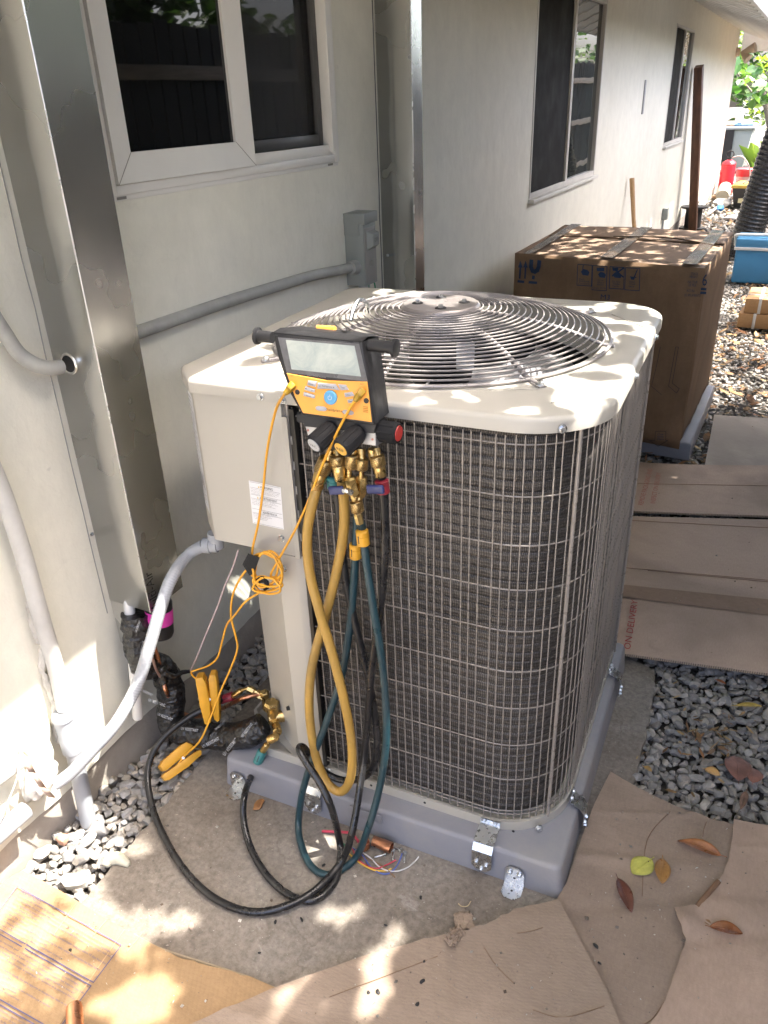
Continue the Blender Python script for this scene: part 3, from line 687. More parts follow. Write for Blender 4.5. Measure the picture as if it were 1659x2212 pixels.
# coil: rows of finned tube wrapped round front and right
def wrap(off, n=15, back=.30, u0=-.165):
    """guard path in plan, off outward from the coil face"""
    H = .412 + off; r = .150 + off; pts = []
    u = u0
    pts.append(Vector((u, -H)))
    while u < H - r - .02: u += .0182; pts.append(Vector((u, -H)))
    pts[-1] = Vector((H - r, -H)) if (H - r) - pts[-1].x < .009 else pts[-1]
    for i in range(1, n + 1): a = R(-90 + 90 * i / n); pts.append(Vector((H - r + r * math.cos(a), -H + r + r * math.sin(a))))
    v = -H + r
    while v < back: v += .0182; pts.append(Vector((H, v)))
    r2 = .12
    for i in range(1, 9): a = R(90 * i / 8); pts.append(Vector((H - r2 + r2 * math.cos(a), v + r2 * math.sin(a))))
    pts.append(Vector((-.2, v + r2))); return pts
def coilmat():
    m, t, p = nodes('aluminium_fins')
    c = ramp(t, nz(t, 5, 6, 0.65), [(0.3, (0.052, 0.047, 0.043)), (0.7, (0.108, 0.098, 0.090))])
    tc = t.nodes.new('ShaderNodeTexCoord'); sx = t.nodes.new('ShaderNodeSeparateXYZ'); t.links.new(tc.outputs['Object'], sx.inputs[0])
    def wave(vec, sc, dist):
        wv = t.nodes.new('ShaderNodeTexWave'); wv.bands_direction = 'DIAGONAL'; wv.inputs['Scale'].default_value = sc; wv.inputs['Distortion'].default_value = dist; wv.inputs['Detail'].default_value = 2; wv.inputs['Detail Scale'].default_value = 4
        mp = t.nodes.new('ShaderNodeMapping'); mp.inputs['Scale'].default_value = vec; t.links.new(tc.outputs['Object'], mp.inputs[0]); t.links.new(mp.outputs[0], wv.inputs['Vector']); return wv.outputs['Fac']
    w1 = wave((1, 1, 0.03), 130, 1.2); w2 = wave((0.02, 0.02, 1), 85, 0.6)
    f = ramp(t, w1, [(0.1, (0.55,) * 3), (0.9, (1.35,) * 3)]); c = mixc(t, 1.0, c, f, 'MULTIPLY')
    f2 = ramp(t, w2, [(0.1, (0.84,) * 3), (0.9, (1.12,) * 3)]); c = mixc(t, 1.0, c, f2, 'MULTIPLY')
    gl = ramp(t, nz(t, 330, 3, 0.7), [(0.62, (0,) * 3), (0.70, (0.7,) * 3)]); c = mixc(t, gl, c, (0.34, 0.31, 0.28))  # random pale specks painted in as glints on the fins
    t.links.new(c, p.inputs['Base Color']); p.inputs['Metallic'].default_value = 0.45; p.inputs['Roughness'].default_value = 0.45
    b1 = bump(t, p, w1, 0.35, 0.0015); bump(t, p, w2, 0.25, 0.002, b1); return m
path = [Vector((-.182, -.412))] + wrap(0)[1:]
b = MB(); zs = []; z = HP + .03; ROW = .0215
while z < 1.066: zs += [(z, -.0018), (z + ROW * .16, .0005), (z + ROW * .5, .0016), (z + ROW * .86, .0005)]; z += ROW
nrm = []
for i, p in enumerate(path):
    q = path[min(i + 1, len(path) - 1)] - path[max(i - 1, 0)]; nrm.append(Vector((q.y, -q.x)).normalized())
for (z, o_) in zs:
    for p, n_ in zip(path, nrm): b.v.append((p.x + n_.x * (o_ - .004), p.y + n_.y * (o_ - .004), z))
L_ = len(path)
for j in range(len(zs) - 1):
    for i in range(L_ - 1): a = j * L_ + i; b.f.append((a, a + 1, a + L_ + 1, a + L_))
coil = b.build('coil', coilmat(), ac, ang=25)
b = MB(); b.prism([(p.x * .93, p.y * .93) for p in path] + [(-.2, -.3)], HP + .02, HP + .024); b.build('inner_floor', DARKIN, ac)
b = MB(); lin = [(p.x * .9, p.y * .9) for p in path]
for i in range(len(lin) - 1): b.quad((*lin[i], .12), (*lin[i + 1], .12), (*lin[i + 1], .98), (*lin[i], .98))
b.build('inner_shade_sheet', mat('inner_shade', (0.03, 0.03, 0.03), 0.7), ac, ang=0)  # near-black sheet put in as shade behind the coil
# guard: each upright wire and each hoop
gp = wrap(.017)
vw = MB(); vw.tube([(0, 0, HP + .030), (0, 0, 1.052)], .0014, 6); wm = vw.mesh('guard_wire', 60); wm.materials.append(WIREP)
i = 0
kept = [q for q in gp if not (q.x < .2 and q.y > .3)][:-1]
for q in kept:
    o = link('guard_wire', wm, ac); o.location = (q.x + random.uniform(-.0012, .0012), q.y, 0); o.rotation_euler = (random.gauss(0, .0012), random.gauss(0, .0012), 0)
tw = MB(); tw.tube([(0, 0, HP + .02), (0, 0, 1.064)], .0042, 8); tm = tw.mesh('guard_post', 60); tm.materials.append(WIREP)
H = .412 + .021; rC = .150 + .021
for q in ((-.157, -.431), (H - rC + rC * math.cos(R(-38)), -H + rC + rC * math.sin(R(-38))), (.433, .30)):
    o = link('guard_post', tm, ac); o.location = (*q, 0)
for k in range(11):
    z = 1.031 - k * .0992 if k < 10 else HP + .042
    hp_ = wrap(.0145); 
    hm = MB(); hm.tube([Vector((q.x, q.y, 0)) for q in hp_], .0015, 6)
    if k == 0: hmesh = hm.mesh('guard_hoop', 60); hmesh.materials.append(WIREP)
    o = link('guard_hoop', hmesh, ac); o.location = (0, 0, z + random.uniform(-.002, .002)); o.rotation_euler = (random.gauss(0, .002), random.gauss(0, .002), 0)
# base pan with upturned rim
BP = rounded(-.425, .432, -.434, .432, .165, .13, .05, (.11, .11))
b = MB(); n = len(BP); th = .0016
inn = [(x * .985, y * .985) for x, y in BP]
for z, pl in ((HP, BP), (HP + .026, BP), (HP + .026, inn), (HP + .008, inn)): b.v += [(x, y, z) for x, y in pl]
for i in range(3):
    for k in range(n): k2 = (k + 1) % n; b.f.append((i * n + k, i * n + k2, (i + 1) * n + k2, (i + 1) * n + k))
b.f.append(tuple(3 * n + k for k in range(n)))
pan = b.build('base_pan', UNITP, ac, ang=40)
for u_ in (.285, .335, .12, -.02): dot(pan, (u_, -.4335, HP + .013), (u_, -.4348, HP + .013), .0032, DARKIN, 'rim_hole')
scr(pan, (.385, -.402, HP + .013), (.5, -.85, 0), .0062, .006); scr(pan, (-.175, -.4345, HP + .012), (0, -1, 0), .006, .005)
# control box panel upper left, post and slanted valve panel below it
b = MB(); cp = [(-.166, -.4385), (-.373, -.4385), (-.4385, -.373), (-.4385, .05), (-.166, .05)]
b.prism(cp[::-1], .718, 1.0645, bev=.004, seg=2, vert_only=True); cpn = b.build('control_panel', UNITP, ac, ang=25)
b = MB(); b.prism([(-.150, -.434), (-.166, -.440), (-.214, -.440), (-.214, -.425), (-.150, -.415)][::-1], HP + .02, .7175, bev=.002, vert_only=True)
b.box((-.160, -.4395, .875), (.012, .004, .32)); pst = b.build('corner_post', UNITP, ac, ang=25)
b = MB(); b.prism([(-.212, -.432), (-.350, -.338), (-.385, -.05), (-.20, -.05)][::-1], HP + .003, .7175); vp_ = b.build('valve_panel', UNITP, ac, ang=25)
b = MB(); b.prism([(-.215, -.437), (-.34, -.375), (-.36, -.36), (-.36, -.345), (-.33, -.345), (-.215, -.42)][::-1], HP + .012, HP + .017); b.build('valve_bracket', UNITP, ac)
b = MB(); b.box((-.1485, -.4255, .58), (.013, .016, .94)); ep = b.build('coil_end_plate', mat('dark_steel_strip', (0.045, 0.043, 0.04), 0.4, metal=0.6), ac)
for k in range(16): h = MB(); h.box((-.152, -.4340, .16 + k * .055), (.004, .001, .018)); h.build('slot', mat('slot_light', (0.25, 0.24, 0.22), 0.5), ep)
for q in ((608, 1163), (613, 1228)):
    P = fr(*q, -.4395); d = P - U0; scr(cpn, (d.dot(EU), -.4385 if q[1] < 1200 else -.4400, P.z), (0, -1, 0), .0062, .005)
pk = MB(); pk.lathe((-.25, -.4075, .245), (-.255, -.413, .245), [(0, .006), (1, .005)], 8); pk.build('plastic_clip', BLACKP, vp_)
# labels
fa = PF(uvz(-.3, -.4390, .9), EU, (0, 0, 1))
def lz(x, y): return (368.6 + x * .19444, 829.4 + y * .19444)
bars('warning_label', fa, [[lz(868, 1070), lz(1225, 1148), lz(1260, 1618), lz(915, 1545)][::-1]], PAPER, cpn, h=.0005)
wlab = bpy.data.objects['warning_label']
def lab(x, y):                                             # unit square over the label
    a = Vector(lz(868, 1070)) * (1 - x) * (1 - y) + Vector(lz(1225, 1148)) * x * (1 - y) + Vector(lz(1260, 1618)) * x * y + Vector(lz(915, 1545)) * (1 - x) * y
    return tuple(a)
for txt, x0, x1, y0, y1 in (('WARNING', .34, .74, .125, .07), ('AVERTISSEMENT', .30, .86, .385, .335), ('ADVERTENCIA', .36, .82, .715, .665)):
    letters('lettering', txt, fa, lab(x0, y0), lab(x1, y0), lab(x0, y1), INKK, wlab, h=.001)
rows_ = [(.18, 'This product can expose you to chemicals including'), (.215, 'lead, which is known to the State to cause cancer'), (.25, 'and birth defects. For more information go to'), (.285, 'warnings website'),
         (.43, 'Ce produit peut vous exposer a des agents'), (.465, 'chimiques, y compris le plomb, identifie comme'), (.50, 'cause de cancer et de malformations'), (.535, 'congenitales. Pour plus de renseignements'),
         (.76, 'Este producto puede exponerle a'), (.795, 'quimicos incluyendo plomo, que es'), (.83, 'conocido por causar cancer'), (.865, 'y defectos de nacimiento')]
for y_, tx in rows_: letters('small_print', tx, fa, lab(.05, y_ + .012), lab(.05 + min(.9, len(tx) * .0178), y_ + .012), lab(.05, y_ - .008), INKG, wlab, h=.001)
bars('label_rule', fa, [[lab(.03, y_), lab(.97, y_), lab(.97, y_ + .006), lab(.03, y_ + .006)] for y_ in (.02, .145, .31, .40, .64, .735, .975)], INKG, wlab, h=.0008)
bars('hazard_triangle', fa, [[lab(.28, .125), lab(.33, .125), lab(.305, .075)], [lab(.22, .385), lab(.27, .385), lab(.245, .34)]], mat('hazard_yellow', (0.7, 0.45, 0.05), 0.5), wlab, h=.001)
cfc = PF(uvz(-.373, -.4385, .9), (EV * .0655 - EU * .0655), (0, 0, 1)); cfc.n *= -1
cfc = PF(uvz(-.4385, -.373, .9), (EU * .0655 - EV * .0655), (0, 0, 1))
bars('rating_label', cfc, [[(.006, -.13), (.07, -.13), (.07, .145), (.006, .145)]], PAPER, cpn, h=.0006, px=False)
rl = bpy.data.objects['rating_label']; rnd = random.Random(4)
bars('small_print', cfc, [[(.010, .132 - k * .0108), (.010 + rnd.uniform(.03, .056), .132 - k * .0108), (.010 + rnd.uniform(.03, .056), .1350 - k * .0108), (.010, .1350 - k * .0108)] for k in range(24)], INKG, rl, h=.001, px=False)
bpy.data.objects[rl.children[0].name]['kind'] = 'stuff'
bars('bar_code', cfc, [[(.014 + k * .002, -.075), (.014 + k * .002 + rnd.choice((.0006, .0011)), -.075), (.0146 + k * .002, -.045), (.014 + k * .002, -.045)] for k in range(24)], INKK, rl, h=.0012, px=False)
# fan guard: every ring, the rods, hub plate
def gz(r): return 1.1005 + .062 * max(0.0, 1 - (r / .375) ** 2.4)
rr_ = [.094 + .01335 * k for k in range(22)]
for r in rr_:
    g = MB(); g.tube([(r * math.cos(2 * math.pi * k / 96), r * math.sin(2 * math.pi * k / 96), gz(r)) for k in range(96)], .0021, 6, closed=True); g.build('guard_ring', GUARDP, ac, ang=60)
g = MB(); g.tube([(.377 * math.cos(2 * math.pi * k / 96), .377 * math.sin(2 * math.pi * k / 96), 1.099) for k in range(96)], .003, 8, closed=True); g.build('guard_ring', GUARDP, ac, ang=60)
for k in range(8):
    a = R(45 * k + 2); thick = k % 2 == 1
    d = Vector((math.cos(a), math.sin(a), 0)); rad_ = .0052 if thick else .0044
    ptsr = [d * r + Vector((0, 0, gz(r) - .0065)) for r in (.05, .1, .18, .26, .32, .36)]
    if thick: ptsr += [d * .377 + Vector((0, 0, 1.097)), d * .405 + Vector((0, 0, 1.0965))]
    else: ptsr += [d * .384 + Vector((0, 0, 1.0975))]
    g = MB(); g.tube(cat(ptsr, 4), rad_, 8); ro = g.build('guard_rod', GUARDP, ac, ang=50)
    if thick:
        f_ = MB(); f_.box((0, 0, 0), (.032, .016, .0035), Matrix.Translation(d * .404 + Vector((0, 0, 1.0955))) @ Matrix.Rotation(a, 4, 'Z'), bev=.001); f_.build('foot', GUARDP, ro)
        scr(ro, d * .410 + Vector((0, 0, 1.0972)), (0, 0, 1), .0068, .007)
g = MB(); g.lathe((0, 0, 1.152), (0, 0, 1.168), [(0, .088), (.5, .089), (.8, .087), (1, .083)], 48)
for k in range(4):
    a = R(45 + 90 * k)
hb = g.build('hub_plate', mat('hub_grey_brown', (0.25, 0.225, 0.215), 0.33, metal=0.3, var=0.05), ac)
for k in range(4):
    a = R(20 + 90 * k); p = Vector((.052 * math.cos(a), .052 * math.sin(a), 1.1665)); s_ = MB()
    s_.lathe(p, p + Vector((0, 0, .0035)), [(0, .013), (.6, .0128), (1, .011)], 16); s_.build('nut_recess', DARKIN, hb)
    s_ = MB(); s_.lathe(p + Vector((0, 0, .003)), p + Vector((0, 0, .009)), [(0, .006), (1, .0055)], 6); s_.build('nut', ZINC, hb)
g = MB(); g.lathe((0, 0, .985), (0, 0, 1.152), [(0, .02), (.02, .066), (.1, .073), (.9, .073), (1, .06)], 28); mo = g.build('motor', BLACKP, ac)
tg = MB(); tg.box((.052, -.062, 1.065), (.050, .0012, .060), Matrix.Rotation(R(18), 4, 'Z')); tl_ = tg.build('motor_tag', PAPER, mo)
for k in range(3):
    a0 = R(14 + 120 * k); g = MB(); nr, na = 8, 12
    for i in range(nr + 1):
        r = .055 + (.335 - .055) * i / nr
        for j in range(na + 1):
            t = j / na; wdt = R(30 + 42 * i / nr)
            a = a0 + wdt * (t - .5) + R(14) * (i / nr) ** 2
            z = .972 + .085 * (t - .5) * (1 - .25 * i / nr) + .012 * math.sin(t * math.pi)
            g.v.append((r * math.cos(a), r * math.sin(a), z))
    for i in range(nr):
        for j in range(na): q = i * (na + 1) + j; g.f.append((q, q + 1, q + na + 2, q + na + 1))
    ob = g.build('fan_blade', mat('pale_fan_blade', (0.30, 0.30, 0.31), 0.4, var=0.05), ac, ang=60); ob.modifiers.new('s', 'SOLIDIFY').thickness = .004
# service valves, lower left
def vloc(P): return P
sv = MB()
def W2L(P): d = P - U0; return Vector((d.dot(EU), d.dot(EV), P.z))
S0 = W2L(fr(588, 1530, -.385))                              # big suction valve: body, hex cap, stub with thread
sv.lathe(S0 + Vector((.07, .05, -.03)), S0 + Vector((-.01, -.005, -.03)), [(0, .013), (.5, .013), (.55, .017), (1, .017)], 14)
sv.lathe(S0 + Vector((0, 0, -.045)), S0 + Vector((0, 0, 0.0)), [(0, .015), (.8, .015), (1, .014)], 14); va = sv.build('service_valve', BRASS, ac)
c_ = MB(); c_.lathe(S0 + Vector((0, 0, -.003)), S0 + Vector((0, 0, .022)), [(0, .0205), (.72, .0205), (1, .016)], 6); c_.build('valve_cap', BRASS, va, ang=20)
S1 = W2L(fr(600, 1583, -.43)); c_ = MB(); c_.lathe(S0 + Vector((.01, -.01, -.035)), S1, [(0, .009), (.25, .009), (.3, .0105), (.4, .0100), (.45, .0118), (.55, .0108), (.6, .0118), (.7, .0108), (.75, .0118), (.85, .0108), (.9, .0118), (1, .0100)], 16); c_.build('valve_port', BRASS, va)
T0 = W2L(fr(572, 1503, -.345)); sv = MB()
sv.lathe(T0 + Vector((.06, .03, -.03)), T0 + Vector((0, 0, -.03)), [(0, .009), (1, .011)], 12); sv.lathe(T0 + Vector((0, 0, -.045)), T0 + Vector((0, 0, .0)), [(0, .010), (1, .010)], 12); vb = sv.build('service_valve', BRASS, ac)
c_ = MB(); c_.lathe(T0 + Vector((0, 0, -.002)), T0 + Vector((0, 0, .014)), [(0, .0125), (.8, .0125), (1, .010)], 6); c_.lathe(T0 + Vector((0, 0, -.014)), T0 + Vector((-.024, -.004, .006)), [(0, .008), (.5, .008), (.5, .0115), (1, .0115)], 6); c_.build('valve_cap', BRASS, vb, ang=20)
# ================================================================== DIGITAL MANIFOLD hanging on the unit
def mz(x, y): return (522.24 + x * .22221, 675.84 + y * .22221)
def hz(x, y): return (614.4 + x * .16666, 921.6 + y * .16666)
O = fr(*mz(920, 1040), -.530)
tilt = R(9)
mf = PF(O, EU, Vector((0, 0, 1)) * math.cos(tilt) + EV * math.sin(tilt))
mg = thing('manifold_gauge', 'black and orange digital manifold gauge hanging on the front of the air conditioner', 'manifold gauge', tuple(O))
P2 = lambda *q: [mf.uv(*mz(*c)) for c in q]
def on_m(poly, h0, h1, bev=0.0, seg=2, bm_=None):
    bm_ = bm_ or MB(); return bm_.prism(poly, h0, h1, mf.M, bev=bev, seg=seg)
outl = P2((298, 188), (1165, 285), (1228, 660), (1290, 1085), (1275, 1098), (585, 1000), (470, 790), (345, 420))[::-1]
cx_ = sum(p[0] for p in outl) / 8; cy2 = sum(p[1] for p in outl) / 8
back = [(cx_ + (x - cx_) * .90, cy2 + (y - cy2) * .97 + .003) for x, y in outl]
b = MB(); b.prism(back, -.082, -.012, mf.M, top=outl); b.prism(outl, -.012, 0.0, mf.M, bev=.004, seg=3); body = b.build('housing', BLACKP, mg, ang=40)
b = MB(); on_m(P2((352, 238), (1140, 300), (1222, 668), (438, 582))[::-1], -.001, .0006, bm_=b); b.build('screen_bezel', mat('grey_bezel', (0.10, 0.10, 0.105), 0.35, var=0.5, vs=30), mg)
def lcd():
    m, t, p = nodes('wet_display'); c = ramp(t, nz(t, 14, 6, 0.7, dist=1.0), [(0.35, (0.30, 0.35, 0.34)), (0.65, (0.48, 0.51, 0.46))])
    t.links.new(c, p.inputs['Base Color']); p.inputs['Roughness'].default_value = 0.12; bump(t, p, nz(t, 60, 5, 0.6), 0.08, 0.002); return m
b = MB(); on_m(P2((432, 262), (1098, 320), (1162, 618), (488, 548))[::-1], 0.0004, .0014, bm_=b); b.build('screen', lcd(), mg)
b = MB(); on_m(P2((440, 584), (830, 655), (1222, 668), (1266, 1060), (600, 972), (520, 810))[::-1], 0.0, .0022, bev=.0008, seg=1, bm_=b); plate = b.build('faceplate', ORANGE, mg)
BTN = mat('grey_button', (0.36, 0.36, 0.38), 0.5)
rimm = mat('button_shadow', (0.30, 0.13, 0.02), 0.6)
for q in (((655, 655), (740, 666), (726, 716), (645, 700)), ((748, 676), (920, 690), (962, 750), (850, 735), (742, 735)), ((945, 690), (1020, 698), (1048, 745), (972, 750)),
          ((630, 708), (722, 742), (715, 772), (618, 745)), ((614, 765), (722, 798), (716, 830), (608, 802)), ((1005, 775), (1080, 765), (1105, 802), (1015, 818)), ((1035, 842), (1100, 832), (1110, 868), (1045, 874))):
    b = MB(); on_m(P2(*q)[::-1], .0015, .0045, bev=.001, seg=2, bm_=b); bo = b.build('button', BTN, mg)
for q in ((778, 928), (1040, 965)):
    c = Vector(mf.uv(*mz(*q))); b = MB(); on_m([(c.x + .0075 * math.cos(a) * 1.0 + (.0035 if math.cos(a) > 0 else -.0035), c.y + .0042 * math.sin(a)) for a in [i * math.pi / 10 for i in range(20)]], .0015, .0036, bev=.0006, bm_=b); b.build('button', BTN, mg)
c = mf.uv(*mz(872, 820)); b = MB(); b.lathe(mf.at(*c, .001), mf.at(*c, .006), [(0, .0125), (.7, .0125), (1, .0108)], 28); pw = b.build('power_button', mat('blue_button', (0.10, 0.33, 0.55), 0.4), mg)
bars('power_symbol', mf, stroke([(c[0] + .0036 * math.sin(a), c[1] + .0036 * math.cos(a)) for a in [0.7 + i * .49 for i in range(11)]], .0008) + stroke([(c[0], c[1] + .0015), (c[0], c[1] + .0052)], .0008), INKW, pw, h=.0064, px=False)
for q in ((548, 768), (1216, 852)):
    c = mf.uv(*mz(*q)); b = MB(); b.lathe(mf.at(*c, .001), mf.at(*c, .003), [(0, .0052), (1, .0046)], 16); b.build('face_screw', BLACKP, mg)
L_ = lambda s, x0, y0, x1, y1, hgt, mt=INKK, par=plate, h=.0027: letters('lettering', s, mf, mz(x0, y0), mz(x1, y1), mz(x0 + hgt * .02, y0 - hgt), mt, par, h=h)
fp = L_('Fieldpiece', 826, 955, 984, 972, 32); L_('SLT', 483, 615, 508, 620, 14); L_('LLT', 1160, 695, 1190, 700, 14)
L_('Enter', 664, 690, 710, 702, 14, INKK, plate, .0049); L_('Refrigerant', 795, 715, 890, 728, 15, INKK, plate, .0049); L_('Type', 975, 726, 1014, 733, 13, INKK, plate, .0049)
L_('Alarms', 640, 803, 685, 815, 12, INKK, plate, .0049); L_('Units', 1025, 798, 1068, 800, 13, INKK, plate, .0049); L_('Test', 1050, 858, 1082, 862, 12, INKK, plate, .0049)
lw = mat('moulded_grey', (0.09, 0.09, 0.09), 0.5)
L_('LOW', 312, 220, 352, 225, 13, lw, body, .0006); L_('HIGH', 1085, 288, 1136, 294, 15, lw, body, .0006)
L_('4-Port Digital Manifold', 640, 612, 820, 632, 9, mat('bezel_print', (0.3, 0.3, 0.31), 0.5), body, .0012)
bars('speaker_slot', mf, [[mz(1185, 905 + k * 16), mz(1235, 911 + k * 16), mz(1235, 919 + k * 16), mz(1187, 913 + k * 16)] for k in range(4)], mat('slot_orange', (0.45, 0.18, 0.02), 0.6), plate, h=.0026)
bars('button_arrow', mf, [[mz(632, 733), mz(644, 735), mz(637, 724)], [mz(690, 748), mz(702, 750), mz(697, 759)], [mz(768, 712), mz(778, 713), mz(772, 702)], [mz(900, 716), mz(912, 717), mz(907, 727)]], INKK, plate, h=.005)
# top saddle, side posts, hanging hook
b = MB(); tp = P2((298, 188), (1165, 285)); b.add([mf.at(*tp[0], -.001), mf.at(*tp[1], -.001), mf.at(tp[1][0] - .004, tp[1][1] + .0045, -.080), mf.at(tp[0][0] + .012, tp[0][1] + .0045, -.080), mf.at(tp[0][0] + .004, tp[0][1] + .006, -.02), mf.at(tp[1][0] + .0, tp[1][1] + .006, -.02)], [(0, 1, 5, 4), (4, 5, 2, 3)]); b.build('top_saddle', BLACKP, mg, ang=60)
def post(q0, q1, h):
    a, c = mf.p3(*mz(*q0), h), mf.p3(*mz(*q1), h); b = MB()
    b.lathe(a, c, [(0, .0105), (.82, .0105), (.86, .0155), (.97, .0155), (1, .013)], 20); b.build('side_post', BLACKP, mg)
post((300, 240), (140, 222), -.022); post((1240, 312), (1512, 345), -.022)
b = MB(); hk = [mf.at(.0, .165, -.05), mf.at(.0, .185, -.062), mf.at(.0, .198, -.085), mf.at(.0, .19, -.112), mf.at(.0, .175, -.122)]; b.tube(cat(hk, 5), .004, 8); b.build('hanging_hook', ZINC, mg)
q0, q1 = mf.p3(*mz(735, 128), -.078), mf.p3(*mz(905, 138), -.078); b = MB(); b.tube([q0 - Vector((0, 0, .004)), q1 - Vector((0, 0, .004))], .006, 8); b.build('hook_latch', ORANGE, mg)
# valve block
b = MB(); on_m(P2((585, 1000), (1290, 1085), (1268, 1180), (590, 1110))[::-1], -.055, -.006, bm_=b); b.prism(P2((490, 985), (600, 995), (590, 1100), (490, 1075))[::-1], -.045, -.015, mf.M, bev=.002); blk = b.build('valve_block', BLACKP, mg, ang=30)
b = MB(); on_m(P2((570, 1093), (1268, 1170), (1272, 1312), (610, 1222))[::-1], -.050, -.014, bev=.001, seg=1, bm_=b); alu = b.build('block_plate', mat('brushed_aluminium', (0.50, 0.49, 0.48), 0.38, metal=0.7, var=0.06), mg, ang=30)
for q in ((608, 1156), (1238, 1246)): c = mf.uv(*mz(*q)); dot(mg, mf.at(*c, -.0145), mf.at(*c, -.0132), .0022, mat('red_dot', (0.42, 0.16, 0.12), 0.5), 'indicator')
def knob(pb_, pt_, r, cap, txt, tmat, tdir):
    b = MB(); n = 18; ax = (pt_ - pb_)
    b.lathe(pb_, pt_, [(0, r * .8), (.12, r * .95), (.8, r), (.95, r), (1, r * .92)], n)
    # grip flutes
    for k in range(9):
        t = ax.normalized(); a = t.orthogonal().normalized(); c = t.cross(a); g = 2 * math.pi * k / 9; d = a * math.cos(g) + c * math.sin(g)
        b.tube([pb_ + ax * .15 + d * r * .91, pb_ + ax * .93 + d * r * .93], r * .13, 6)
    ko = b.build('valve_knob', mat('matt_black_knob', (0.012, 0.012, 0.013), 0.75, spec=.25), mg, ang=45)
    b = MB(); b.lathe(pt_, pt_ + ax.normalized() * .0012, [(0, r * .74), (1, r * .70)], 24); b.build('knob_cap', cap, ko)
    if txt:
        pf_ = PF(pt_ + ax.normalized() * .0016, tdir, Vector((0, 0, 1))); pf_.n = ax.normalized(); pf_.ex = (tdir - pf_.n * tdir.dot(pf_.n)).normalized(); pf_.ey = pf_.n.cross(pf_.ex)
        letters('lettering', txt, pf_, (-r * .45, -r * .16), (r * .45, -r * .16), (-r * .45, r * .18), tmat, ko, h=.0002, px=False)
kd = (EV * -1.0 + EU * -.35 + Vector((0, 0, -.42))).normalized()
for q, cap, tx in (((700, 1287), mat('grey_cap', (0.45, 0.45, 0.46), 0.4), 'VAC'), ((962, 1326), mat('yellow_cap', (0.75, 0.42, 0.06), 0.4), 'REF')):
    pt_ = mf.p3(*mz(*q), .030); knob(pt_ - kd * .050, pt_, .0185, cap, tx, INKK, EU)
pt_ = mf.p3(*mz(1525, 1172), -.03); knob(pt_ - EU * .055 + EV * .004, pt_, .019, mat('red_cap', (0.36, 0.03, 0.025), 0.4), None, None, EU)
b = MB(); rc = mf.p3(*mz(905, 1190), -.006); b.tube([rc + EU * .0085 * math.cos(a) + Vector((0, 0, .0085 * math.sin(a))) - EV * .004 for a in [i * math.pi / 8 for i in range(16)]], .0022, 8, closed=True); b.build('split_ring', BRASS, mg)

# ------------------------------------------------------------------ brass fittings and hoses
KN = None
def knurl():
    m, t, p = nodes('knurled_brass'); tc = t.nodes.new('ShaderNodeTexCoord'); hs_ = []
    p.inputs['Base Color'].default_value = (0.52, 0.36, 0.14, 1); p.inputs['Metallic'].default_value = 1; p.inputs['Roughness'].default_value = 0.33
    ck = t.nodes.new('ShaderNodeTexChecker'); ck.inputs['Scale'].default_value = 520; mp = t.nodes.new('ShaderNodeMapping'); mp.inputs['Rotation'].default_value = (.6, .78, .4)
    t.links.new(tc.outputs['Object'], mp.inputs[0]); t.links.new(mp.outputs[0], ck.inputs['Vector']); ck.inputs[1].default_value = (1, 1, 1, 1); ck.inputs[2].default_value = (0, 0, 0, 1)
    c = mixc(t, ck.outputs['Fac'], (0.58, 0.42, 0.19), (0.20, 0.125, 0.05)); t.links.new(c, p.inputs['Base Color']); bump(t, p, ck.outputs['Fac'], 0.8, 0.002); return m
KN = knurl()
fitv = -.505
def fp3(x, y, v=fitv): return fr(*hz(x, y), v)
def nut(parent, a, c, r, name='coupling_nut'):
    b = MB(); b.lathe(a, c, [(0, r * .8), (.06, r * .95), (.12, r), (.88, r), (.94, r * .95), (1, r * .8)], 24); return b.build(name, KN, parent, ang=40)
def ferrule(parent, a, c, r, n=16):
    b = MB(); b.lathe(a, c, [(0, r * .9), (.06, r), (.45, r), (.5, r * .96), (.94, r * .96), (1, r * .9)], n); return b.build('ferrule', BRASS, parent, ang=40)
def hose(name, label, cat_, pts, r, m_, n=12, sub=7):
    pts = [Vector(p) for p in pts]; t = thing(name, label, cat_, tuple(pts[0])); b = MB(); b.tube(cat(pts, sub), r, n); b.build('tube', m_, t, ang=80); return t
# ports on the manifold
for (a, c) in (((600, 300), (560, 440)), ((680, 300), (690, 400)), ((905, 300), (880, 380)), ((1000, 290), (1010, 420)), ((1190, 290), (1215, 380))): b = MB(); b.lathe(fp3(*a, -.5), fp3(*c), [(0, .0075), (.5, .0075), (.55, .0062), (1, .0062)], 12); b.build('flare_port', BRASS, mg)
b = MB(); a = fp3(1140, 290); c = fp3(1140, 410); b.lathe(a, c, [(0, .008), (.3, .008), (.35, .0068), (.45, .0076), (.5, .0068), (.6, .0076), (.65, .0068), (.75, .0076), (.8, .0068), (1, .0066)], 14)
b.build('flare_port', BRASS, mg)
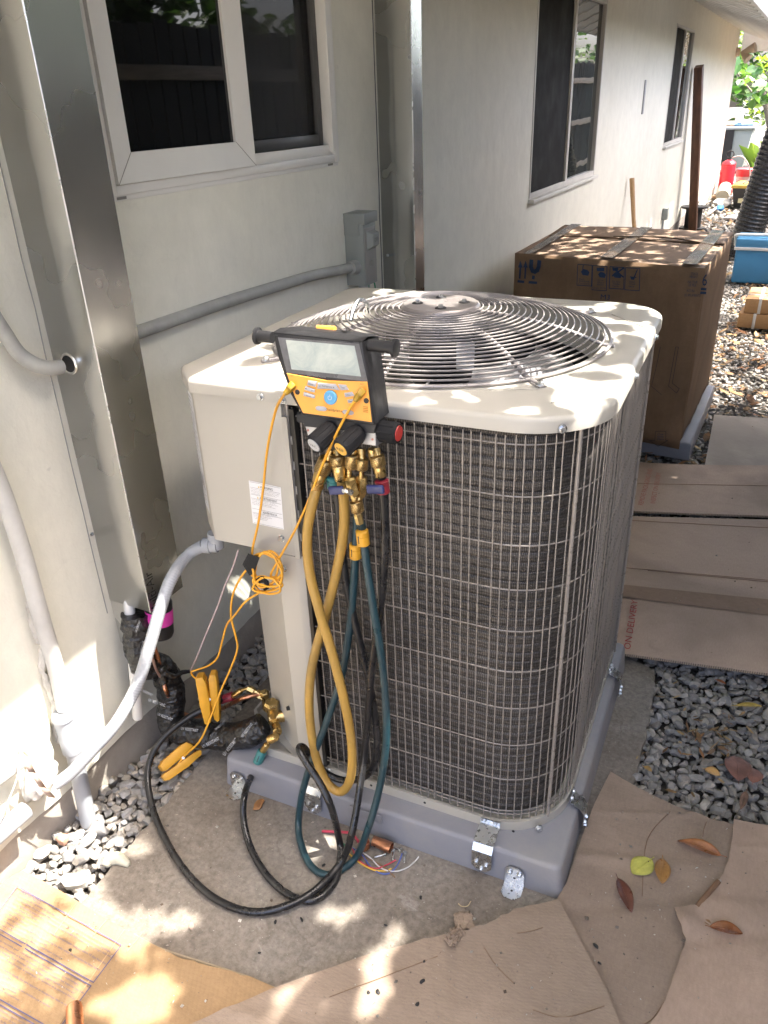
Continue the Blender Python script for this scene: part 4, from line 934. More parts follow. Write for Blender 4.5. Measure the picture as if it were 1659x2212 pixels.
# yellow hose: one loop, both ends at the manifold
def FV(l): return [fr(x, y, v) for (x, y, v) in l]
yp = [fp3(430, 770)] + FV([(676, 1085, -.51), (664, 1150, -.512), (668, 1230, -.514), (690, 1320, -.518), (720, 1420, -.52), (745, 1520, -.522), (760, 1610, -.525), (757, 1680, -.53), (737, 1710, -.532), (708, 1692, -.53), (684, 1640, -.52), (671, 1570, -.51), (668, 1500, -.505), (676, 1430, -.497), (702, 1335, -.488), (726, 1240, -.484), (741, 1160, -.484), (744, 1100, -.488)]) + [fp3(745, 690, -.497)]
yh = hose('yellow_hose', 'thick yellow refrigerant hose hanging in a loop below the manifold gauge', 'hose', yp, .0102, YELR, 14)
nut(yh, fp3(555, 415), fp3(478, 590), .0158); ferrule(yh, fp3(480, 585), fp3(420, 790), .0132)
nut(yh, fp3(678, 365), fp3(700, 500), .0152); ferrule(yh, fp3(700, 490), fp3(738, 690), .0132)
# teal hose with twin ball valves, both ends at the fork
tp_ = [fp3(985, 1240)] + FV([(784, 1150, -.498), (792, 1220, -.50), (806, 1310, -.505), (824, 1420, -.51), (834, 1530, -.515), (833, 1620, -.525), (818, 1710, -.545), (795, 1790, -.575)]) + [gd(770, 1850, .020), gd(735, 1880, .010), gd(700, 1889, .010), gd(668, 1865, .012), gd(648, 1815, .022)] + FV([(645, 1770, -.553), (655, 1705, -.54), (675, 1640, -.52), (705, 1560, -.497), (738, 1460, -.478), (756, 1350, -.474), (765, 1250, -.474), (768, 1190, -.474), (771, 1130, -.476), (772, 1105, -.480)])
thh = hose('teal_hose', 'dark teal refrigerant hose looping from the twin ball valves down to the slab', 'hose', tp_, .0082, TEALR, 12)
ferrule(thh, fp3(950, 1120), fp3(985, 1260), .0085, 6); nut(thh, fp3(925, 960), fp3(955, 1105), .0128)
def collar(par, P, Q, r, m_, name='collar'):
    b = MB(); b.lathe(P, Q, [(0, r * .86), (.05, r), (.30, r), (.31, r * .93), (.36, r * .93), (.37, r), (.95, r), (1, r * .88)], 16); o = b.build(name, m_, par, ang=40)
    s_ = MB(); ax = (Q - P).normalized(); d = ax.cross(Vector((1, 0, 0))).normalized()
    d = d if d.dot(CAM - P) > 0 else -d
    sd = ax.cross(d)
    s_.box((0, 0, 0), (.0018, .0022, (Q - P).length * .5), Matrix.Translation((P + Q) / 2 + d * r * .92 + sd * .0025) @ Vector((0, 0, 1)).rotation_difference(ax).to_matrix().to_4x4()); s_.build('slit', DARKIN, o)
    return o
collar(thh, fp3(1005, 1340), fp3(1025, 1530), .0125, YELP); collar(thh, fp3(920, 1515, -.474), fp3(925, 1700, -.474), .0125, YELP)
b = MB()
for (a, c, r) in (((840, 500), (840, 660), .0048), ((1005, 540), (1000, 660), .0048)): b.lathe(fp3(*a), fp3(*c), [(0, r), (1, r)], 12)
b.lathe(fp3(855, 650), fp3(915, 900), [(0, .0085), (.1, .0118), (.8, .0118), (1, .008)], 6); b.lathe(fp3(1000, 645, -.495), fp3(995, 900, -.495), [(0, .0085), (.1, .0118), (.8, .0118), (1, .008)], 6)
b.lathe(fp3(905, 880), fp3(915, 975), [(0, .0085), (.4, .0085), (.4, .0065), (1, .0065)], 12); b.lathe(fp3(985, 890, -.495), fp3(960, 960, -.5), [(0, .0075), (1, .006)], 10)
fk = b.build('ball_valve', BRASS, thh, ang=25)
nut(thh, fp3(890, 345), fp3(868, 530), .0138); nut(thh, fp3(1015, 405), fp3(1000, 555), .0118)
for q in (((580, 830), (770, 822)), ((1070, 810), (1290, 815))):
    a, c = fp3(*q[0], -.527), fp3(*q[1], -.527); ax = (c - a); nn = Vector((0, 0, 1)).cross(ax).normalized()
    M_ = Matrix((ax.normalized(), nn, ax.normalized().cross(nn))).transposed().to_4x4(); M_.translation = (a + c) / 2
    b = MB(); b.box((0, 0, 0), (ax.length, .008, .0165), M_, bev=.003, seg=3); b.build('valve_lever', mat('navy_vinyl', (0.022, 0.030, 0.11), 0.35), thh)
b = MB(); b.tube(cat([fp3(765, 825, -.527), fp3(820, 830, -.527), fp3(870, 860, -.522)], 4), .0055, 8); pv = fp3(812, 825, -.534); b.lathe(pv, pv - EV * .004, [(0, .0045), (1, .004)], 6); b.build('lever_arm', ZINC, thh)
# red-collar hose: manifold high side to liquid valve, outer loop on the slab
qt = [fp3(1255, 640, -.5)] + FV([(829, 1070, -.495), (832, 1150, -.487), (829, 1230, -.482), (818, 1340, -.48), (803, 1440, -.482), (796, 1530, -.487), (788, 1620, -.495), (776, 1710, -.535), (760, 1800, -.59)]) + [gd(738, 1860, .03), gd(690, 1915, .020), gd(630, 1953, .018), gd(545, 1970, .012), gd(460, 1938, .012), gd(390, 1868, .012), gd(342, 1780, .016), gd(320, 1700, .05), gd(325, 1640, .09), gd(355, 1592, .125), gd(410, 1548, .15), gd(465, 1521, .165)]
LQ = fr(500, 1505, -.36)
qt += [LQ + Vector((-.02, -.004, -.004)), LQ]
rh = hose('black_hose', 'black refrigerant hose with red end collars, the wide outer loop on the slab', 'hose', qt, .0084, BLACKR, 12)
nut(rh, fp3(1195, 370), fp3(1225, 515), .0138); ferrule(rh, fp3(1225, 505), fp3(1252, 645), .0108)
REDP = mat('dark_red_plastic', (0.22, 0.018, 0.03), 0.42)
collar(rh, fp3(1258, 690), fp3(1280, 860), .0128, REDP); collar(rh, fr(477, 1512, -.37), fr(503, 1503, -.36), .0122, REDP)
b = MB(); e = [LQ, fr(522, 1491, -.355), fr(535, 1487, -.352), fr(545, 1490, -.350), fr(557, 1497, -.348)]
b.lathe(e[0], e[1], [(0, .008), (.9, .008), (1, .006)], 12); b.tube(cat(e[1:4], 4), .0045, 8); b.lathe(e[2], e[4], [(0, .009), (.6, .009), (.7, .006), (1, .006)], 6); b.build('elbow_fitting', BRASS, rh, ang=35)
# teal-collar hose: manifold low side to suction valve, inner loop
lp = [fp3(615, 560, -.49)] + FV([(722, 1040, -.487), (731, 1090, -.484), (737, 1170, -.478), (748, 1260, -.474), (768, 1350, -.472), (790, 1440, -.470), (806, 1520, -.470), (814, 1590, -.472), (810, 1645, -.476), (790, 1676, -.480), (755, 1686, -.482), (722, 1680, -.484), (692, 1660, -.489), (672, 1636, -.50), (655, 1614, -.525), (646, 1618, -.545), (660, 1645, -.560), (690, 1690, -.575), (716, 1745, -.59)]) + [gd(732, 1810, .05), gd(736, 1850, .022), gd(722, 1905, .012), gd(680, 1944, .010), gd(630, 1936, .012), gd(580, 1895, .014), gd(543, 1835, .018), gd(526, 1770, .05), gd(529, 1715, .085)] + FV([(545, 1672, -.475)])
LE = fr(563, 1633, -.455); lp += [LE]
lh = hose('black_hose', 'black refrigerant hose with green-teal end collars, the inner loop by the pad', 'hose', lp, .0084, BLACKR, 12)
TEALP = mat('teal_plastic', (0.035, 0.17, 0.17), 0.42)
collar(lh, fp3(625, 630, -.49), fp3(640, 790, -.485), .0128, TEALP); collar(lh, fr(556, 1648, -.464), fr(567, 1622, -.450), .0128, TEALP)
b = MB(); e = [fr(566, 1626, -.452), fr(577, 1607, -.446), fr(583, 1598, -.443), fr(597, 1591, -.440)]
b.lathe(e[0], e[1], [(0, .0085), (.9, .0085), (1, .006)], 12); b.lathe(e[1], e[2], [(0, .0045), (1, .0045)], 10); b.lathe(e[2] - (e[3] - e[2]) * .1, e[3], [(0, .009), (.1, .0115), (.9, .0115), (1, .010)], 18); b.build('elbow_fitting', BRASS, lh, ang=35)

# ------------------------------------------------------------------ pipe clamp thermometers and their yellow leads
def clampjaw(P0, P1, wdir, thick, wid, name, parent, taper=.55):
    """one ribbed half of a spring clamp from handle end P0 to nose P1"""
    ax = (P1 - P0); L = ax.length; ex = ax.normalized(); ez = (Vector(wdir) - ex * Vector(wdir).dot(ex)).normalized(); ey = ez.cross(ex)
    M_ = Matrix((ex, ey, ez)).transposed().to_4x4(); M_.translation = P0
    b = MB(); pr = [(0, -thick * .35), (L * .04, -thick * .55), (L * .6, -thick * .5), (L * .97, -thick * .3), (L, 0), (L * .95, thick * .4), (L * .55, thick * .62), (L * .12, thick * .5), (0, thick * .25)]
    b.prism(pr, -wid / 2, wid / 2, M_, bev=.002, seg=2)
    for k in range(5): b.box((L * (.10 + .075 * k), thick * .5, 0), (L * .022, thick * .12, wid * .8), M_)
    return b.build(name, YELP, parent, ang=35)
def pipe_clamp(label, a0, a1, c0, c1, wdir, wid):
    t = thing('pipe_clamp', label, 'pipe clamp', tuple((a0 + a1) / 2), group='yellow pipe clamp thermometers')
    clampjaw(a0, a1, wdir, .024, wid, 'upper_jaw', t); clampjaw(c0, c1, wdir, -.020, wid * .95, 'lower_jaw', t)
    b = MB(); p = a0 + (a1 - a0) * .55; q = c0 + (c1 - c0) * .55; w_ = Vector(wdir).normalized()
    b.lathe((p + q) / 2 - w_ * wid * .56, (p + q) / 2 + w_ * wid * .56, [(0, .004), (1, .004)], 10); b.build('pivot_pin', ZINC, t); return t
g1 = lambda x, y, z: gd(x, y, z)
k1 = pipe_clamp('yellow pipe clamp lying open on the gravel beside the black taped pipe', g1(346, 1660, .045), g1(432, 1592, .060), g1(352, 1684, .020), g1(434, 1622, .040), CAM - g1(390, 1640, .04) - Vector((0, 0, .3)), .026)
k2a, k2b = fr(434, 1458, -.405), fr(450, 1560, -.425)
k2 = pipe_clamp('yellow pipe clamp standing upright on the copper pipe behind the black hose', k2a, k2b, k2a + EU * .022 + EV * .02, k2b + EU * .018 + EV * .02, CAM - k2a - EU * .5, .030)
def plug(par, q0, q1, h):
    a, c = mf.p3(*mz(*q0), h), mf.p3(*mz(*q1), h + .012); b = MB()
    ax = (c - a).normalized(); M_ = Vector((0, 0, 1)).rotation_difference(ax).to_matrix().to_4x4(); M_.translation = a
    L = (c - a).length
    b.box((0, 0, L * .25), (.019, .012, L * .5), M_, bev=.002); b.lathe(a + ax * L * .48, c, [(0, .0075), (.2, .0062), (.25, .0070), (.4, .0056), (.45, .0064), (.6, .005), (.65, .0056), (1, .0035)], 12)
    b.build('plug', mat('amber_plug', (0.36, 0.22, 0.02), 0.35), par, ang=35); return c
def lead(label, pq, pts, group='yellow clamp thermometer leads'):
    t = thing('clamp_lead', label, 'cable', tuple(pts[-1]), group=group)
    c = plug(t, *pq); b = MB(); b.tube(cat([c] + pts, 8), .0026, 8); b.build('cord', YELC, t, ang=80); return t
# left plug: down past the panel, through the coil, to the upright clamp
ccx = [fr(572, 1232, -.475), fr(575, 1262, -.472)]
def coilpts(cx, cy_, rx, ry, turns, v, ph=0, drift=(0, 0), dv=.0006):
    out = []
    for i in range(int(turns * 10)):
        a = ph + 2 * math.pi * i / 10; w_ = 1 + .16 * math.sin(i * 1.7)
        out.append(fr(cx + rx * w_ * math.cos(a) + drift[0] * i, cy_ + ry * w_ * math.sin(a) + drift[1] * i, v - dv * i))
    return out
l1 = lead('yellow thermometer lead from the left socket, coiled on the beige panel edge', ((510, 690), (415, 790), .004),
          FV([(598, 880, -.500), (584, 935, -.485), (575, 990, -.475), (568, 1060, -.470), (558, 1130, -.470), (545, 1190, -.474)]) + coilpts(572, 1225, 30, 36, 3.2, -.476, 2.6, (.25, .35)) +
          FV([(540, 1225, -.468), (520, 1248, -.46), (503, 1285, -.45), (499, 1330, -.44), (508, 1370, -.44), (513, 1400, -.43), (500, 1440, -.43), (478, 1490, -.44), (455, 1550, -.46), (432, 1600, -.48)]) + [gd(400, 1632, .055), gd(384, 1652, .04)])
l2 = lead('yellow thermometer lead from the right socket, crossing the gauge to the coil', ((1180, 745), (1095, 860), .004),
          FV([(757, 880, -.54), (738, 915, -.54), (716, 960, -.54), (690, 1020, -.525), (665, 1085, -.505), (640, 1140, -.49), (618, 1180, -.482), (604, 1205, -.48)]) + coilpts(574, 1258, 30, 16, 2.6, -.482, -1.2, (.1, .4)) +
          FV([(556, 1283, -.475), (530, 1300, -.465), (508, 1328, -.452), (490, 1350, -.44), (480, 1385, -.43), (470, 1420, -.42), (450, 1438, -.41), (425, 1447, -.41), (413, 1452, -.41), (420, 1463, -.405), (432, 1468, -.402)]))
b = MB()
for (x, y, dx, dy, v) in ((541, 1217, 17, 20, -.492), ):
    b.add([fr(x - 18, y + 2, v), fr(x - 5, y - 22, v), fr(x + 20, y - 13, v), fr(x + 8, y + 22, v), fr(x - 2, y + 27, v), fr(x - 18, y + 2, v + .02), fr(x - 5, y - 22, v + .02), fr(x + 20, y - 13, v + .02), fr(x + 8, y + 22, v + .02), fr(x - 2, y + 27, v + .02)], [(0, 1, 2, 3, 4), (0, 5, 6, 1), (1, 6, 7, 2), (2, 7, 8, 3), (3, 8, 9, 4), (4, 9, 5, 0), (9, 8, 7, 6, 5)])
VEL = mat('black_hook_strap', (0.012, 0.012, 0.012), 0.85, bmp=.4, bs=200)
b.build('cable_tie_strap', VEL, l1)
b = MB(); sp_ = cat([fr(552, 1262, -.478), fr(556, 1248, -.49), fr(570, 1246, -.494), fr(578, 1256, -.490), fr(570, 1264, -.482)], 5)
for a, c in zip(sp_, sp_[1:]): b.quad(a, c, c + Vector((0, 0, -.016)), a + Vector((0, 0, -.016)))
o = b.build('cable_tie_strap', VEL, l2, ang=60); o.modifiers.new('s', 'SOLIDIFY').thickness = .0025
# ================================================================== PIPES, CONDUITS AND BOXES ON THE WALL
BR = mat('broken_render', (0.56, 0.53, 0.48), 0.85, var=0.25, vs=18, bmp=1.0, bs=45, dirt=(0.2, 0.18, 0.16), dirt_amt=.7)
def tapemat():
    m, t, p = nodes('shiny_black_tape'); p.inputs['Base Color'].default_value = (0.010, 0.010, 0.011, 1); p.inputs['Roughness'].default_value = 0.13; p.inputs['Specular IOR Level'].default_value = 0.7
    b1 = bump(t, p, nz(t, 40, 5, 0.65, dist=1.5), 0.6, 0.008); bump(t, p, nz(t, 110, 4, 0.6, dist=1.0), 0.4, 0.003, b1); return m
TAPE = tapemat()
t = thing('taped_line', 'fat black-taped refrigerant pipe bending from the wall to the brass valve', 'insulated pipe', (0.06, 1.19, .1))
tp2 = [wl(292, 1325, .065), wl(297, 1375, .065), wl(310, 1430, .07), Vector((0.075, 1.20, .255)), Vector((.085, 1.205, .175)), gd(372, 1565, .085), gd(430, 1585, .075), gd(490, 1592, .085), fr(535, 1585, -.42), fr(572, 1566, -.395)]
pp = cat(tp2, 9); rr = [.036 + .004 * mnoise.noise(Vector((i * .35, 2, 0))) for i in range(len(pp))]; rr[-1] = .026; rr[-2] = .032
fine = []; fr2 = []
for i in range(len(pp) - 1):
    for k in range(3): fine.append(pp[i].lerp(pp[i + 1], k / 3)); fr2.append(rr[i] + (rr[i + 1] - rr[i]) * k / 3)
fine.append(pp[-1]); fr2.append(rr[-1])
b = MB(); b.tube(fine, fr2, 36)
b.v = [tuple(Vector(v) + Vector((1, .6, .8)) * .0050 * mnoise.noise(Vector(v) * 48 + Vector((3, 0, 0))) + Vector((.5, -1, .6)) * .0034 * mnoise.noise(Vector(v) * 120)) for v in b.v]
tl2 = b.build('taped_insulation', TAPE, t, ang=16)
from mathutils.bvhtree import BVHTree
bvh = BVHTree.FromPolygons([Vector(v) for v in b.v], b.f)
for i, (q, ang_, sz) in enumerate((((462, 1600), -28, 30), ((505, 1608), -52, 32), ((540, 1572), -52, 26), ((415, 1572), 8, 28), ((345, 1515), 20, 28), ((362, 1545), 22, 26), ((322, 1492), 25, 22), ((318, 1395), -75, 20), ((482, 1562), -40, 20), ((308, 1350), -70, 18))):
    best = min(pp, key=lambda P: (lambda d: (829.5 + F_PX * d.dot(rt) / d.dot(fw) - q[0]) ** 2 + (1106 - F_PX * d.dot(up) / d.dot(fw) - q[1]) ** 2)(P - CAM))
    n_ = (CAM - best).normalized(); f = PF(best + n_ * .0335, rt, up); c, s_ = math.cos(R(-ang_)), math.sin(R(-ang_))
    o2 = f.uv(*q); L = sz * .00165; hh = L * .17
    A = (o2[0] - c * L / 2, o2[1] - s_ * L / 2); B_ = (o2[0] + c * L / 2, o2[1] + s_ * L / 2); T_ = (A[0] - s_ * hh, A[1] + c * hh)
    lo = letters('lettering', 'UV RESISTANT', f, A, B_, T_, INKW, tl2, h=.03, px=False)
    for v in lo.data.vertices:                              # lay the print on the tape
        hit = bvh.ray_cast(v.co, -n_, .2)[0]
        if hit is not None: v.co = hit + n_ * .0012
t = thing('copper_line', 'thin copper pipe with black tape joint running down to the liquid valve', 'pipe', tuple(gd(400, 1560, .03)))
cpp = [wl(332, 1392, .10), wl(343, 1430, .10), wl(352, 1470, .10), wl(362, 1500, .105), gd(385, 1535, .055), gd(425, 1548, .045), gd(470, 1535, .075), fr(520, 1510, -.375), fr(560, 1500, -.35)]
b = MB(); b.tube(cat(cpp, 8), .0058, 10); b.build('pipe', COPPER, t, ang=80)
b = MB(); b.tube(cat([wl(324, 1400, .11), wl(335, 1440, .11), wl(346, 1462, .105)], 6), .0035, 8); b.build('pipe', mat('pinkish_copper', (0.5, 0.34, 0.30), 0.35, metal=.8), t, ang=80)
tj = cat([wl(348, 1440, .105), wl(352, 1468, .105), wl(356, 1478, .11)], 4); b = MB(); b.tube(tj, [.010 + .002 * (i % 2) for i in range(len(tj))], 10); b.tube(cat([wl(352, 1452, .11), wl(375, 1462, .12), wl(392, 1453, .125), wl(412, 1450, .13)], 5), [.0075, .009, .0085, .010, .009, .0085, .008, .0085, .0075, .007, .0065, .006, .006, .005, .005, .004], 9); b.build('tape_wrap', TAPE, t, ang=80)
t = thing('filter_drier', 'black filter drier with a bright pink label below the metal line cover', 'filter drier', tuple(wl(345, 1360, .11)))
a, c = wl(341, 1288, .105), wl(347, 1378, .105)
b = MB(); b.lathe(a, c, [(0, .010), (.05, .030), (.14, .034), (.86, .034), (.95, .030), (1, .010)], 28); b.build('body', BLACKP, t)
ax = (c - a); b = MB(); b.lathe(a + ax * .30, a + ax * .62, [(0, .0346), (1, .0346)], 28); b.build('label', mat('hot_pink_label', (0.80, 0.06, 0.45), 0.5), t)
t = thing('thermostat_wire', 'thin pinkish-grey wire hanging from the control box to the taped joint', 'wire', tuple(wl(412, 1450, .13)))
b = MB(); b.tube(cat([fr(515, 1188, -.40), fr(503, 1225, -.405), fr(484, 1270, -.41), fr(470, 1310, -.41), fr(445, 1370, -.41), fr(425, 1420, -.41), wl(411, 1450, .13)], 8), .0024, 7); b.build('wire', mat('pink_grey_wire', (0.46, 0.36, 0.36), 0.5), t, ang=80)
# electrical whip from the control box down to the wall stub
wp = [fr(470, 1178, -.375), fr(440, 1178, -.385), fr(405, 1200, -.40), wl(370, 1250, .225), wl(345, 1320, .215), wl(322, 1400, .20), wl(296, 1480, .18), wl(252, 1560, .16), wl(200, 1620, .125), wl(155, 1668, .09), wl(118, 1695, .065)]
t = thing('flexible_conduit', 'grey liquid-tight flexible conduit curving from the control box to the wall', 'conduit', tuple(wp[-1]))
pp = cat(wp[1:], 14); n_ = len(pp); 
fine = [];
for i in range(len(pp) - 1):
    for k in range(4): fine.append(pp[i].lerp(pp[i + 1], k / 4))
fine.append(pp[-1])
b = MB(); b.tube(fine, [.0142 + .0005 * ((i // 2) % 2) for i in range(len(fine))], 16); b.build('sleeve', PVCG, t, ang=60)
b = MB(); b.lathe(wp[0] + Vector((0, 0, .0)), wp[1], [(0, .017), (.5, .017), (.52, .0195), (1, .0185)], 20); e0 = fr(465, 1150, -.37); b.lathe(e0, fr(468, 1182, -.372), [(0, .019), (1, .018)], 16); b.build('end_fitting', PVCG, t)
# disconnect switch
t = thing('switch_box', 'small grey electrical disconnect box on the wall beside the far line cover', 'switch box', (0, 2.56, 1.02))
dp = 0.072; y0, z0, z1 = 2.448, 1.005, 1.238; y1 = wl(812, 520, dp).y
BG = mat('grey_enamel', (0.27, 0.285, 0.265), 0.4, var=0.05)
b = MB(); b.box((dp / 2, (y0 + y1) / 2, (z0 + z1) / 2), (dp, y1 - y0, z1 - z0), bev=.002); b.build('box', BG, t)
b = MB(); b.box((dp / 2 + .004, (y0 + y1) / 2, z1 - .012), (dp + .008, y1 - y0 + .006, .034), bev=.002); b.box((dp / 2 - .006, y0 - .002, z1 - .038), (dp - .014, .003, .055), bev=.001); b.build('hood', BG, t)
b = MB(); b.box((dp + .001, (y0 + y1) / 2, z0 + .1), (.003, y1 - y0 - .012, .18), bev=.001); b.build('cover', mat('grey_enamel_cover', (0.27, 0.26, 0.24), 0.4, var=0.05), t)
b = MB(); b.prism([(-.030, -.030), (.030, -.030), (.030, .030), (-.030, .030)], 0, .022, PF((dp + .002, (y0 + y1) / 2 + .004, z1 - .085), (0, 1, 0), (0, 0, 1)).M, top=[(-.022, -.016), (.022, -.016), (.022, .022), (-.022, .022)], bev=.002); pl = b.build('pull_handle', BG, t)
pfh = PF((dp + .0245, (y0 + y1) / 2 + .004, z1 - .085), (0, 1, 0), (0, 0, 1)); letters('lettering', 'OFF', pfh, (-.016, -.004), (.012, -.004), (-.016, .009), mat('embossed', (0.14, 0.14, 0.13), .5), pl, h=.0006, px=False)
b = MB(); b.tube([(dp + .0035, (y0 + y1) / 2 + .012 * math.cos(a), z0 + .072 + .012 * math.sin(a)) for a in [i * math.pi / 10 for i in range(20)]], .0012, 6, closed=True); b.build('embossed_ring', BG, t)
b = MB(); gx = Vector((.030, (y0 + y1) / 2 + .025, z0)); b.lathe(gx, gx - Vector((0, 0, .035)), [(0, .021), (1, .021)], 16); b.lathe(gx - Vector((0, 0, .03)), gx - Vector((0, 0, .5)), [(0, .0175), (1, .0175)], 16); b.build('conduit_stub', PVCG, t)
b = MB(); b.tube(cat([gx + Vector((.012, .0, -.002)), gx + Vector((.018, .035, -.004)), gx + Vector((.016, .052, -.04)), gx + Vector((.01, .045, -.12)), gx + Vector((.01, .04, -.3))], 6), .0026, 7); b.tube([gx + Vector((.019, -.004, -.005)), gx + Vector((.019, -.004, -.4))], .0024, 6); b.build('ground_wire', mat('green_wire', (0.03, 0.30, 0.12), 0.45), t, ang=80)
# conduit along the wall, painted over
GP = mat('weathered_painted_pipe', (0.32, 0.32, 0.30), 0.6, var=0.18, vs=10, bmp=0.4, bs=30, dirt=(0.45, 0.44, 0.40), dirt_amt=0.5)
t = thing('wall_conduit', 'horizontal painted conduit on the wall leading to the grey switch box', 'conduit', (0, 1.9, 1.08))
cp_ = [(.012, 1.26, 1.105), (.013, 1.5, 1.103), (.013, 1.75, 1.100), (.014, 2.0, 1.093), (.016, 2.2, 1.086), (.026, 2.36, 1.075), (.034, 2.47, 1.068)]
b = MB(); b.tube(cat(cp_, 8), .0165, 14); b.lathe((.034, 2.415, 1.071), (.035, 2.462, 1.068), [(0, .0215), (.6, .0225), (.7, .026), (1, .026)], 16); b.build('pipe', GP, t, ang=70)
# left wall: curved conduit entering the cover, down pipe, stubs
t = thing('curved_conduit', 'painted conduit curving along the left wall into the metal line cover', 'conduit', tuple(wl(60, 770, .03)))
b = MB(); b.tube(cat([wl(-60, 600, .016), wl(-25, 665, .018), wl(10, 720, .02), wl(40, 763, .026), wl(75, 787, .036), wl(108, 795, .043), hp + Vector((0, .01, 0))], 8), .0155, 14); b.build('pipe', GP, t, ang=70)
t = thing('down_pipe', 'painted grey plastic pipe standing against the left wall into the stones', 'pipe', tuple(gd(192, 1778)))
d0 = [wl(-55, 930, .03), wl(0, 1050, .03), wl(48, 1190, .03), wl(88, 1330, .032), wl(120, 1440, .033), wl(140, 1530, .034)]
b = MB(); b.tube(cat(d0, 8), .0185, 16); b.build('upper_pipe', PVCP, t, ang=70)
b = MB(); b.tube(cat([wl(141, 1535, .036), wl(151, 1580, .040), wl(165, 1650, .046), gd(192, 1778, -.02)], 6), .0195, 16); b.build('lower_pipe', PVCG, t, ang=70)
b = MB(); a, c = wl(133, 1540, .037), wl(158, 1622, .042); b.lathe(a, c, [(0, .022), (.06, .0255), (.14, .0255), (.16, .0225), (.55, .0225), (.6, .024), (.98, .024), (1, .021)], 20); b.build('coupling', PVCG, t)
cl_ = cat([wl(30 + 100 * i / 12 + 5 * math.sin(i * 2.1), 1130 + 470 * i / 12, .006) for i in range(13)], 6)
b = MB(); b.tube(cl_, [.009 + .005 * mnoise.noise(Vector((i * .9, 1, 0))) + .004 * mnoise.noise(Vector((i * .31, 7, 0))) for i in range(len(cl_))], 9)
b.v = [tuple(Vector(v) + Vector((1, 1, 1)) * .004 * mnoise.noise(Vector(v) * 120)) for v in b.v]; b.build('crumbling_render', BR, t, ang=30)
# square junction box with broken render round it, and stub pipes at the far left
t = thing('junction_box', 'sunlit pale wall box and broken render where the flexible conduit enters', 'junction box', tuple(wl(60, 1690, .05)))
q0 = [wl(x, y, .05) for x, y in ((48, 1625), (92, 1668), (140, 1700), (100, 1735), (40, 1690))]
BR0 = mat('broken_render', (0.56, 0.53, 0.48), 0.85, var=0.25, vs=18, bmp=1.0, bs=45, dirt=(0.2, 0.18, 0.16), dirt_amt=.7)
bm_ = bmesh.new(); bmesh.ops.create_icosphere(bm_, subdivisions=4, radius=1)
for v in bm_.verts:
    v.co *= 1 + .22 * mnoise.noise(v.co * 2.2) + .10 * mnoise.noise(v.co * 7)
cc = wl(86, 1682, .040); M_ = Matrix.Translation(cc) @ Matrix.Rotation(R(38), 4, 'X') @ Matrix.Diagonal((.036, .050, .030, 1)); b = MB(); b.bm(bm_, M_); b.build('broken_render', BR, t, ang=50)
bm_ = bmesh.new(); bmesh.ops.create_icosphere(bm_, subdivisions=4, radius=1)
for v in bm_.verts: v.co *= 1 + .25 * mnoise.noise(v.co * 1.8 + Vector((4, 1, 2))) + .06 * mnoise.noise(v.co * 8)
b = MB(); b.bm(bm_, Matrix.Translation(wl(78, 1600, .008)) @ Matrix.Diagonal((.016, .045, .085, 1))); b.build('render_patch', STUCCO, t, ang=60)
b = MB(); fl_ = [wl(48, 1640, .072), wl(62, 1668, .078), wl(84, 1700, .08), wl(104, 1722, .075)]
for i in range(3): b.quad(fl_[i], fl_[i + 1], fl_[i + 1] + Vector((.006, .012, -.012)), fl_[i] + Vector((.006, .012, -.012)))
o = b.build('rusty_plate', mat('rusty_plate', (0.42, 0.33, 0.28), 0.7, var=.4, vs=60, dirt=(0.25, 0.08, 0.03), dirt_amt=.8), t); o.modifiers.new('s', 'SOLIDIFY').thickness = .003
b = MB(); b.tube(cat([wl(48, 1590, .07), wl(46, 1640, .074), wl(34, 1690, .074), wl(14, 1740, .07), wl(-10, 1800, .066)], 6), .0022, 6); b.build('bare_wire', mat('old_wire', (0.45, 0.43, 0.4), .6), t, ang=80)
t = thing('stub_pipe', 'sunlit grey pipe stub low on the left wall at the picture edge', 'pipe', tuple(wl(20, 1760, .04)))
b = MB(); b.lathe(wl(-60, 1850, .045), wl(58, 1748, .045), [(0, .021), (.985, .021), (1, .017)], 18); b.build('pipe', PVCG, t, ang=60)
t = thing('stub_pipe', 'short pale pipe above the grey stub at the left picture edge', 'pipe', tuple(wl(10, 1670, .03)))
b = MB(); b.lathe(wl(-70, 1730, .03), wl(52, 1640, .03), [(0, .016), (1, .016)], 16); b.build('pipe', PVCP, t, ang=60)
t = thing('meter_box', 'pale blue-grey flat box on the left wall cut by the picture edge', 'wall box', tuple(wl(-20, 1640, .0)))
b = MB(); a, c = wl(30, 1650, .03), wl(-120, 1500, .03); b.box((.015, (a.y + c.y) / 2 - .01, (a.z + c.z) / 2 + .03), (.03, abs(a.y - c.y), .13), bev=.004); b.build('case', mat('pale_blue_grey', (0.50, 0.53, 0.56), .4), t)
# white drain pipe beside the cover
t = thing('drain_pipe', 'white plastic drain pipe hanging below the metal line cover', 'pipe', tuple(wl(298, 1560, .05)))
a, c = Vector((.052, 1.178, .60)), wl(298, 1552, .052); c = Vector((.052, 1.178, c.z)) + Vector((0, -.045, 0)); b = MB(); b.lathe(a, wl(298, 1552, .052), [(0, .0135), (.99, .0135), (1, .011)], 18); b.build('pipe', PVCW, t, ang=60)

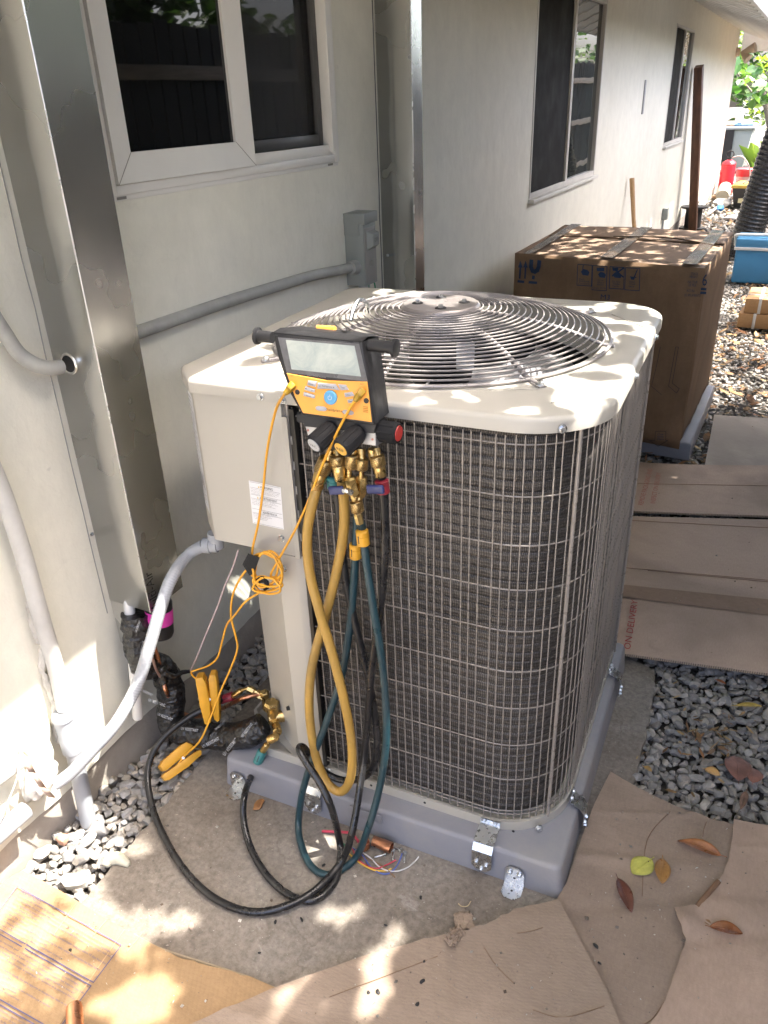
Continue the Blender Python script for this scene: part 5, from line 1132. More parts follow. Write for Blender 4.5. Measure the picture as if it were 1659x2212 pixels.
# ================================================================== SMALL THINGS ON THE SLAB
t = thing('copper_fitting', 'burnt copper coupling lying against the pad', 'copper fitting', tuple(gd(828, 1828)))
a, c = gd(806, 1816, .0125), gd(846, 1832, .0125); b = MB(); b.lathe(a, c, [(0, .010), (.02, .0122), (.45, .0122), (.5, .0132), (.98, .0132), (.985, .0115), (.7, .0112)], 20); b.build('tube', COPPER, t)
t = thing('copper_ring', 'short copper ring standing next to the burnt copper coupling', 'copper fitting', tuple(gd(785, 1828)))
b = MB(); a = gd(788, 1830, .001); b.lathe(a, a + Vector((0, 0, .020)), [(0, .0125), (.98, .0125), (1, .0105), (.3, .0105)], 20); b.build('ring', COPPER, t)
def scrap(label, pts, r, m_, z=.003, grp='wire scraps on the slab'):
    P = [gd(x, y, z + .004 * (i % 2)) for i, (x, y) in enumerate(pts)]; t = thing('wire_scrap', label, 'wire scrap', tuple(P[0]), group=grp); b = MB(); b.tube(cat(P, 6), r, 7); b.build('wire', m_, t, ang=80)
def bz(x, y): return ((850 + x * .2411) * .768, (2250 + y * .2411) * .768)
RW = mat('red_wire', (0.55, 0.05, 0.09), 0.4); 
scrap('thick pinkish-red wire offcut left of the black hoses', [bz(235, 365), bz(330, 370), bz(450, 375), bz(545, 380)], .0034, RW)
scrap('short red wire offcut between the hoses and the copper ring', [bz(612, 425), bz(640, 460), bz(658, 495)], .003, RW)
scrap('thin red wire curl in the heap of scraps', [bz(585, 570), bz(640, 680), bz(740, 760), bz(860, 800), bz(980, 760), bz(1095, 700)], .0016, RW)
scrap('yellow wire curl in the heap of scraps', [bz(455, 550), bz(560, 640), bz(680, 740), bz(830, 815), bz(960, 828), bz(1040, 800)], .0017, mat('yellow_wire', (0.75, 0.48, 0.06), .4))
scrap('blue wire curl in the heap of scraps', [bz(590, 560), bz(700, 640), bz(790, 770), bz(900, 850), bz(1000, 860), bz(1080, 800), bz(1130, 720), bz(1165, 625)], .0016, mat('blue_wire', (0.08, 0.13, 0.42), .4))
scrap('white wire curl reaching the pad', [bz(700, 610), bz(800, 680), bz(900, 780), bz(1000, 825), bz(1120, 828), bz(1240, 780), bz(1320, 710), bz(1360, 660)], .0016, mat('white_wire', (0.62, 0.61, 0.6), .4))
scrap('brown wire end across the heap of scraps', [bz(660, 665), bz(780, 690), bz(900, 750), bz(1000, 820), bz(1085, 905)], .0017, mat('brown_wire', (0.22, 0.13, 0.07), .5))
scrap('short green wire offcut by the black hose', [bz(460, 495), bz(490, 525)], .0026, mat('green_scrap', (0.03, 0.2, 0.12), .5))
for i, (a, c, lab_) in enumerate(((bz(840, 668), bz(975, 632), 'small steel screw lying below the copper coupling'), (bz(1050, 545), bz(1160, 595), 'steel screw pointing out of the copper coupling'), (bz(1060, 710), bz(1062, 580), 'steel screw lying between wires near the pad'), (bz(1190, 735), bz(1200, 605), 'steel screw lying furthest right by the pad'))):
    A, C_ = gd(*a, .003), gd(*c, .004); t = thing('loose_screw', lab_, 'screw', tuple(A), group='loose screws'); b = MB(); b.lathe(A, C_, [(0, .0006), (.1, .002), (.84, .002), (.85, .0055), (.97, .0055), (1, .003)], 10); b.build('shank', ZINC, t)
def chip(label, q, s_, m_, z=.004, flat=.5, name='debris_chip', grp='black crumbs on the ground', seed=0):
    rn = random.Random(seed + int(q[0] * 7)); vs_, fs_ = stone(rn, 2); P = gd(*q, z); M_ = Matrix.Translation(P) @ Matrix.Rotation(rn.uniform(0, 6), 4, 'Z') @ Matrix.Diagonal((s_ * 1.3, s_ * .8, s_ * flat, 1)); b = MB(); b.add(vs_, fs_, M_); o = b.build(name, m_, None, ang=40); tag(o, label, 'debris' if name == 'debris_chip' else 'stone', grp); return o
CRUMB = mat('black_crumb', (0.012, 0.012, 0.013), .6)
def z3(x, y): return ((500 + x * .7233) * .768, (2500 + y * .7233) * .768)
for q, lab_ in ((z3(378, 130), 'black crumb on the slab left of the pair below the big hose loop'), (z3(481, 118), 'black crumb on the slab right of the pair below the big hose loop'), (z3(318, 248), 'black crumb on the slab nearest the printed cardboard'), (z3(945, 33), 'largest black crumb on the slab in front of the pad'),
                (z3(809, 140), 'black crumb on the slab beside a round sun spot'), (z3(960, 282), 'black crumb on the front cardboard below the torn flap'), (z3(951, 360), 'middle black crumb on the front cardboard'), (z3(931, 449), 'black crumb lowest on the front cardboard'),
                (z3(742, 404), 'left one of two tiny black crumbs on the front cardboard'), (z3(779, 401), 'right one of two tiny black crumbs on the front cardboard'), (z3(1625, 222), 'upper black crumb on the big right cardboard near the front sheet'), (z3(1639, 287), 'lower black crumb on the big right cardboard near the front sheet'),
                ((1170, 1960), 'black crumb on the slab by the shiny anchor clip'), ((152, 2052), 'dark seed on the printed cardboard'), ((700, 1868), 'black crumb inside the teal hose loop')):
    chip(lab_, q, random.uniform(.003, .0060), CRUMB, .028 if 'front cardboard' in lab_ else (.018 if 'cardboard' in lab_ else .004))
t = thing('tape_scrap', 'twisted black tape scrap on the torn cardboard in front', 'tape scrap', tuple(gd(*z3(1252, 412), .008)))
b = MB(); b.tube(cat([gd(*z3(1228, 418), .01), gd(*z3(1240, 410), .016), gd(*z3(1260, 412), .012), gd(*z3(1278, 404), .012)], 4), [.003, .004, .005, .004, .005, .004, .006, .004, .005, .004, .005, .003, .002], 7); b.build('strip', CRUMB, t)
t = thing('tape_scrap', 'torn black tape scrap on the slab beside the taped pipe', 'tape scrap', tuple(gd(525, 1655)))
b = MB(); vs_, fs_ = stone(random.Random(5), 3); b.add(vs_, fs_, Matrix.Translation(gd(523, 1654, .006)) @ Matrix.Diagonal((.018, .011, .008, 1))); b.build('lump', CRUMB, t)
o = chip('rusty brown dry leaf lump beside the pad clip', (560, 1738), .017, mat('rusty_leaf', (0.26, 0.12, 0.04), .6, var=.4, vs=40, bmp=.5), .004, .35, 'dry_leaf', 'fallen leaves'); o['category'] = 'leaf'
o = chip('small round pinkish pebble on the concrete slab', z3(53, 147), .008, mat('pink_pebble', (0.30, 0.22, 0.18), .8), .005, .8, 'pebble', 'pebbles'); o['category'] = 'pebble'
BIG = mat('pale_rock', (0.50, 0.48, 0.43), .85, var=.2, vs=20, bmp=.7, bs=60)
def wz(x, y): return ((0 + x * .3014) * .768, (2180 + y * .3014) * .768)
for q, s_, lab_, m_ in ((wz(905, 510), .030, 'large flat grey stone at the foot of the down pipe', STONEL), (wz(590, 605), .019, 'reddish-pink brick chip among the pale stones', mat('brick_chip', (0.45, 0.25, 0.17), .85)), (wz(680, 1010), .030, 'large pale broken concrete lump by the slab corner', BIG), (wz(405, 720), .020, 'rounded cream stone near the wall footing', BIG), (wz(815, 590), .022, 'cream striped stone in front of the down pipe', BIG)):
    chip(lab_, q, s_, m_, -.004, .7, 'loose_stone', 'larger stones by the wall')
t = thing('sealant_blob', 'pale curved blob of sealant foam on the slab edge', 'sealant blob', tuple(gd(*wz(1100, 800))))
b = MB(); b.tube(cat([gd(*wz(985, 850), .004), gd(*wz(1020, 800), .007), gd(*wz(1090, 775), .008), gd(*wz(1150, 800), .007), gd(*wz(1205, 840), .005)], 6), [.006 + .009 * math.sin(math.pi * min(1, (i + 2) / 26)) for i in range(25)], 10); o = b.build('blob', mat('cream_foam', (0.56, 0.53, 0.42), .8, bmp=.3, bs=60), t, ang=80)
t = thing('straw_curl', 'pale curved straw fibre on the slab near the anchor clip', 'straw', tuple(gd(1000, 1958)))
b = MB(); b.tube(cat([gd(990, 1952, .003), gd(998, 1958, .004), gd(1010, 1957, .004), gd(1017, 1947, .003)], 5), .0013, 6); b.build('fibre', mat('straw', (0.45, 0.36, 0.22), .7), t, ang=80)

t = thing('copper_pipe', 'bright copper pipe end in the foreground on the printed cardboard', 'copper pipe', tuple(gd(162, 2260, 0)))
a, c = gd(168, 2330, .055), gd(160, 2172, .040); b = MB(); b.lathe(a, c, [(0, .0158), (.93, .0158), (.99, .0145), (1, .011)], 22); b.build('pipe', COPPER, t, ang=50)
# ================================================================== CARDBOARD
def flute_edge():
    m, t, p = nodes('corrugated_edge'); tc = t.nodes.new('ShaderNodeTexCoord'); wv = t.nodes.new('ShaderNodeTexWave'); wv.bands_direction = 'DIAGONAL'; wv.inputs['Scale'].default_value = 85; wv.inputs['Distortion'].default_value = 2.0
    mp = t.nodes.new('ShaderNodeMapping'); mp.inputs['Scale'].default_value = (1, 1, 0); t.links.new(tc.outputs['Object'], mp.inputs[0]); t.links.new(mp.outputs[0], wv.inputs['Vector'])
    t.links.new(ramp(t, wv.outputs['Fac'], [(0.3, (0.20, 0.145, 0.10)), (0.6, (0.40, 0.30, 0.215))]), p.inputs['Base Color']); p.inputs['Roughness'].default_value = .85; return m
FLUTE = flute_edge()
def sheet(name, pts, z, m_, parent, thick=.004, amp=.004, sc=4.0, cuts=5, jag=None, curl=None, seed=0, folds=0):
    """flat board from an outline in world xy, gently warped, with real thickness; jag = {edge index: amplitude}"""
    rn = random.Random(seed); out = []
    for i in range(len(pts)):
        p, q = Vector((pts[i][0], pts[i][1])), Vector((pts[(i + 1) % len(pts)][0], pts[(i + 1) % len(pts)][1])); L = (q - p).length
        a = (jag or {}).get(i, .0006); n = max(1, int(L / (.012 if a > .001 else .05)))
        nn = Vector((-(q - p).y, (q - p).x)).normalized()
        for k in range(n):
            t_ = k / n; out.append(p.lerp(q, t_) + (nn * a * (mnoise.noise(Vector((t_ * L * 45, seed, i))) + .6 * mnoise.noise(Vector((t_ * L * 140, seed, i)))) if k else Vector((0, 0))))
    bm_ = bmesh.new(); vs_ = [bm_.verts.new((p.x, p.y, 0)) for p in out]; bm_.faces.new(vs_)
    bmesh.ops.triangulate(bm_, faces=bm_.faces[:])
    for _ in range(cuts):
        ed = [e for e in bm_.edges if e.calc_length() > (.022 if folds else .035)]
        if not ed: break
        bmesh.ops.subdivide_edges(bm_, edges=ed, cuts=1); bmesh.ops.triangulate(bm_, faces=bm_.faces[:])
    cxm = sum(p.x for p in out) / len(out); cym = sum(p.y for p in out) / len(out); fl_ = []
    for _ in range(folds):
        a = rn.choice((.35, .35, 1.9)) + rn.uniform(-.25, .25); fl_.append((Vector((cxm + rn.uniform(-.3, .3), cym + rn.uniform(-.22, .22))), Vector((-math.sin(a), math.cos(a))), rn.choice((-1, 1, 1)) * rn.uniform(.0015, .004), rn.uniform(.012, .03)))
    for v in bm_.verts:
        h = amp * mnoise.noise(Vector((v.co.x * sc, v.co.y * sc, seed * 3.1))) + amp * .35 * mnoise.noise(Vector((v.co.x * sc * 4, v.co.y * sc * 4, seed)))
        for c0, nn, hh, wd in fl_:
            d = abs((v.co.xy - c0).dot(nn)) + .004 * mnoise.noise(Vector((v.co.x * 30, v.co.y * 30, seed)))
            h += hh * max(0.0, 1 - d / wd)
        v.co.z = z + h + amp * .5 + (curl(v.co.x, v.co.y) if curl else 0)
    b = MB(); b.bm(bm_); o = b.build(name, m_, parent, ang=50)
    bmx = bmesh.new(); bmx.from_mesh(o.data)
    if sum(f.normal.z for f in bmx.faces) < 0: bmesh.ops.reverse_faces(bmx, faces=bmx.faces)
    bmx.to_mesh(o.data); bmx.free()
    s_ = o.modifiers.new('thickness', 'SOLIDIFY'); s_.thickness = thick; s_.offset = -1
    o.data.materials.append(FLUTE); s_.material_offset_rim = 1
    es = o.modifiers.new('crisp', 'EDGE_SPLIT'); es.split_angle = R(32); return o
def strokes3(name, lines, m_, parent, r=.0012):
    for l in lines: b = MB(); b.tube(cat(l, 5) if len(l) > 2 else l, r, 5); b.build(name, m_, parent, ang=80)
XY = lambda l, z=.01: [tuple(gd(*q, z)[:2]) for q in l]
# printed carton flattened at the lower left
def cz(x, y): return ((x * .2411) * .768, (2400 + y * .2411) * .768)
CB1 = cardboard('glossy_tan_cardboard', (0.40, 0.265, 0.145), (0.25, 0.155, 0.08), rough=.42, flute=34, amt=.45, rot=R(-28))
t = thing('cardboard_sheet', 'shiny tan printed cardboard sheet on the ground at the lower left', 'cardboard sheet', tuple(gd(200, 2100, 0)))
z1_ = .014
pl1 = [(0, 1914), wz(120, 935), wz(215, 890), wz(400, 985), wz(700, 1170), wz(1050, 1375), wz(1250, 1490), wz(1659, 1700), (545, 2112), (597, 2136), (430, 2215), (330, 2420), (-260, 2420), (-200, 2010)]
sheet('board', XY(pl1, z1_), z1_, CB1, t, amp=.0035, sc=5, folds=6, jag={1: .003, 2: .002, 7: .004}, seed=1)
A_, B_v, D_ = Vector((205, 385)), Vector((1210, 685)), Vector((-325, 435))
def ct_(s, q): v = A_ + B_v * s + D_ * q; return cz(v.x, v.y)
pfc = PF((0, 0, z1_ + .0072), (1, 0, 0), (0, 1, 0))
IB = mat('purple_blue_ink', (0.085, 0.075, 0.155), .7)
def crow(tx, s0, q, s1, h=.062): letters('lettering', tx, pfc, ct_(s0, q), ct_(s1, q), ct_(s0, q - h), IB, t, h=0)
crow('IMPORTANT NOTICE:', .045, .10, .24, .085)
body_ = [("Seller will not be responsible for loss, shortage, or damage during transit of goods from Seller's plant. The", .99), ("Buyer/Consignee should examine shipment carefully before accepting delivery. Damage, breakage,", .965), ("or shortage should be noted on the transportation company's freight bill to support Buyer's freight claim and", .99), ('ultimate payment from the carrier.', .34),
         ('\u2022 Concealed damage must be reported to the delivering transportation company within 15 days from the', .99), ('  receipt of the shipment.', .27), ('\u2022 No claim for shortage or damage will be considered by the Seller unless the exception has been noted', .98), ('  on the delivering transportation company freight bill.', .50), ('\u2022 Damaged shipments remain with the delivering transportation company.', .66)]
for i, (tx, s1) in enumerate(body_): crow(tx, .045, .185 + i * .093, s1)
crow('Do Not Return Damaged Merchandise to Seller', .20, 1.04, .66)
fr_ = ["Le vendeur n'est pas responsable pour la marchandise perdue, manquante a gagner, ou endommagee", "en transit entre le point d'expedition et la point de livraison. L'acheteur/destinataire doit inspecter avec soin", "la marchandise lors de la livraison. Tout dommage, bris ou manque a gagner devrait etre note sur", "le connaissement et cela dans le but d'envoyer la reclamation de l'acheteur et le paiement final au", 'transporteur.', "\u2022 Tout dommage non visible a l'inspection visuelle doit etre rapporte au transporteur dans un delai de", '  15 jours apres reception de la marchandise.', '\u2022 Aucune reclamation pour dommage ou manque a gagner ne sera consideree par le vendeur', "  sauf si une exception est notee sur le connaissement.", '\u2022 La marchandise endommagee doit rester avec le transporteur.', 'Ne Retournez Pas la Marchandise au Vendeur']
for i, tx in enumerate(fr_): crow(tx, .0 + .02 * (i % 2), 1.24 + i * .103, .0 + min(.99, len(tx) * .0097))
es_ = ['El vendedor no sera responsable por perdidas, faltantes o danos durante el transporte', 'El comprador debe examinar el embarque con cuidado antes de aceptar', 'la entrega. Los danos deben anotarse en la factura de flete', 'para apoyar el reclamo del comprador al transportista']
for i, tx in enumerate(es_): crow(tx, .05, 2.55 + i * .103, .05 + min(.9, len(tx) * .0100))
def frame_(s0, s1, q0, q1, w_=.006):
    P = [pfc.uv(*ct_(s0, q0)), pfc.uv(*ct_(s1, q0)), pfc.uv(*ct_(s1, q1)), pfc.uv(*ct_(s0, q1))]; return stroke(P + [P[0]], .0022)
bars('print_frame', pfc, frame_(0, 1, 0, 1) + frame_(-.02, 1, 1.09, 2.32) + frame_(-.02, 1, 2.42, 3.3), IB, t, h=-.0004, px=False)
strokes3('crease', [[gd(*cz(*a), z1_ + .0052), gd(*cz(*c), z1_ + .0052)] for a, c in (((1450, 890), (480, 2300)), ((880, 590), (620, 960)), ((1240, 780), (1090, 960)), ((1659, 930), (1480, 1150)))], cardboard('tan_crease', (0.55, 0.36, 0.20)), t, .0011)
b = MB(); e1 = [gd(*wz(1250, 1488), .008), gd(*wz(1500, 1625), .010), gd(520, 2106, .010), gd(560, 2122, .012), gd(600, 2138, .012)]
b.tube(cat(e1, 5), .0035, 6); b.build('fluted_edge', cardboard('grey_flute', (0.36, 0.29, 0.2)), t, ang=60)
# board across the front
CB2 = cardboard('worn_brown_cardboard', (0.39, 0.30, 0.23), (0.21, 0.16, 0.12), stretch=(1, 4, 1), amt=.5, flute=44, rot=R(70))
t = thing('cardboard_sheet', 'large worn brown cardboard sheet with torn upper edge at the bottom of the picture', 'cardboard sheet', tuple(gd(900, 2120, 0)))
z2_ = .024
pl2 = [z3(-40, 565), z3(395, 378), z3(720, 262), z3(930, 205), z3(1035, 182), z3(1150, 150), z3(1215, 132), z3(1285, 100), z3(1310, 78), z3(1390, 62), z3(1480, 42), z3(1560, 195), z3(1659, 375), (1420, 2420), (250, 2420)]
sheet('board', XY(pl2, z2_), z2_, CB2, t, amp=.003, sc=4, folds=9, jag={3: .003, 4: .006, 5: .006, 6: .007, 7: .006, 8: .006, 9: .003}, seed=2)
strokes3('crease', [[gd(*z3(*a), z2_ + .0045), gd(*z3(*c), z2_ + .0045), gd(*z3(*d), z2_ + .0045)] for a, c, d in (((590, 420), (830, 330), (1010, 262)), ((1190, 225), (1240, 300), (1310, 370)), ((1320, 172), (1370, 165), (1420, 150)), ((1380, 470), (1500, 500), (1659, 455)))], cardboard('brown_crease', (0.30, 0.2, 0.13)), t, .0009)
def crumple(name, q, s_, m_, par, seed, flat=.4, z=.02):
    bm_ = bmesh.new(); bmesh.ops.create_grid(bm_, x_segments=9, y_segments=9, size=1)
    for v in bm_.verts:
        k = Vector((v.co.x * 2.2 + seed, v.co.y * 2.2, 0)); v.co.z = flat * (mnoise.noise(k) + .6 * mnoise.noise(k * 2.7)); v.co.x += .35 * mnoise.noise(k * 1.3 + Vector((9, 0, 0))); v.co.y += .35 * mnoise.noise(k * 1.3 + Vector((0, 9, 0)))
    b = MB(); b.bm(bm_, Matrix.Translation(gd(*q, z)) @ Matrix.Rotation(seed, 4, 'Z') @ Matrix.Scale(s_, 4)); o = b.build(name, m_, par, ang=20); o.modifiers.new('s', 'SOLIDIFY').thickness = .001; return o
crumple('torn_flap', z3(1068, 195), .013, CB2, t, 1.2, .7, .038); crumple('torn_flap', z3(1112, 125), .020, CB2, t, 2.1, .12, .010); crumple('torn_flap', z3(1088, 168), .013, CB2, t, 4.0, .6, .028)
# big board at the right, darker below, paler top layer peeled
CB3 = cardboard('brown_kraft_board', (0.37, 0.28, 0.215), (0.215, 0.16, 0.12), stretch=(3, 1, 1), amt=.4)
CB4 = cardboard('pale_kraft_board', (0.47, 0.345, 0.265), (0.32, 0.23, 0.175), stretch=(3, 1, 1), amt=.22)
def dz(x, y): return ((1560 + x * .3617) * .768, (2080 + y * .3617) * .768)
t = thing('cardboard_sheet', 'big brown cardboard sheet right of the pad with fallen leaves and a peeled layer', 'cardboard sheet', tuple(gd(1450, 1950, 0)))
z3_ = .010
pl3 = [dz(435, 245), dz(640, 370), dz(900, 510), dz(1190, 620), dz(1400, 665), dz(1659, 690), dz(2300, 830), (1900, 2500), (1000, 2500), dz(-60, 1900), dz(20, 1240), dz(95, 1120), dz(200, 800), dz(310, 500)]
sheet('board', XY(pl3, z3_), z3_, CB3, t, amp=.005, sc=3.2, folds=8, jag={0: .002, 1: .002, 2: .003, 3: .003}, seed=3)
pl4 = [dz(1390, 628), dz(1659, 678), dz(2300, 820), (1900, 2500), (1180, 2500), dz(740, 2230), dz(860, 2040), dz(940, 1800), dz(990, 1650), dz(1022, 1560), dz(950, 1420), dz(930, 1320), dz(1100, 1300), dz(1200, 1200), dz(1290, 1080), dz(1350, 950), dz(1380, 760)]
CZ = lambda x, y: .014 * math.exp(-((x - gd(*dz(985, 1460)).x) ** 2 + (y - gd(*dz(985, 1460)).y) ** 2) / .0007)
sheet('peeled_layer', XY(pl4, z3_ + .007), z3_ + .0078, CB4, t, thick=.0025, amp=.005, sc=3.2, folds=8, jag={i: .003 for i in range(5, 17)}, curl=CZ, seed=3)
b = MB(); cu = cat([gd(*dz(1275, 1105), .022), gd(*dz(1190, 1200), .022), gd(*dz(1105, 1300), .020)], 8); b.tube(cu, [.0055] * len(cu), 9); b.build('curled_strip', cardboard('dark_curl', (0.26, 0.15, 0.09)), t, ang=80)
strokes3('crease', [[gd(*dz(*a), .0155), gd(*dz(*c), .0155), gd(*dz(*d), .0155)] for a, c, d in (((900, 560), (720, 780), (680, 1220)), ((850, 2045), (740, 2190), (560, 2260)), ((1180, 640), (1160, 700), (1150, 760)))], cardboard('kraft_crease', (0.25, 0.16, 0.10)), t, .0008)
# flattened cartons behind, right
def ez(x, y): return ((1700 + x * .4067) * .768, (1100 + y * .4067) * .768)
CB5 = cardboard('clean_kraft_board', (0.48, 0.36, 0.285), (0.37, 0.27, 0.205), stretch=(5, 1, 1), amt=.18)
zc = .034
t = thing('flattened_carton', 'flattened brown carton lying nearest on the gravel, lettered in red', 'flattened carton', tuple(gd(1500, 1300, 0)))
pl5 = [ez(-300, 845), ez(225, 866), ez(1131, 892), ez(2200, 920), ez(2200, 2160), ez(1131, 1955), ez(170, 1822), ez(-300, 1755)]
sheet('board', XY(pl5, zc), zc, CB5, t, thick=.009, amp=.003, sc=2, cuts=3, seed=5)
pfe = PF((0, 0, zc + .0052), (1, 0, 0), (0, 1, 0))
letters('lettering', 'ON DELIVERY', pfe, ez(180, 1790), ez(232, 1450), ez(132, 1780), INKR, t)
bars('tape_band', pfe, [[ez(-100, 1315), ez(1131, 1440), ez(2000, 1530), ez(2000, 1650), ez(1131, 1552), ez(-100, 1392)]], cardboard('kraft_tape', (0.335, 0.23, 0.165)), t, h=.0001)
strokes3('crease', [[gd(*ez(*a), zc + .0045), gd(*ez(*c), zc + .0045)] for a, c in (((-100, 1200), (1131, 1308)), ((300, 1240), (1131, 1318)), ((100, 890), (1131, 945)))], cardboard('kraft_crease2', (0.28, 0.175, 0.12)), t, .0012)
t = thing('flattened_carton', 'second flattened brown carton just behind, with faded red lettering', 'flattened carton', tuple(gd(1500, 1060, 0)))
pl6 = [ez(-300, 480), ez(270, 494), ez(700, 512), ez(1131, 516), ez(2200, 540), ez(2200, 890), ez(1131, 868), ez(228, 832), ez(-300, 815)]
sheet('board', XY(pl6, zc + .004), zc + .004, CB5, t, thick=.009, amp=.003, sc=2, cuts=3, seed=6)
pfe2 = PF((0, 0, zc + .0092), (1, 0, 0), (0, 1, 0)); INKF = mat('faded_red_ink', (0.40, 0.13, 0.10), .7)
letters('lettering', 'REMOVE PACKAGING AND', pfe2, ez(268, 790), ez(334, 540), ez(232, 785), INKF, t); letters('lettering', 'INSPECT ON DELIVERY', pfe2, ez(350, 778), ez(392, 566), ez(316, 775), INKF, t)
strokes3('crease', [[gd(*ez(230, 640), zc + .0085), gd(*ez(1131, 655), zc + .0085)]], cardboard('kraft_crease2b', (0.28, 0.175, 0.12)), t, .001)
t = thing('pale_board', 'pale grey weathered board lying beside the big carton', 'board', tuple(gd(1600, 950, 0)))
pl7 = [ez(760, 165), ez(1131, 190), ez(2200, 240), ez(2200, 560), ez(690, 535)]
sheet('board', XY(pl7, .016), .016, cardboard('pale_grey_board', (0.44, 0.38, 0.325), (0.31, 0.26, 0.22), stretch=(1, 12, 1), amt=.3), t, thick=.01, amp=.002, cuts=3, seed=7)
for q in (ez(970, 378), ez(1100, 440)): pass

# ================================================================== FALLEN LEAVES
def leaf(label, p0, p1, ratio, m_, z=.014, curl=.25, twist=.0, group='fallen leaves on the cardboard', stem=True, dome=.10):
    a, c = gd(*p0, z), gd(*p1, z); ax = c - a; L = ax.length; ex = ax.normalized(); ey = Vector((0, 0, 1)).cross(ex); nu, nv = 12, 6
    b = MB()
    for i in range(nu + 1):
        s_ = i / nu; wd = ratio * L * .5 * (math.sin(math.pi * min(1, s_ * .97 + .015)) ** .75)
        for j in range(nv + 1):
            w_ = (j / nv - .5) * 2; zz = curl * abs(w_) ** 1.6 * wd + dome * L * math.sin(math.pi * s_) * .5 + twist * w_ * wd * (s_ - .5) * 2 + .002
            P = a + ex * (s_ * L) + ey * (w_ * wd) + Vector((0, 0, zz)); b.v.append(tuple(P))
    for i in range(nu):
        for j in range(nv): q = i * (nv + 1) + j; b.f.append((q, q + 1, q + nv + 2, q + nv + 1))
    t = thing('fallen_leaf', label, 'leaf', tuple(a), group=group); o = b.build('blade', m_, t, ang=80); o.modifiers.new('s', 'SOLIDIFY').thickness = .0006
    if stem:
        s_ = MB(); s_.tube(cat([a - ex * L * .14 + Vector((0, 0, .003)), a + Vector((0, 0, .003)), a + ex * L * .5 + Vector((0, 0, dome * L * .5 + .0028)), c + Vector((0, 0, .002))], 4), .0009, 5); s_.build('midrib', m_, t, ang=80)
lb = lambda n, c, r=.35: mat(n, c, r, var=.35, vs=30, bmp=.3, bs=90, dirt=tuple(x * .45 for x in c), dirt_amt=.6)
leaf('yellow-green round leaf on the brown cardboard', dz(752, 935), dz(605, 1045), .78, lb('leaf_yellow', (0.50, 0.48, 0.10), .5), .016, .06, dome=.05)
leaf('tan pointed leaf beside the yellow one', dz(838, 930), dz(836, 1125), .52, lb('leaf_tan', (0.34, 0.17, 0.05)), .016, .2)
leaf('dark maroon leaf with long stalk nearest the pad', dz(490, 1085), dz(598, 1350), .36, lb('leaf_maroon', (0.12, 0.045, 0.03)), .016, .45)
leaf('long orange-brown leaf near the gravel edge', dz(1290, 905), dz(955, 795), .34, lb('leaf_orange', (0.36, 0.14, 0.05)), .016, .5, .5)
leaf('glossy brown curled leaf furthest right on the cardboard', dz(1205, 1460), dz(1460, 1515), .46, lb('leaf_brown', (0.24, 0.085, 0.03), .25), .020, .5)
leaf('small folded leaf tip touching the glossy brown leaf', dz(1160, 1410), dz(1215, 1450), .8, lb('leaf_tip', (0.24, 0.12, 0.04)), .018, .3, stem=False)
gl = 'fallen leaves on the gravel'
leaf('broad reddish leaf lying on the gravel', dz(1428, 325), dz(1410, 135), .75, lb('leaf_red', (0.22, 0.10, 0.075), .5), .004, .2, group=gl)
leaf('small reddish leaf right of the broad one on the gravel', dz(1540, 340), dz(1555, 232), .85, lb('leaf_red2', (0.25, 0.11, 0.08), .5), .004, .15, group=gl)
leaf('torn tan leaf on the gravel near the slab', dz(1165, 235), dz(1285, 285), .75, lb('leaf_ochre', (0.42, 0.24, 0.08), .5), .004, .3, group=gl)
leaf('curled yellow-brown leaf at the slab edge', dz(690, 215), dz(755, 255), .6, lb('leaf_ochre'.replace('ochre', 'ochre2'), (0.40, 0.25, 0.08), .5), .004, .5, group=gl)
leaf('long yellow leaf near the right picture edge', ez(905, 2180), ez(1090, 2185), .25, lb('leaf_gold', (0.46, 0.32, 0.06), .5), .004, .3, group=gl)
leaf('curled twig-like brown leaf low on the gravel', dz(1490, 410), dz(1445, 550), .28, lb('leaf_twig', (0.22, 0.13, 0.09), .6), .006, .6, group=gl)
leaf('red-brown leaf beside the flattened carton', ez(770, 2000), ez(840, 2030), .4, lb('leaf_rust', (0.30, 0.10, 0.04), .5), .004, .3, group=gl)
rl_ = random.Random(12); b = MB()
def litter(x0, x1, y0, y1, n, s0, s1, z):
    for _ in range(n):
        x, y = rl_.uniform(x0, x1), rl_.uniform(y0, y1); s_ = rl_.uniform(s0, s1); a = rl_.uniform(0, 6.3)
        M_ = Matrix.Translation((x, y, z + rl_.uniform(0, .01))) @ Matrix.Rotation(a, 4, 'Z') @ Matrix.Rotation(rl_.uniform(-.5, .5), 4, 'X') @ Matrix.Rotation(rl_.uniform(-.4, .4), 4, 'Y')
        w_ = s_ * rl_.uniform(.08, .45); b.add([(-s_, 0, 0), (-s_ * .3, -w_, .1 * s_), (s_ * .5, -w_ * .8, 0), (s_, 0, .1 * s_), (s_ * .4, w_, 0), (-s_ * .4, w_ * .9, .12 * s_)], [(0, 1, 2, 3, 4, 5)], M_)
litter(1.24, 1.75, 1.5, 2.2, 70, .004, .018, -.006); litter(1.0, 1.7, 3.6, 8.2, 800, .015, .05, -.004); litter(1.33, 1.47, 1.74, 1.92, 26, .008, .022, .004); litter(.9, 1.25, 3.3, 3.75, 40, .01, .03, -.004); litter(.2, 1.3, 8.2, 17, 500, .02, .07, -.002)
tag(b.build('leaf_litter', island('dry_leaf_litter', [(0.28, 0.18, 0.08), (0.20, 0.11, 0.05), (0.38, 0.27, 0.13), (0.30, 0.14, 0.06), (0.16, 0.10, 0.06)], .75), None, ang=0, fix=False), 'scattered dry leaf fragments on the gravel', kind='stuff')

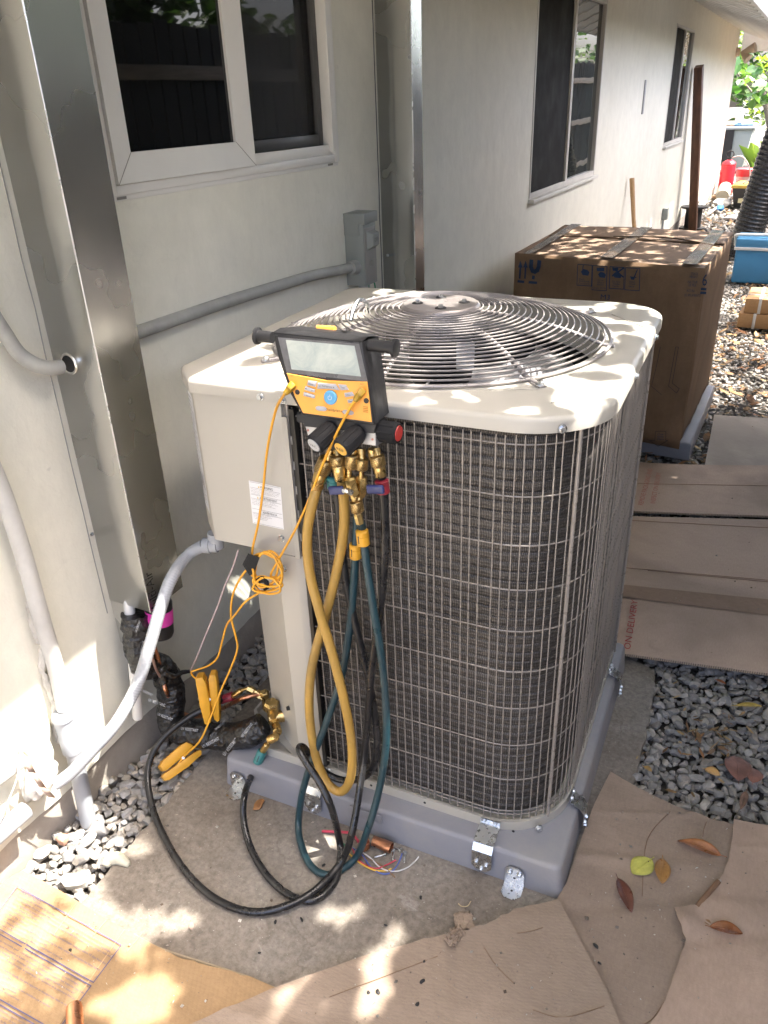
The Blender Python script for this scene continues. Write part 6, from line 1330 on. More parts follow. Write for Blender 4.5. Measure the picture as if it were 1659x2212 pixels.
# crumbs, fibres and grit too small to tell apart
b = MB(); rk = random.Random(77)
def bits(poly, n, z, s0, s1):
    for _ in range(n):
        q = (rk.uniform(poly[0], poly[2]), rk.uniform(poly[1], poly[3])); P = gd(*q, z); s_ = rk.uniform(s0, s1) * (1 if rk.random() < .8 else 2.2); w_ = s_ * rk.choice((.15, .3, .7, .9)); M_ = Matrix.Translation(P) @ Matrix.Rotation(rk.uniform(0, 6.3), 4, 'Z')
        b.add([(-s_, 0, 0), (0, -w_, 0), (s_, 0, 0), (0, w_, 0), (0, 0, w_ * .8)], [(0, 1, 4), (1, 2, 4), (2, 3, 4), (3, 0, 4)], M_)
bits((300, 1700, 1200, 1990), 420, .0008, .0008, .0026); bits((650, 2020, 1250, 2212), 150, z2_ + .006, .0008, .0024); bits((1260, 1700, 1659, 2212), 260, z3_ + .011, .0008, .0028); bits((0, 1960, 450, 2200), 160, z1_ + .008, .0007, .002); bits((1400, 1050, 1659, 1420), 60, zc + .007, .001, .003)
tag(b.build('grit', island('mixed_grit', [(0.05, 0.045, 0.04), (0.50, 0.46, 0.40), (0.22, 0.16, 0.10), (0.34, 0.30, 0.26), (0.10, 0.07, 0.05), (0.6, 0.57, 0.52)], .85), None, ang=0, fix=False), 'fine grit, crumbs and fibres strewn over slab and cardboard', kind='stuff')
# ================================================================== SECOND CARTON ON ITS PAD
t = thing('equipment_pad', 'second grey plastic pad under the tall taped carton', 'equipment pad', (0.63, 4.1, 0))
CFL, CFR, CRR, CRL = Vector((.185, 3.785, 0)), Vector((1.066, 3.625, 0)), Vector((1.085, 4.60, 0)), Vector((.185, 4.70, 0))
b = MB(); pdp = [(.17, 3.80), (1.11, 3.70), (1.12, 4.62), (.17, 4.72)]; b.prism(pdp, .0, .088, bev=.012, seg=3); b.build('body', PADG, t, ang=40)
CBX = cardboard('carton_brown', (0.23, 0.145, 0.085), (0.15, 0.092, 0.055), stretch=(1, 1, .3), amt=.35)
CBT = cardboard('carton_tan_top', (0.27, 0.19, 0.135), (0.19, 0.125, 0.085), amt=.25)
bx_ = thing('carton', 'tall brown appliance carton with black tape and blue printed symbols', 'carton', tuple((CFL + CRR) / 2))
ZB, ZC = .092, .905
def wallmesh(P, Q, z0, z1, nrm, bulge, seed, nu=14, nv=14, ragged=0.0):
    b = MB()
    for j in range(nv + 1):
        for i in range(nu + 1):
            s_, t_ = i / nu, j / nv; p = P.lerp(Q, s_); z = z0 + (z1 - z0) * t_ + (ragged * mnoise.noise(Vector((s_ * 9, seed, 0))) if j == 0 else 0)
            d = bulge * math.sin(math.pi * s_) * math.sin(math.pi * (.15 + .85 * t_)) + .006 * mnoise.noise(Vector((s_ * 4, t_ * 4, seed)))
            b.v.append(tuple(p + nrm * d + Vector((0, 0, z))))
    for j in range(nv):
        for i in range(nu): q = j * (nu + 1) + i; b.f.append((q, q + 1, q + nu + 2, q + nu + 1))
    return b
def outn(P, Q): d = (Q - P).normalized(); return Vector((d.y, -d.x, 0))
for nm, P, Q, sd, rg2, z0 in (('front_panel', CFL, CFR, 1, .0, .085), ('side_or_shade_panel', CFR, CRR, 2, .03, .125), ('back_panel', CRR, CRL, 3, 0, .09), ('side_or_shade_panel', CRL, CFL, 4, 0, .09)):
    o = wallmesh(P, Q, z0, ZC, outn(P, Q), .012 if nm == 'side_or_shade_panel' else .004, sd, ragged=rg2).build(nm, CBX, bx_, ang=60); o.modifiers.new('s', 'SOLIDIFY').thickness = .006
# top flaps: two long flaps meeting in a seam, slightly sunken, one corner dented
def topflap(u0, u1, seed, name, dz_=0.0):
    b = MB(); nu, nv = 20, 12
    for j in range(nv + 1):
        for i in range(nu + 1):
            s_, t_ = i / nu, u0 + (u1 - u0) * j / nv; p = (CFL.lerp(CFR, s_)).lerp(CRL.lerp(CRR, s_), t_)
            z = ZC + dz_ + .006 * mnoise.noise(Vector((s_ * 4, t_ * 5, seed))) - .012 * math.exp(-((s_ - 1) ** 2 + (t_ - .0) ** 2) / .02) - .02 * math.exp(-(s_ ** 2) / .01) * (1 - t_)
            b.v.append(tuple(p + Vector((0, 0, z))))
    for j in range(nv):
        for i in range(nu): q = j * (nu + 1) + i; b.f.append((q, q + 1, q + nu + 2, q + nu + 1))
    o = b.build(name, CBT, bx_, ang=60); o.modifiers.new('s', 'SOLIDIFY').thickness = .005
topflap(0, .62, 7, 'top_flap'); topflap(.615, 1.0, 8, 'top_flap', .007)
def tapem():
    m, t, p = nodes('clear_black_tape'); p.inputs['Base Color'].default_value = (0.075, 0.052, 0.034, 1); p.inputs['Roughness'].default_value = 0.16; p.inputs['Specular IOR Level'].default_value = .45
    bump(t, p, nz(t, 22, 4, 0.6, dist=1.2, stretch=(1, 4, 1)), 0.6, 0.008); return m
PTAPE = tapem()
def topP(s_, t_, h=.012): return (CFL.lerp(CFR, s_)).lerp(CRL.lerp(CRR, s_), t_) + Vector((0, 0, ZC + h - .02 * math.exp(-(s_ ** 2) / .01) * (1 - t_)))
for s0, s1 in ((.04, .105), (.475, .545), (.885, .955)):
    b = MB(); n = 14
    for j in range(n + 1):
        for s_ in (s0, (s0 + s1) / 2, s1): b.v.append(tuple(topP(s_, j / n, .013 + .003 * mnoise.noise(Vector((s_ * 20, j * .7, 0))))))
    for j in range(n):
        for i in range(2): q = j * 3 + i; b.f.append((q, q + 1, q + 4, q + 3))
    k = len(b.v)
    o = b.build('tape', PTAPE, bx_, ang=80)
b = MB(); b.tube(cat([topP(.40, .60, .014), topP(.7, .66, .014), topP(.99, .5, .012)], 6), .0035, 6); b.build('strap', PTAPE, bx_, ang=80)
def bz2(x, y): return ((1440 + x * .434) * .768, (600 + y * .434) * .768)
nf = outn(CFL, CFR); fb = PF(CFL + nf * .012, (CFR - CFL), (0, 0, 1))
def BL(q, h=.0): return fb.uv(*bz2(*q))
INK2 = mat('carton_blue_ink', (0.016, 0.036, 0.085), .7, var=.3, vs=40)
qd = []
for x in (58, 92):                                          # two up arrows on a line
    qd += [[bz2(x - 8, 345), bz2(x - 12, 422), bz2(x - 2, 424), bz2(x + 3, 346)], [bz2(x - 18, 350), bz2(x + 12, 352), bz2(x - 2, 305)]]
qd += [[bz2(38, 432), bz2(82, 436), bz2(80, 452), bz2(36, 448)], [bz2(110, 438), bz2(165, 442), bz2(163, 458), bz2(108, 454)], [bz2(132, 402), bz2(150, 404), bz2(147, 428), bz2(129, 426)]]
bars('arrow_symbol', fb, qd, INK2, bx_, h=.002)
U = [BL(q) for q in ((127, 308), (124, 345), (134, 372), (150, 378), (166, 368), (174, 345), (178, 312))]; bars('glass_symbol', fb, stroke(U, .020), INK2, bx_, h=.002, px=False)
def frame_px(x0, y0, x1, y1, sk=6): P = [BL((x0, y0)), BL((x1, y0 + sk)), BL((x1 - 4, y1 + sk)), BL((x0 - 6, y1))]; return stroke(P + [P[0]], .003)
fq = []; pq_ = []
for x0, y0, y1 in ((428, 330, 465), (525, 338, 495), (637, 345, 485), (738, 352, 495)): fq += frame_px(x0, y0, x0 + 92, y1)
bars('pictogram_frame', fb, fq, INK2, bx_, h=.002, px=False)
def blob(x, y, w_, h_): return [bz2(x - w_, y - h_ * .2), bz2(x - w_ * .4, y - h_), bz2(x + w_ * .5, y - h_ * .7), bz2(x + w_, y), bz2(x + w_ * .7, y + h_), bz2(x - w_ * .6, y + h_ * .8)]
pics = [blob(476, 382, 28, 22), [bz2(460, 335), bz2(466, 335), bz2(462, 375), bz2(456, 375)], [bz2(550, 352), bz2(600, 352), bz2(598, 375), bz2(552, 374)], blob(585, 398, 26, 20), blob(684, 400, 30, 20), [bz2(650, 352), bz2(690, 352), bz2(688, 372), bz2(655, 372)]] + [[bz2(812, 362), bz2(818, 363), bz2(798, 412), bz2(790, 412)], blob(783, 420, 14, 11), [bz2(765, 408), bz2(808, 412), bz2(808, 418), bz2(765, 414)]]
bars('pictogram', fb, pics, INK2, bx_, h=.0022)
st_ = stroke([BL((652, 405)), BL((728, 352))], .006) + stroke([BL((655, 352)), BL((722, 412))], .006); bars('pictogram', fb, st_, INK2, bx_, h=.0026, px=False)
for x, y, tx in ((436, 432, 'Push'), (434, 446, 'Shipping'), (432, 460, 'Container'), (550, 438, 'Clamp'), (552, 452, 'Where'), (550, 466, 'Shown'), (525, 490, 'Slide Only'), (652, 448, 'Do Not'), (656, 462, 'Slide'), (650, 478, 'Clamp'), (762, 448, 'Hand'), (760, 462, 'Truck'), (758, 478, 'Here')):
    letters('lettering', tx, fb, bz2(x, y), bz2(x + len(tx) * 8.5, y + 2), bz2(x + 1, y - 12), INK2, bx_, h=.002)
letters('lettering', 'M3', fb, bz2(575, 556), bz2(634, 560), bz2(578, 524), INK2, bx_, h=.002)
for x, y, tx, w_ in ((1160, 398, 'STACK', 46), (1152, 418, 'HEIGHT', 52), (1140, 452, 'HAUTEUR', 62), (1145, 472, 'DE PILE', 48), (1132, 508, 'ALTURA', 52), (1118, 538, 'DE APILAMIENTO', 105)):
    letters('lettering', tx, fb, bz2(x, y), bz2(x + w_, y + 3), bz2(x + 2, y - 17), INK2, bx_, h=.002)
letters('lettering', '6', fb, bz2(1232, 468), bz2(1262, 470), bz2(1240, 392), INK2, bx_, h=.002)
bars('stack_bars', fb, [[bz2(1226, 482), bz2(1262, 484), bz2(1260, 500), bz2(1224, 498)], [bz2(1222, 506), bz2(1260, 508), bz2(1258, 524), bz2(1220, 522)]], INK2, bx_, h=.002)
ink3 = mat('carton_dark_ink', (0.075, 0.05, 0.04), .7)
bars('line_drawing', fb, stroke([BL(q) for q in ((962, 868), (935, 1000), (905, 1120), (970, 1175))], .003), ink3, bx_, h=.002, px=False)
bars('line_drawing', fb, stroke([BL(q) for q in ((1062, 866), (1016, 1120), (1068, 1164), (1085, 1136), (1040, 1100), (1080, 866), (1062, 866))], .003), ink3, bx_, h=.002, px=False)
bars('line_drawing', fb, stroke([BL(q) for q in ((932, 1412), (998, 1412), (998, 1472), (1012, 1470), (948, 1508), (892, 1472), (926, 1472), (932, 1412))], .003), ink3, bx_, h=.002, px=False)
for y, tx in ((1436, 'Cut'), (1452, 'Handle'), (1468, 'Here')): letters('lettering', tx, fb, bz2(944, y), bz2(984, y + 1), bz2(944, y - 12), INK2, bx_, h=.002)

# ================================================================== THINGS ALONG THE SIDE PATH
t = thing('cooler', 'blue cooler with white stripe and handle behind the tall carton', 'cooler', (1.2, 8.1, 0))
BLUE = mat('cooler_blue', (0.055, 0.24, 0.46), .4, var=.05)
b = MB(); b.box((1.22, 8.10, .15), (.60, .36, .30), bev=.02, seg=3); b.build('body', BLUE, t)
b = MB(); b.box((1.22, 8.10, .3455), (.62, .38, .085), bev=.014, seg=3); b.build('lid', mat('cooler_lid_blue', (0.07, 0.26, 0.47), .4, var=.05), t)
b = MB(); b.box((1.22, 8.10, .302), (.632, .392, .026), bev=.006); b.build('stripe', PVCW, t)
b = MB(); b.tube(cat([(.90, 8.10, .30), (.895, 8.06, .38), (.93, 7.98, .41), (1.2, 7.97, .415), (1.5, 7.98, .41), (1.54, 8.06, .38)], 6), .013, 10); b.build('handle', PVCW, t, ang=70)
CBS = cardboard('small_carton_tan', (0.46, 0.28, 0.14), amt=.2)
for k, lab_ in enumerate(('lower of two small strapped cartons near the right edge', 'upper of two small strapped cartons near the right edge')):
    t = thing('small_carton', lab_, 'carton', (1.34, 6.48, .008 + .108 * k), group='small strapped cartons')
    b = MB(); dx = .02 * k; b.box((1.345 + dx, 6.50, .06 + .108 * k), (.45, .44 - .02 * k, .102), Matrix.Translation((1.345, 6.5, 0)) @ Matrix.Rotation(R(-4 + 3 * k), 4, 'Z') @ Matrix.Translation((-1.345, -6.5, 0)), bev=.004); b.build('box', CBS, t)
    b = MB(); b.box((1.215 + dx, 6.50, .06 + .108 * k), (.02, .446 - .02 * k, .108), bev=.001); 
    if k: b.box((1.345 + dx, 6.44, .06 + .108 * k), (.456, .018, .108), bev=.001)
    b.build('strap', mat('white_strap', (0.55, 0.55, 0.54), .4), t)
t = thing('flexible_duct', 'large black ribbed flexible duct leaning at the right edge', 'flexible duct', (.90, 9.3, 0))
b = MB(); dpts = cat([(.90, 9.3, .0), (.965, 9.3, .45), (1.05, 9.3, .99), (1.17, 9.3, 1.6)], 40); b.tube(dpts, [.150 + .008 * (i % 3 == 0) for i in range(len(dpts))], 28); b.build('sleeve', mat('black_foil_duct', (0.028, 0.028, 0.03), .25, var=.3, vs=20, bmp=.5, bs=50), t, ang=25)
t = thing('pipe_offcut', 'grey pipe offcut leaning on the small cartons', 'pipe', (1.3, 6.8, 0))
b = MB(); b.lathe((1.26, 6.95, .17), (1.55, 6.85, .42), [(0, .03), (1, .03)], 16); b.build('pipe', mat('grey_brown_pipe', (0.16, 0.14, 0.13), .5), t)
t = thing('timber_post', 'dark brown timber post leaning against the house wall under the far window', 'timber post', (.12, 10.9, 0))
WOOD = mat('stained_timber', (0.085, 0.035, 0.016), .55, var=.45, vs=5, bmp=.2, bs=40, stretch=(6, 6, .6))
b = MB(); a, c = Vector((.20, 11.05, 0)), Vector((.07, 10.62, 1.80)); ax = (c - a).normalized(); M_ = Vector((0, 0, 1)).rotation_difference(ax).to_matrix().to_4x4(); M_.translation = (a + c) / 2; b.box((0, 0, 0), (.09, .14, (c - a).length), M_, bev=.004); b.build('post', WOOD, t)
t = thing('wooden_stick', 'pale wooden stick leaning on the wall behind the carton', 'wooden stick', (.28, 7.3, 0))
b = MB(); b.tube([(.04, 7.42, .92), (.10, 7.36, .6), (.24, 7.25, .0)], [.021, .017, .018], 10); b.build('shaft', mat('pale_wood', (0.36, 0.22, 0.10), .6, var=.2, vs=20, stretch=(8, 8, 1)), t, ang=60)
t = thing('wire_spool', 'black plastic spool standing in front of the white pipes', 'spool', (.155, 11.3, 0))
b = MB(); b.lathe((.17, 11.2, 0), (.17, 11.2, .27), [(0, .16), (.05, .16), (.06, .10), (.9, .10), (.91, .165), (.99, .165), (1, .15)], 24); b.build('reel', BLACKP, t)
for i, (a, c, lab_) in enumerate((((.06, 12.3, .02), (.02, 14.6, .30), 'leftmost white plastic pipe leaning along the wall'), ((.13, 12.2, .02), (.06, 15.0, .42), 'second white plastic pipe from the wall'), ((.22, 12.4, .02), (.42, 14.4, .10), 'white plastic pipe lying away from the wall'))):
    t = thing('white_pipe', lab_, 'pipe', a, group='white pipes by the wall'); b = MB(); b.lathe(a, c, [(0, .017), (1, .017)], 12); b.build('pipe', PVCW, t, ang=60)
t = thing('insulation_roll', 'beige roll lying between the white pipes and the red tank', 'roll', (.26, 14.4, 0))
b = MB(); b.lathe((.26, 13.9, .10), (.20, 14.9, .12), [(0, .09), (.02, .10), (.98, .10), (1, .04)], 22); b.build('roll', mat('beige_roll', (0.42, 0.38, 0.31), .8, var=.1), t); 
b = MB(); vs_, fs_ = stone(random.Random(2), 3); b.add(vs_, fs_, Matrix.Translation((.30, 13.5, .06)) @ Matrix.Diagonal((.14, .22, .09, 1))); o = b.build('plastic_bag', mat('clear_grey_bag', (0.5, 0.5, 0.5), .2, bmp=.8, bs=14), None, ang=20); tag(o, 'crumpled grey plastic bag at the end of the beige roll', 'bag')
b = MB(); vs_, fs_ = stone(random.Random(3), 3); b.add(vs_, fs_, Matrix.Translation((.33, 12.9, .05)) @ Matrix.Diagonal((.06, .09, .05, 1))); o = b.build('blue_rag', mat('blue_rag', (0.05, 0.2, 0.5), .7, bmp=.8, bs=20), None, ang=30); tag(o, 'small bright blue rag among the pipes', 'rag')
t = thing('red_tank', 'tall red gas cylinder standing at the far house corner', 'gas cylinder', (.17, 15.3, 0))
RED = mat('red_enamel', (0.58, 0.02, 0.035), .35, var=.08)
b = MB(); b.lathe((.17, 15.3, 0), (.17, 15.3, .52), [(0, .10), (.02, .115), (.80, .115), (.84, .108), (.87, .115), (.93, .10), (1, .045)], 26); b.build('cylinder', RED, t)
b = MB(); b.tube([(.17 + .055 * math.cos(a), 15.3, .60 + .055 * math.sin(a)) for a in [i * math.pi / 12 for i in range(24)]], .008, 8, closed=True); b.lathe((.17, 15.3, .5), (.17, 15.3, .56), [(0, .02), (1, .016)], 10); b.build('gauge', DARKIN, t); b = MB(); b.tube(cat([(.2, 15.3, .55), (.35, 15.3, .57), (.48, 15.35, .42), (.52, 15.4, .25)], 6), .010, 8); b.build('hose', mat('pale_grey_hose', (0.45, 0.44, 0.42), .5), t, ang=70)
t = thing('bucket', 'white bucket with red band beside the red cylinder', 'bucket', (.42, 15.7, 0))
b = MB(); b.lathe((.42, 15.7, 0), (.42, 15.7, .24), [(0, .12), (.04, .125), (1, .14)], 24); b.build('pail', mat('bucket_grey', (0.5, 0.46, 0.42), .5), t); b = MB(); b.lathe((.42, 15.7, .235), (.42, 15.7, .36), [(0, .143), (.1, .15), (.9, .148), (1, .13)], 24); b.build('band', mat('bucket_red', (0.5, 0.06, 0.07), .45), t); b = MB(); b.box((.40, 15.56, .12), (.09, .012, .11)); b.build('label', RED, t)
t = thing('tote_box', 'black storage tote with yellow lid on the side path', 'storage tote', (.72, 13.8, 0))
b = MB(); b.prism([(.47, 13.45), (.95, 13.35), (1.05, 13.95), (.53, 14.05)], 0, .27, top=[(.42, 13.40), (1.0, 13.30), (1.10, 14.0), (.48, 14.1)]); b.build('tub', BLACKP, t)
b = MB(); b.prism([(.40, 13.38), (1.02, 13.28), (1.12, 14.02), (.46, 14.12)], .27, .31, bev=.01); b.build('lid', mat('tote_yellow', (0.42, 0.27, 0.04), .5), t); b = MB(); b.box((.60, 13.405, .12), (.16, .012, .11), Matrix.Translation((.6, 13.405, 0)) @ Matrix.Rotation(R(-11), 4, 'Z') @ Matrix.Translation((-.6, -13.405, 0))); b.build('label', mat('tote_label', (0.55, 0.5, 0.3), .5), t)
t = thing('cable_heap', 'tangle of dark cables on the yellow tote lid', 'cables', (.75, 13.7, .31)); b = MB()
for k in range(7): b.tube(cat([(.55 + .07 * k, 13.5 + .04 * (k % 3), .325), (.62 + .05 * k, 13.62, .36 + .01 * (k % 2)), (.7 + .05 * k, 13.8, .345), (.85 + .02 * k, 13.9, .33)], 5), .009, 6)
b.build('cable', mat('dark_cable', (0.03, 0.035, 0.05), .5), t, ang=70)
t = thing('open_carton', 'open tan carton with a grey parcel beyond the tote', 'carton', (1.0, 15.2, 0))
b = MB(); b.box((1.0, 15.2, .22), (.5, .4, .44), bev=.006); b.build('box', CBS, t); b = MB(); b.box((1.0, 14.98, .26), (.3, .03, .2), bev=.004); b.build('parcel', mat('grey_parcel', (0.3, 0.3, 0.32), .5), t)
t = thing('wooden_plank', 'tan plank lying in front of the red cylinder', 'plank', (.5, 14.6, 0)); b = MB(); b.box((.5, 14.65, .02), (.9, .14, .04), Matrix.Translation((.5, 14.65, 0)) @ Matrix.Rotation(R(8), 4, 'Z') @ Matrix.Translation((-.5, -14.65, 0)), bev=.004); b.build('board', mat('tan_plank', (0.42, 0.26, 0.16), .7, var=.3, stretch=(1, 8, 8)), t)
b = MB()
b.prism([(.45, 12.2), (1.0, 12.0), (1.15, 12.5), (.6, 12.7)], -.01, .012); o = b.build('plastic_sheet', mat('pale_plastic_sheet', (0.45, 0.45, 0.46), .25, bmp=.7, bs=9), None, ang=30); tag(o, 'pale crumpled plastic sheet on the far gravel', 'plastic sheet')
t = thing('trash_bin', 'grey wheeled bin heaped with rubbish beyond the house corner', 'bin', (-.1, 19.8, 0))
b = MB(); b.prism([(-.42, 19.6), (.10, 19.6), (.10, 20.2), (-.42, 20.2)], .08, .80, top=[(-.50, 19.55), (.20, 19.55), (.20, 20.25), (-.50, 20.25)], bev=.02); b.build('body', mat('bin_grey', (0.30, 0.33, 0.32), .5, var=.1), t); b = MB(); b.box((-.15, 19.9, .83), (.78, .78, .06), bev=.02); b.build('rim', mat('bin_rim', (0.36, 0.38, 0.38), .5), t)
b = MB(); b.box((-.33, 19.54, .5), (.35, .05, .6)); b.build('side_or_shade_panel', BLACKP, t)  # black slab put in as shade on the bin's near face
t = thing('rubbish_bag', 'blue and white bag of rubbish on top of the bin', 'bag', (-.05, 19.9, .98)); b = MB(); vs_, fs_ = stone(random.Random(9), 3); b.add(vs_, fs_, Matrix.Translation((.02, 19.8, .89)) @ Matrix.Diagonal((.30, .25, .07, 1))); b.build('bag', mat('blue_bag', (0.2, 0.36, 0.55), .4, bmp=.6, bs=9), t); b = MB(); b.add(vs_, fs_, Matrix.Translation((-.32, 19.75, .90)) @ Matrix.Diagonal((.2, .2, .07, 1))); b.build('wrapping', mat('tan_wrapping', (0.55, 0.4, 0.3), .6, bmp=.6, bs=9), t)
t = thing('water_bottle', 'clear plastic bottle standing on the rubbish', 'bottle', (-.05, 19.7, 1.06)); b = MB(); b.lathe((-.08, 19.7, .92), (-.08, 19.7, 1.17), [(0, .04), (.7, .04), (.85, .02), (1, .018)], 14); b.build('bottle', mat('pale_bottle', (0.55, 0.65, 0.70), .15), t)
# floodlight at the house corner, outlet, slot on the wall
t = thing('floodlight', 'twin-head bronze floodlight under the eave at the far house corner', 'floodlight', (.02, 15.6, 2.05))
LM = mat('lamp_beige', (0.42, 0.35, 0.28), .4)
b = MB(); b.lathe((0, 15.55, 2.08), (.06, 15.55, 2.08), [(0, .07), (1, .06)], 16); b.build('mount', LM, t)
for d in (Vector((.20, -.05, .06)), Vector((.12, -.05, -.10))):
    p = Vector((.08, 15.53, 2.07)); b = MB(); b.lathe(p, p + d, [(0, .02), (.3, .035), (.5, .05), (1, .075)], 16); b.build('lamp_head', LM, t)
t = thing('wall_outlet', 'small grey outlet box low on the wall near the timber post', 'outlet', (.02, 10.3, .33)); b = MB(); P = wl(1437, 462, .03); b.box((.03, P.y, P.z), (.06, .09, .12), bev=.006); b.build('box', BG, t); b = MB(); b.tube(cat([(.02, P.y, P.z - .06), (.015, P.y + .05, .12), (.015, P.y + .4, .03)], 5), .012, 8); b.build('conduit', PVCG, t)
t = thing('wall_vent_slot', 'narrow grey metal slot on the wall between the far windows', 'wall slot', tuple(wl(1391, 210, 0))); b = MB(); P = wl(1391, 210, .004); b.box((.004, P.y, P.z), (.012, .05, .26), bev=.003); b.build('slot', mat('slot_grey', (0.33, 0.33, 0.33), .5), t)

# ================================================================== FENCE, opposite the house (seen mirrored in the windows)
t = thing('wooden_fence', 'dark board fence with pale rail mirrored in the window glass', 'fence', (2.7, 4, 0))
FD = mat('dark_fence_board', (0.042, 0.036, 0.030), .8, var=.3, vs=4, bmp=.4, bs=30, stretch=(4, 4, .4)); FL = mat('weathered_rail', (0.46, 0.38, 0.29), .8, var=.3, vs=8, stretch=(6, .6, 6))
b = MB(); b.box((0, 0, 1.05), (.02, .140, 2.10), bev=.003, seg=1); me = b.mesh('board', 30); me.materials.append(FD)
y = -2.0
while y < 22.0:
    o = link('board', me, t); o.location = (2.72 + random.uniform(-.006, .006), y, random.uniform(-.03, .03)); y += .153
for z in (.35, 1.10, 1.80):
    b = MB(); b.box((2.688, 10.0, z), (.04, 24.2, .09), bev=.004); b.build('rail', FL, t)

# ================================================================== TREES AND PLANTS
def crown(name, spots, size, m_, parent, seed, asp=.55):
    rn = random.Random(seed); V, Fc = [], []; o = 0
    for (P, s_) in spots:
        n = Vector((rn.gauss(0, .7), rn.gauss(0, .7), 1)).normalized(); a = n.orthogonal().normalized(); a = Matrix.Rotation(rn.uniform(0, 6.3), 3, n) @ a; c = n.cross(a); L, w_ = size * s_, size * s_ * asp
        pts = [P - a * L * .5, P - a * L * .15 + c * w_ * .5 + n * w_ * .12, P + a * L * .25 + c * w_ * .42 + n * w_ * .1, P + a * L * .5, P + a * L * .25 - c * w_ * .42 + n * w_ * .1, P - a * L * .15 - c * w_ * .5 + n * w_ * .12]
        V += [tuple(q) for q in pts]; Fc += [(o, o + 1, o + 2, o + 3), (o, o + 3, o + 4, o + 5)]; o += 6
    b = MB(); b.v = V; b.f = Fc; return b.build(name, m_, parent, ang=0, fix=False)
def limbs(name, segs, m_, parent):
    b = MB()
    for pts, r0, r1 in segs:
        c = cat(pts, 6); b.tube(c, [r0 + (r1 - r0) * i / (len(c) - 1) for i in range(len(c))], 9)
    return b.build(name, m_, parent, ang=70)
BARK = mat('grey_bark', (0.20, 0.165, 0.13), .9, var=.35, vs=9, bmp=.7, bs=30)
LEAFG = leafmat('overhead_leaf', [(0.045, 0.085, 0.02), (0.075, 0.12, 0.03), (0.055, 0.10, 0.025), (0.10, 0.15, 0.04)], .45)
KX, KY = SUN.x / SUN.z, SUN.y / SUN.z
rn = random.Random(21); HOLES = []
def hole(x, y, z, r): HOLES.append((x - KX * z, y - KY * z, r))
for _ in range(900):
    x, y = rn.uniform(.22, 1.15), rn.uniform(1.19, 2.09)
    if all((x - KX * 1.09 - a) ** 2 + (y - KY * 1.09 - c) ** 2 > .056 ** 2 for a, c, _r in HOLES) and len(HOLES) < 105: hole(x, y, 1.09, rn.choice((.006, .009, .012, .016, .021, .026)))       # gaps over the fan cover
n0 = len(HOLES)
for _ in range(400):
    x, y = rn.uniform(.18, 1.12), rn.uniform(3.65, 4.7)
    if all((x - KX * .9 - a) ** 2 + (y - KY * .9 - c) ** 2 > .060 ** 2 for a, c, _r in HOLES) and len(HOLES) < n0 + 95: hole(x, y, .90, rn.choice((.004, .008, .012, .016, .02)))                   # over the tall carton
for q, r in ((z3(590, 102), .020), (z3(815, 160), .020), (z3(735, 82), .012), (z3(740, 290), .020), (z3(500, 455), .034), (z3(400, 490), .028), (z3(720, 500), .024), (z3(755, 395), .010), (z3(30, 130), .030), (wz(1600, 1390), .03)): P = gd(*q); hole(P.x, P.y, 0, r * .55)
for _ in range(10): hole(rn.uniform(.10, .24), rn.uniform(.75, 1.2), 0, rn.uniform(.008, .02))
for _ in range(16): hole(rn.uniform(.1, .6), rn.uniform(.35, .75), 0, rn.uniform(.02, .045))
for _ in range(220): hole(rn.uniform(.9, 1.9), rn.uniform(4.6, 8.5), 0, rn.uniform(.02, .05))
def dens(gx, gy):
    """leaves stacked over a spot of ground along the sun's line: shade cover of the overhanging crown"""
    if gx < -.62: return (1.1 if gy < 5 else 0.0)                        # the part of the crown that reaches over the roof
    if gy > 12.5: return 0.25
    if gy > 8.5: return 1.6
    if gx < .07 and gy < 1.10: return 0.0                                # open towards the low left wall
    if gy < .72 and gx < .50: return 1.7                     # over the printed cardboard
    if gx < .22 and gy < .90: return 0.8
    if gx > .45 and gy < 4.4: return 7.5
    return 4.6
tr = thing('shade_tree', 'leafy tree overhanging the side yard, casting the dappled shade', 'tree', (3.6, 3.0, 0))
spots = []; cell = .08
HG = {}
for (x, y, r) in HOLES: HG.setdefault((int(x // .2), int(y // .2)), []).append((x, y, r))
def blocked(X, Y, half):
    cx, cy2 = int(X // .2), int(Y // .2)
    for i in (-1, 0, 1):
        for j in (-1, 0, 1):
            for (x, y, r) in HG.get((cx + i, cy2 + j), ()):
                if (X - x) ** 2 + (Y - y) ** 2 < (r + half) ** 2: return True
    return False
gx = -3.1
while gx < 1.75:
    gy = -.9
    while gy < 15.5:
        far = gy > 4.9 or gx < -.62; SZ = .135 if far else (.10 if gx > .48 else .062); AREA = SZ * SZ * .55 * .62 * .85
        n_ = dens(gx + cell / 2, gy + cell / 2) * cell * cell / AREA; k = int(n_) + (rn.random() < n_ % 1)
        for _ in range(k):
            h = rn.uniform(4.0, 6.0) if gy > 4.9 else (rn.uniform(2.3, 2.85) if gx > -.62 else rn.uniform(3.8, 4.8)); X, Y = gx + rn.random() * cell, gy + rn.random() * cell
            if blocked(X, Y, SZ * .36): continue
            spots.append((Vector((X + KX * h, Y + KY * h, h)), rn.uniform(.8, 1.2) * SZ))
        gy += cell
    gx += cell
crown('crown', spots, 1.0, LEAFG, tr, 5)
limbs('trunk', [([(3.6, 3.0, -.05), (3.65, 3.05, 1.2), (3.55, 3.1, 2.2), (3.4, 3.2, 3.0)], .17, .11)], BARK, tr)
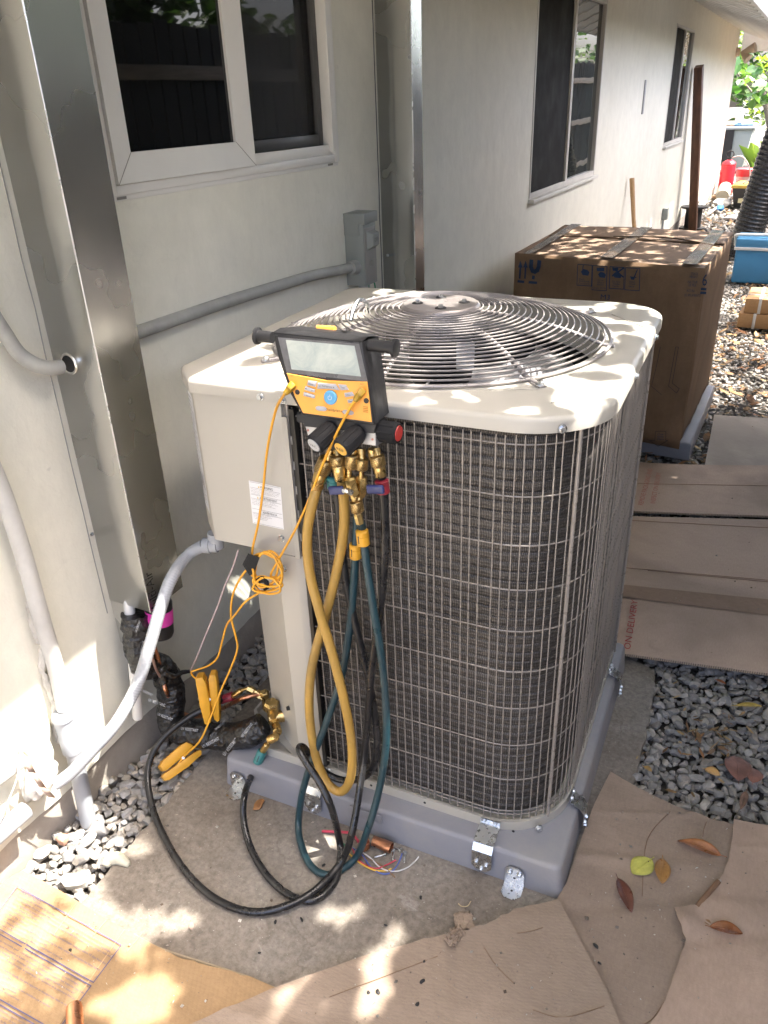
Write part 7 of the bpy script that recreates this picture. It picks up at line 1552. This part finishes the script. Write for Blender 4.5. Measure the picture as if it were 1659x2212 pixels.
limbs('branch', [([(3.4, 3.2, 3.0), (3.0, 2.6, 3.2), (2.5, 1.6, 3.4), (2.3, .4, 3.3)], .09, .015), ([(3.5, 3.15, 3.2), (3.6, 4.5, 4.6), (3.2, 6.5, 5.4), (3.0, 9.0, 5.9)], .09, .015), ([(3.4, 3.2, 3.0), (2.8, 3.6, 3.3), (2.4, 4.2, 3.4)], .07, .012), ([(3.4, 3.2, 3.0), (3.9, 2.2, 4.0), (4.4, 1.0, 5.4)], .07, .012), ([(3.2, 6.5, 5.4), (3.5, 9, 5.9), (3.6, 12, 6.4)], .05, .01)], BARK, tr)
# broad-leaved garden tree and bushes at the end of the path
def cloud(c, r, n, rn): 
    out = []
    for _ in range(n):
        d = Vector((rn.gauss(0, 1), rn.gauss(0, 1), rn.gauss(0, 1))).normalized() * (rn.random() ** .45); out.append((Vector((c[0] + d.x * r[0], c[1] + d.y * r[1], c[2] + d.z * r[2])), rn.uniform(.6, 1.3)))
    return out
LF2 = leafmat('broad_leaf', [(0.05, 0.13, 0.035), (0.09, 0.19, 0.05), (0.13, 0.22, 0.06), (0.07, 0.15, 0.06)], .35, .35)
LF3 = leafmat('bright_bush_leaf', [(0.12, 0.20, 0.03), (0.20, 0.28, 0.04), (0.16, 0.24, 0.05), (0.28, 0.32, 0.06)], .4, .4)
LF4 = leafmat('dark_hedge_leaf', [(0.03, 0.07, 0.02), (0.05, 0.10, 0.03), (0.08, 0.13, 0.03)], .3, .4)
t = thing('garden_tree', 'sunlit broad-leaved garden tree beyond the end of the house', 'tree', (.7, 22, 0)); rn = random.Random(31); sp_ = []
for _ in range(26): sp_ += cloud((rn.uniform(-1.6, 2.4), rn.uniform(20.6, 23.5), rn.uniform(1.5, 3.3)), (.45, .45, .32), 34, rn)
crown('crown', sp_, .24, LF2, t, 6, .85); limbs('trunk', [([(.75, 21.5, 0), (.7, 21.6, .8), (.75, 21.7, 1.7), (.6, 21.8, 2.6)], .07, .04), ([(.6, 21.2, 0), (.45, 21.3, .7), (.15, 21.3, 1.5)], .09, .05), ([(.72, 21.6, 1.2), (1.2, 21.8, 1.9), (1.6, 22, 2.6)], .04, .02), ([(.7, 21.6, .9), (.1, 21.7, 1.3), (-.5, 21.9, 1.9)], .03, .015)], BARK, t)
t = thing('hedge', 'dark dense hedge closing the end of the yard', 'hedge', (0, 26, 0)); sp_ = []
for _ in range(60): sp_ += cloud((rn.uniform(-4, 4.5), rn.uniform(25, 27), rn.uniform(.2, 3.6)), (.7, .5, .5), 60, rn)
crown('foliage', sp_, .20, LF4, t, 7, .6)
t = thing('yellow_bush', 'bright yellow-green shrub right of the wheeled bin', 'shrub', (.9, 18.8, 0)); sp_ = []; b = MB()
for _ in range(190):
    x, y = rn.uniform(.35, 1.7), rn.uniform(17.6, 20.0); h = rn.uniform(.35, .8); a = rn.uniform(0, 6.3); d = Vector((math.cos(a), math.sin(a), 0)); w_ = Vector((-d.y, d.x, 0)) * rn.uniform(.012, .03)
    p0, p1, p2 = Vector((x, y, -.03)), Vector((x, y, h * .7)) + d * h * .2, Vector((x, y, h * .85)) + d * h * .6
    b.add([p0 - w_, p0 + w_, p1 + w_, p2, p1 - w_], [(0, 1, 2, 3, 4)])
b.build('strap_leaves', LF3, t, ang=0, fix=False)
t = thing('lime_tree', 'yellow-green sunlit foliage high behind the garden tree', 'tree', (1.8, 24, 0)); sp_ = []
for _ in range(22): sp_ += cloud((rn.uniform(-1.5, 3.2), rn.uniform(23.6, 24.8), rn.uniform(.6, 4.2)), (.5, .4, .4), 34, rn)
crown('crown', sp_, .16, LF3, t, 8, .6); limbs('trunk', [([(1.8, 24, 0), (1.7, 24, 1.5), (1.8, 24, 3)], .06, .03)], BARK, t)

t = thing('tall_hedge', 'tall green hedge beyond the fence, mirrored in the far windows', 'hedge', (4.2, 15, 0)); sp_ = []
for _ in range(80): sp_ += cloud((rn.uniform(4.0, 5.0), rn.uniform(2, 30), rn.uniform(1.2, 2.6)), (.6, .9, .5), 30, rn)
for _ in range(22): sp_ += cloud((rn.uniform(3.0, 3.4), rn.uniform(3.0, 6.6), rn.uniform(1.9, 2.45)), (.3, .4, .3), 40, rn)
crown('foliage', sp_, .20, LF4, t, 9, .6)

for o in WF:
    if '_w' in o: del o['_w']
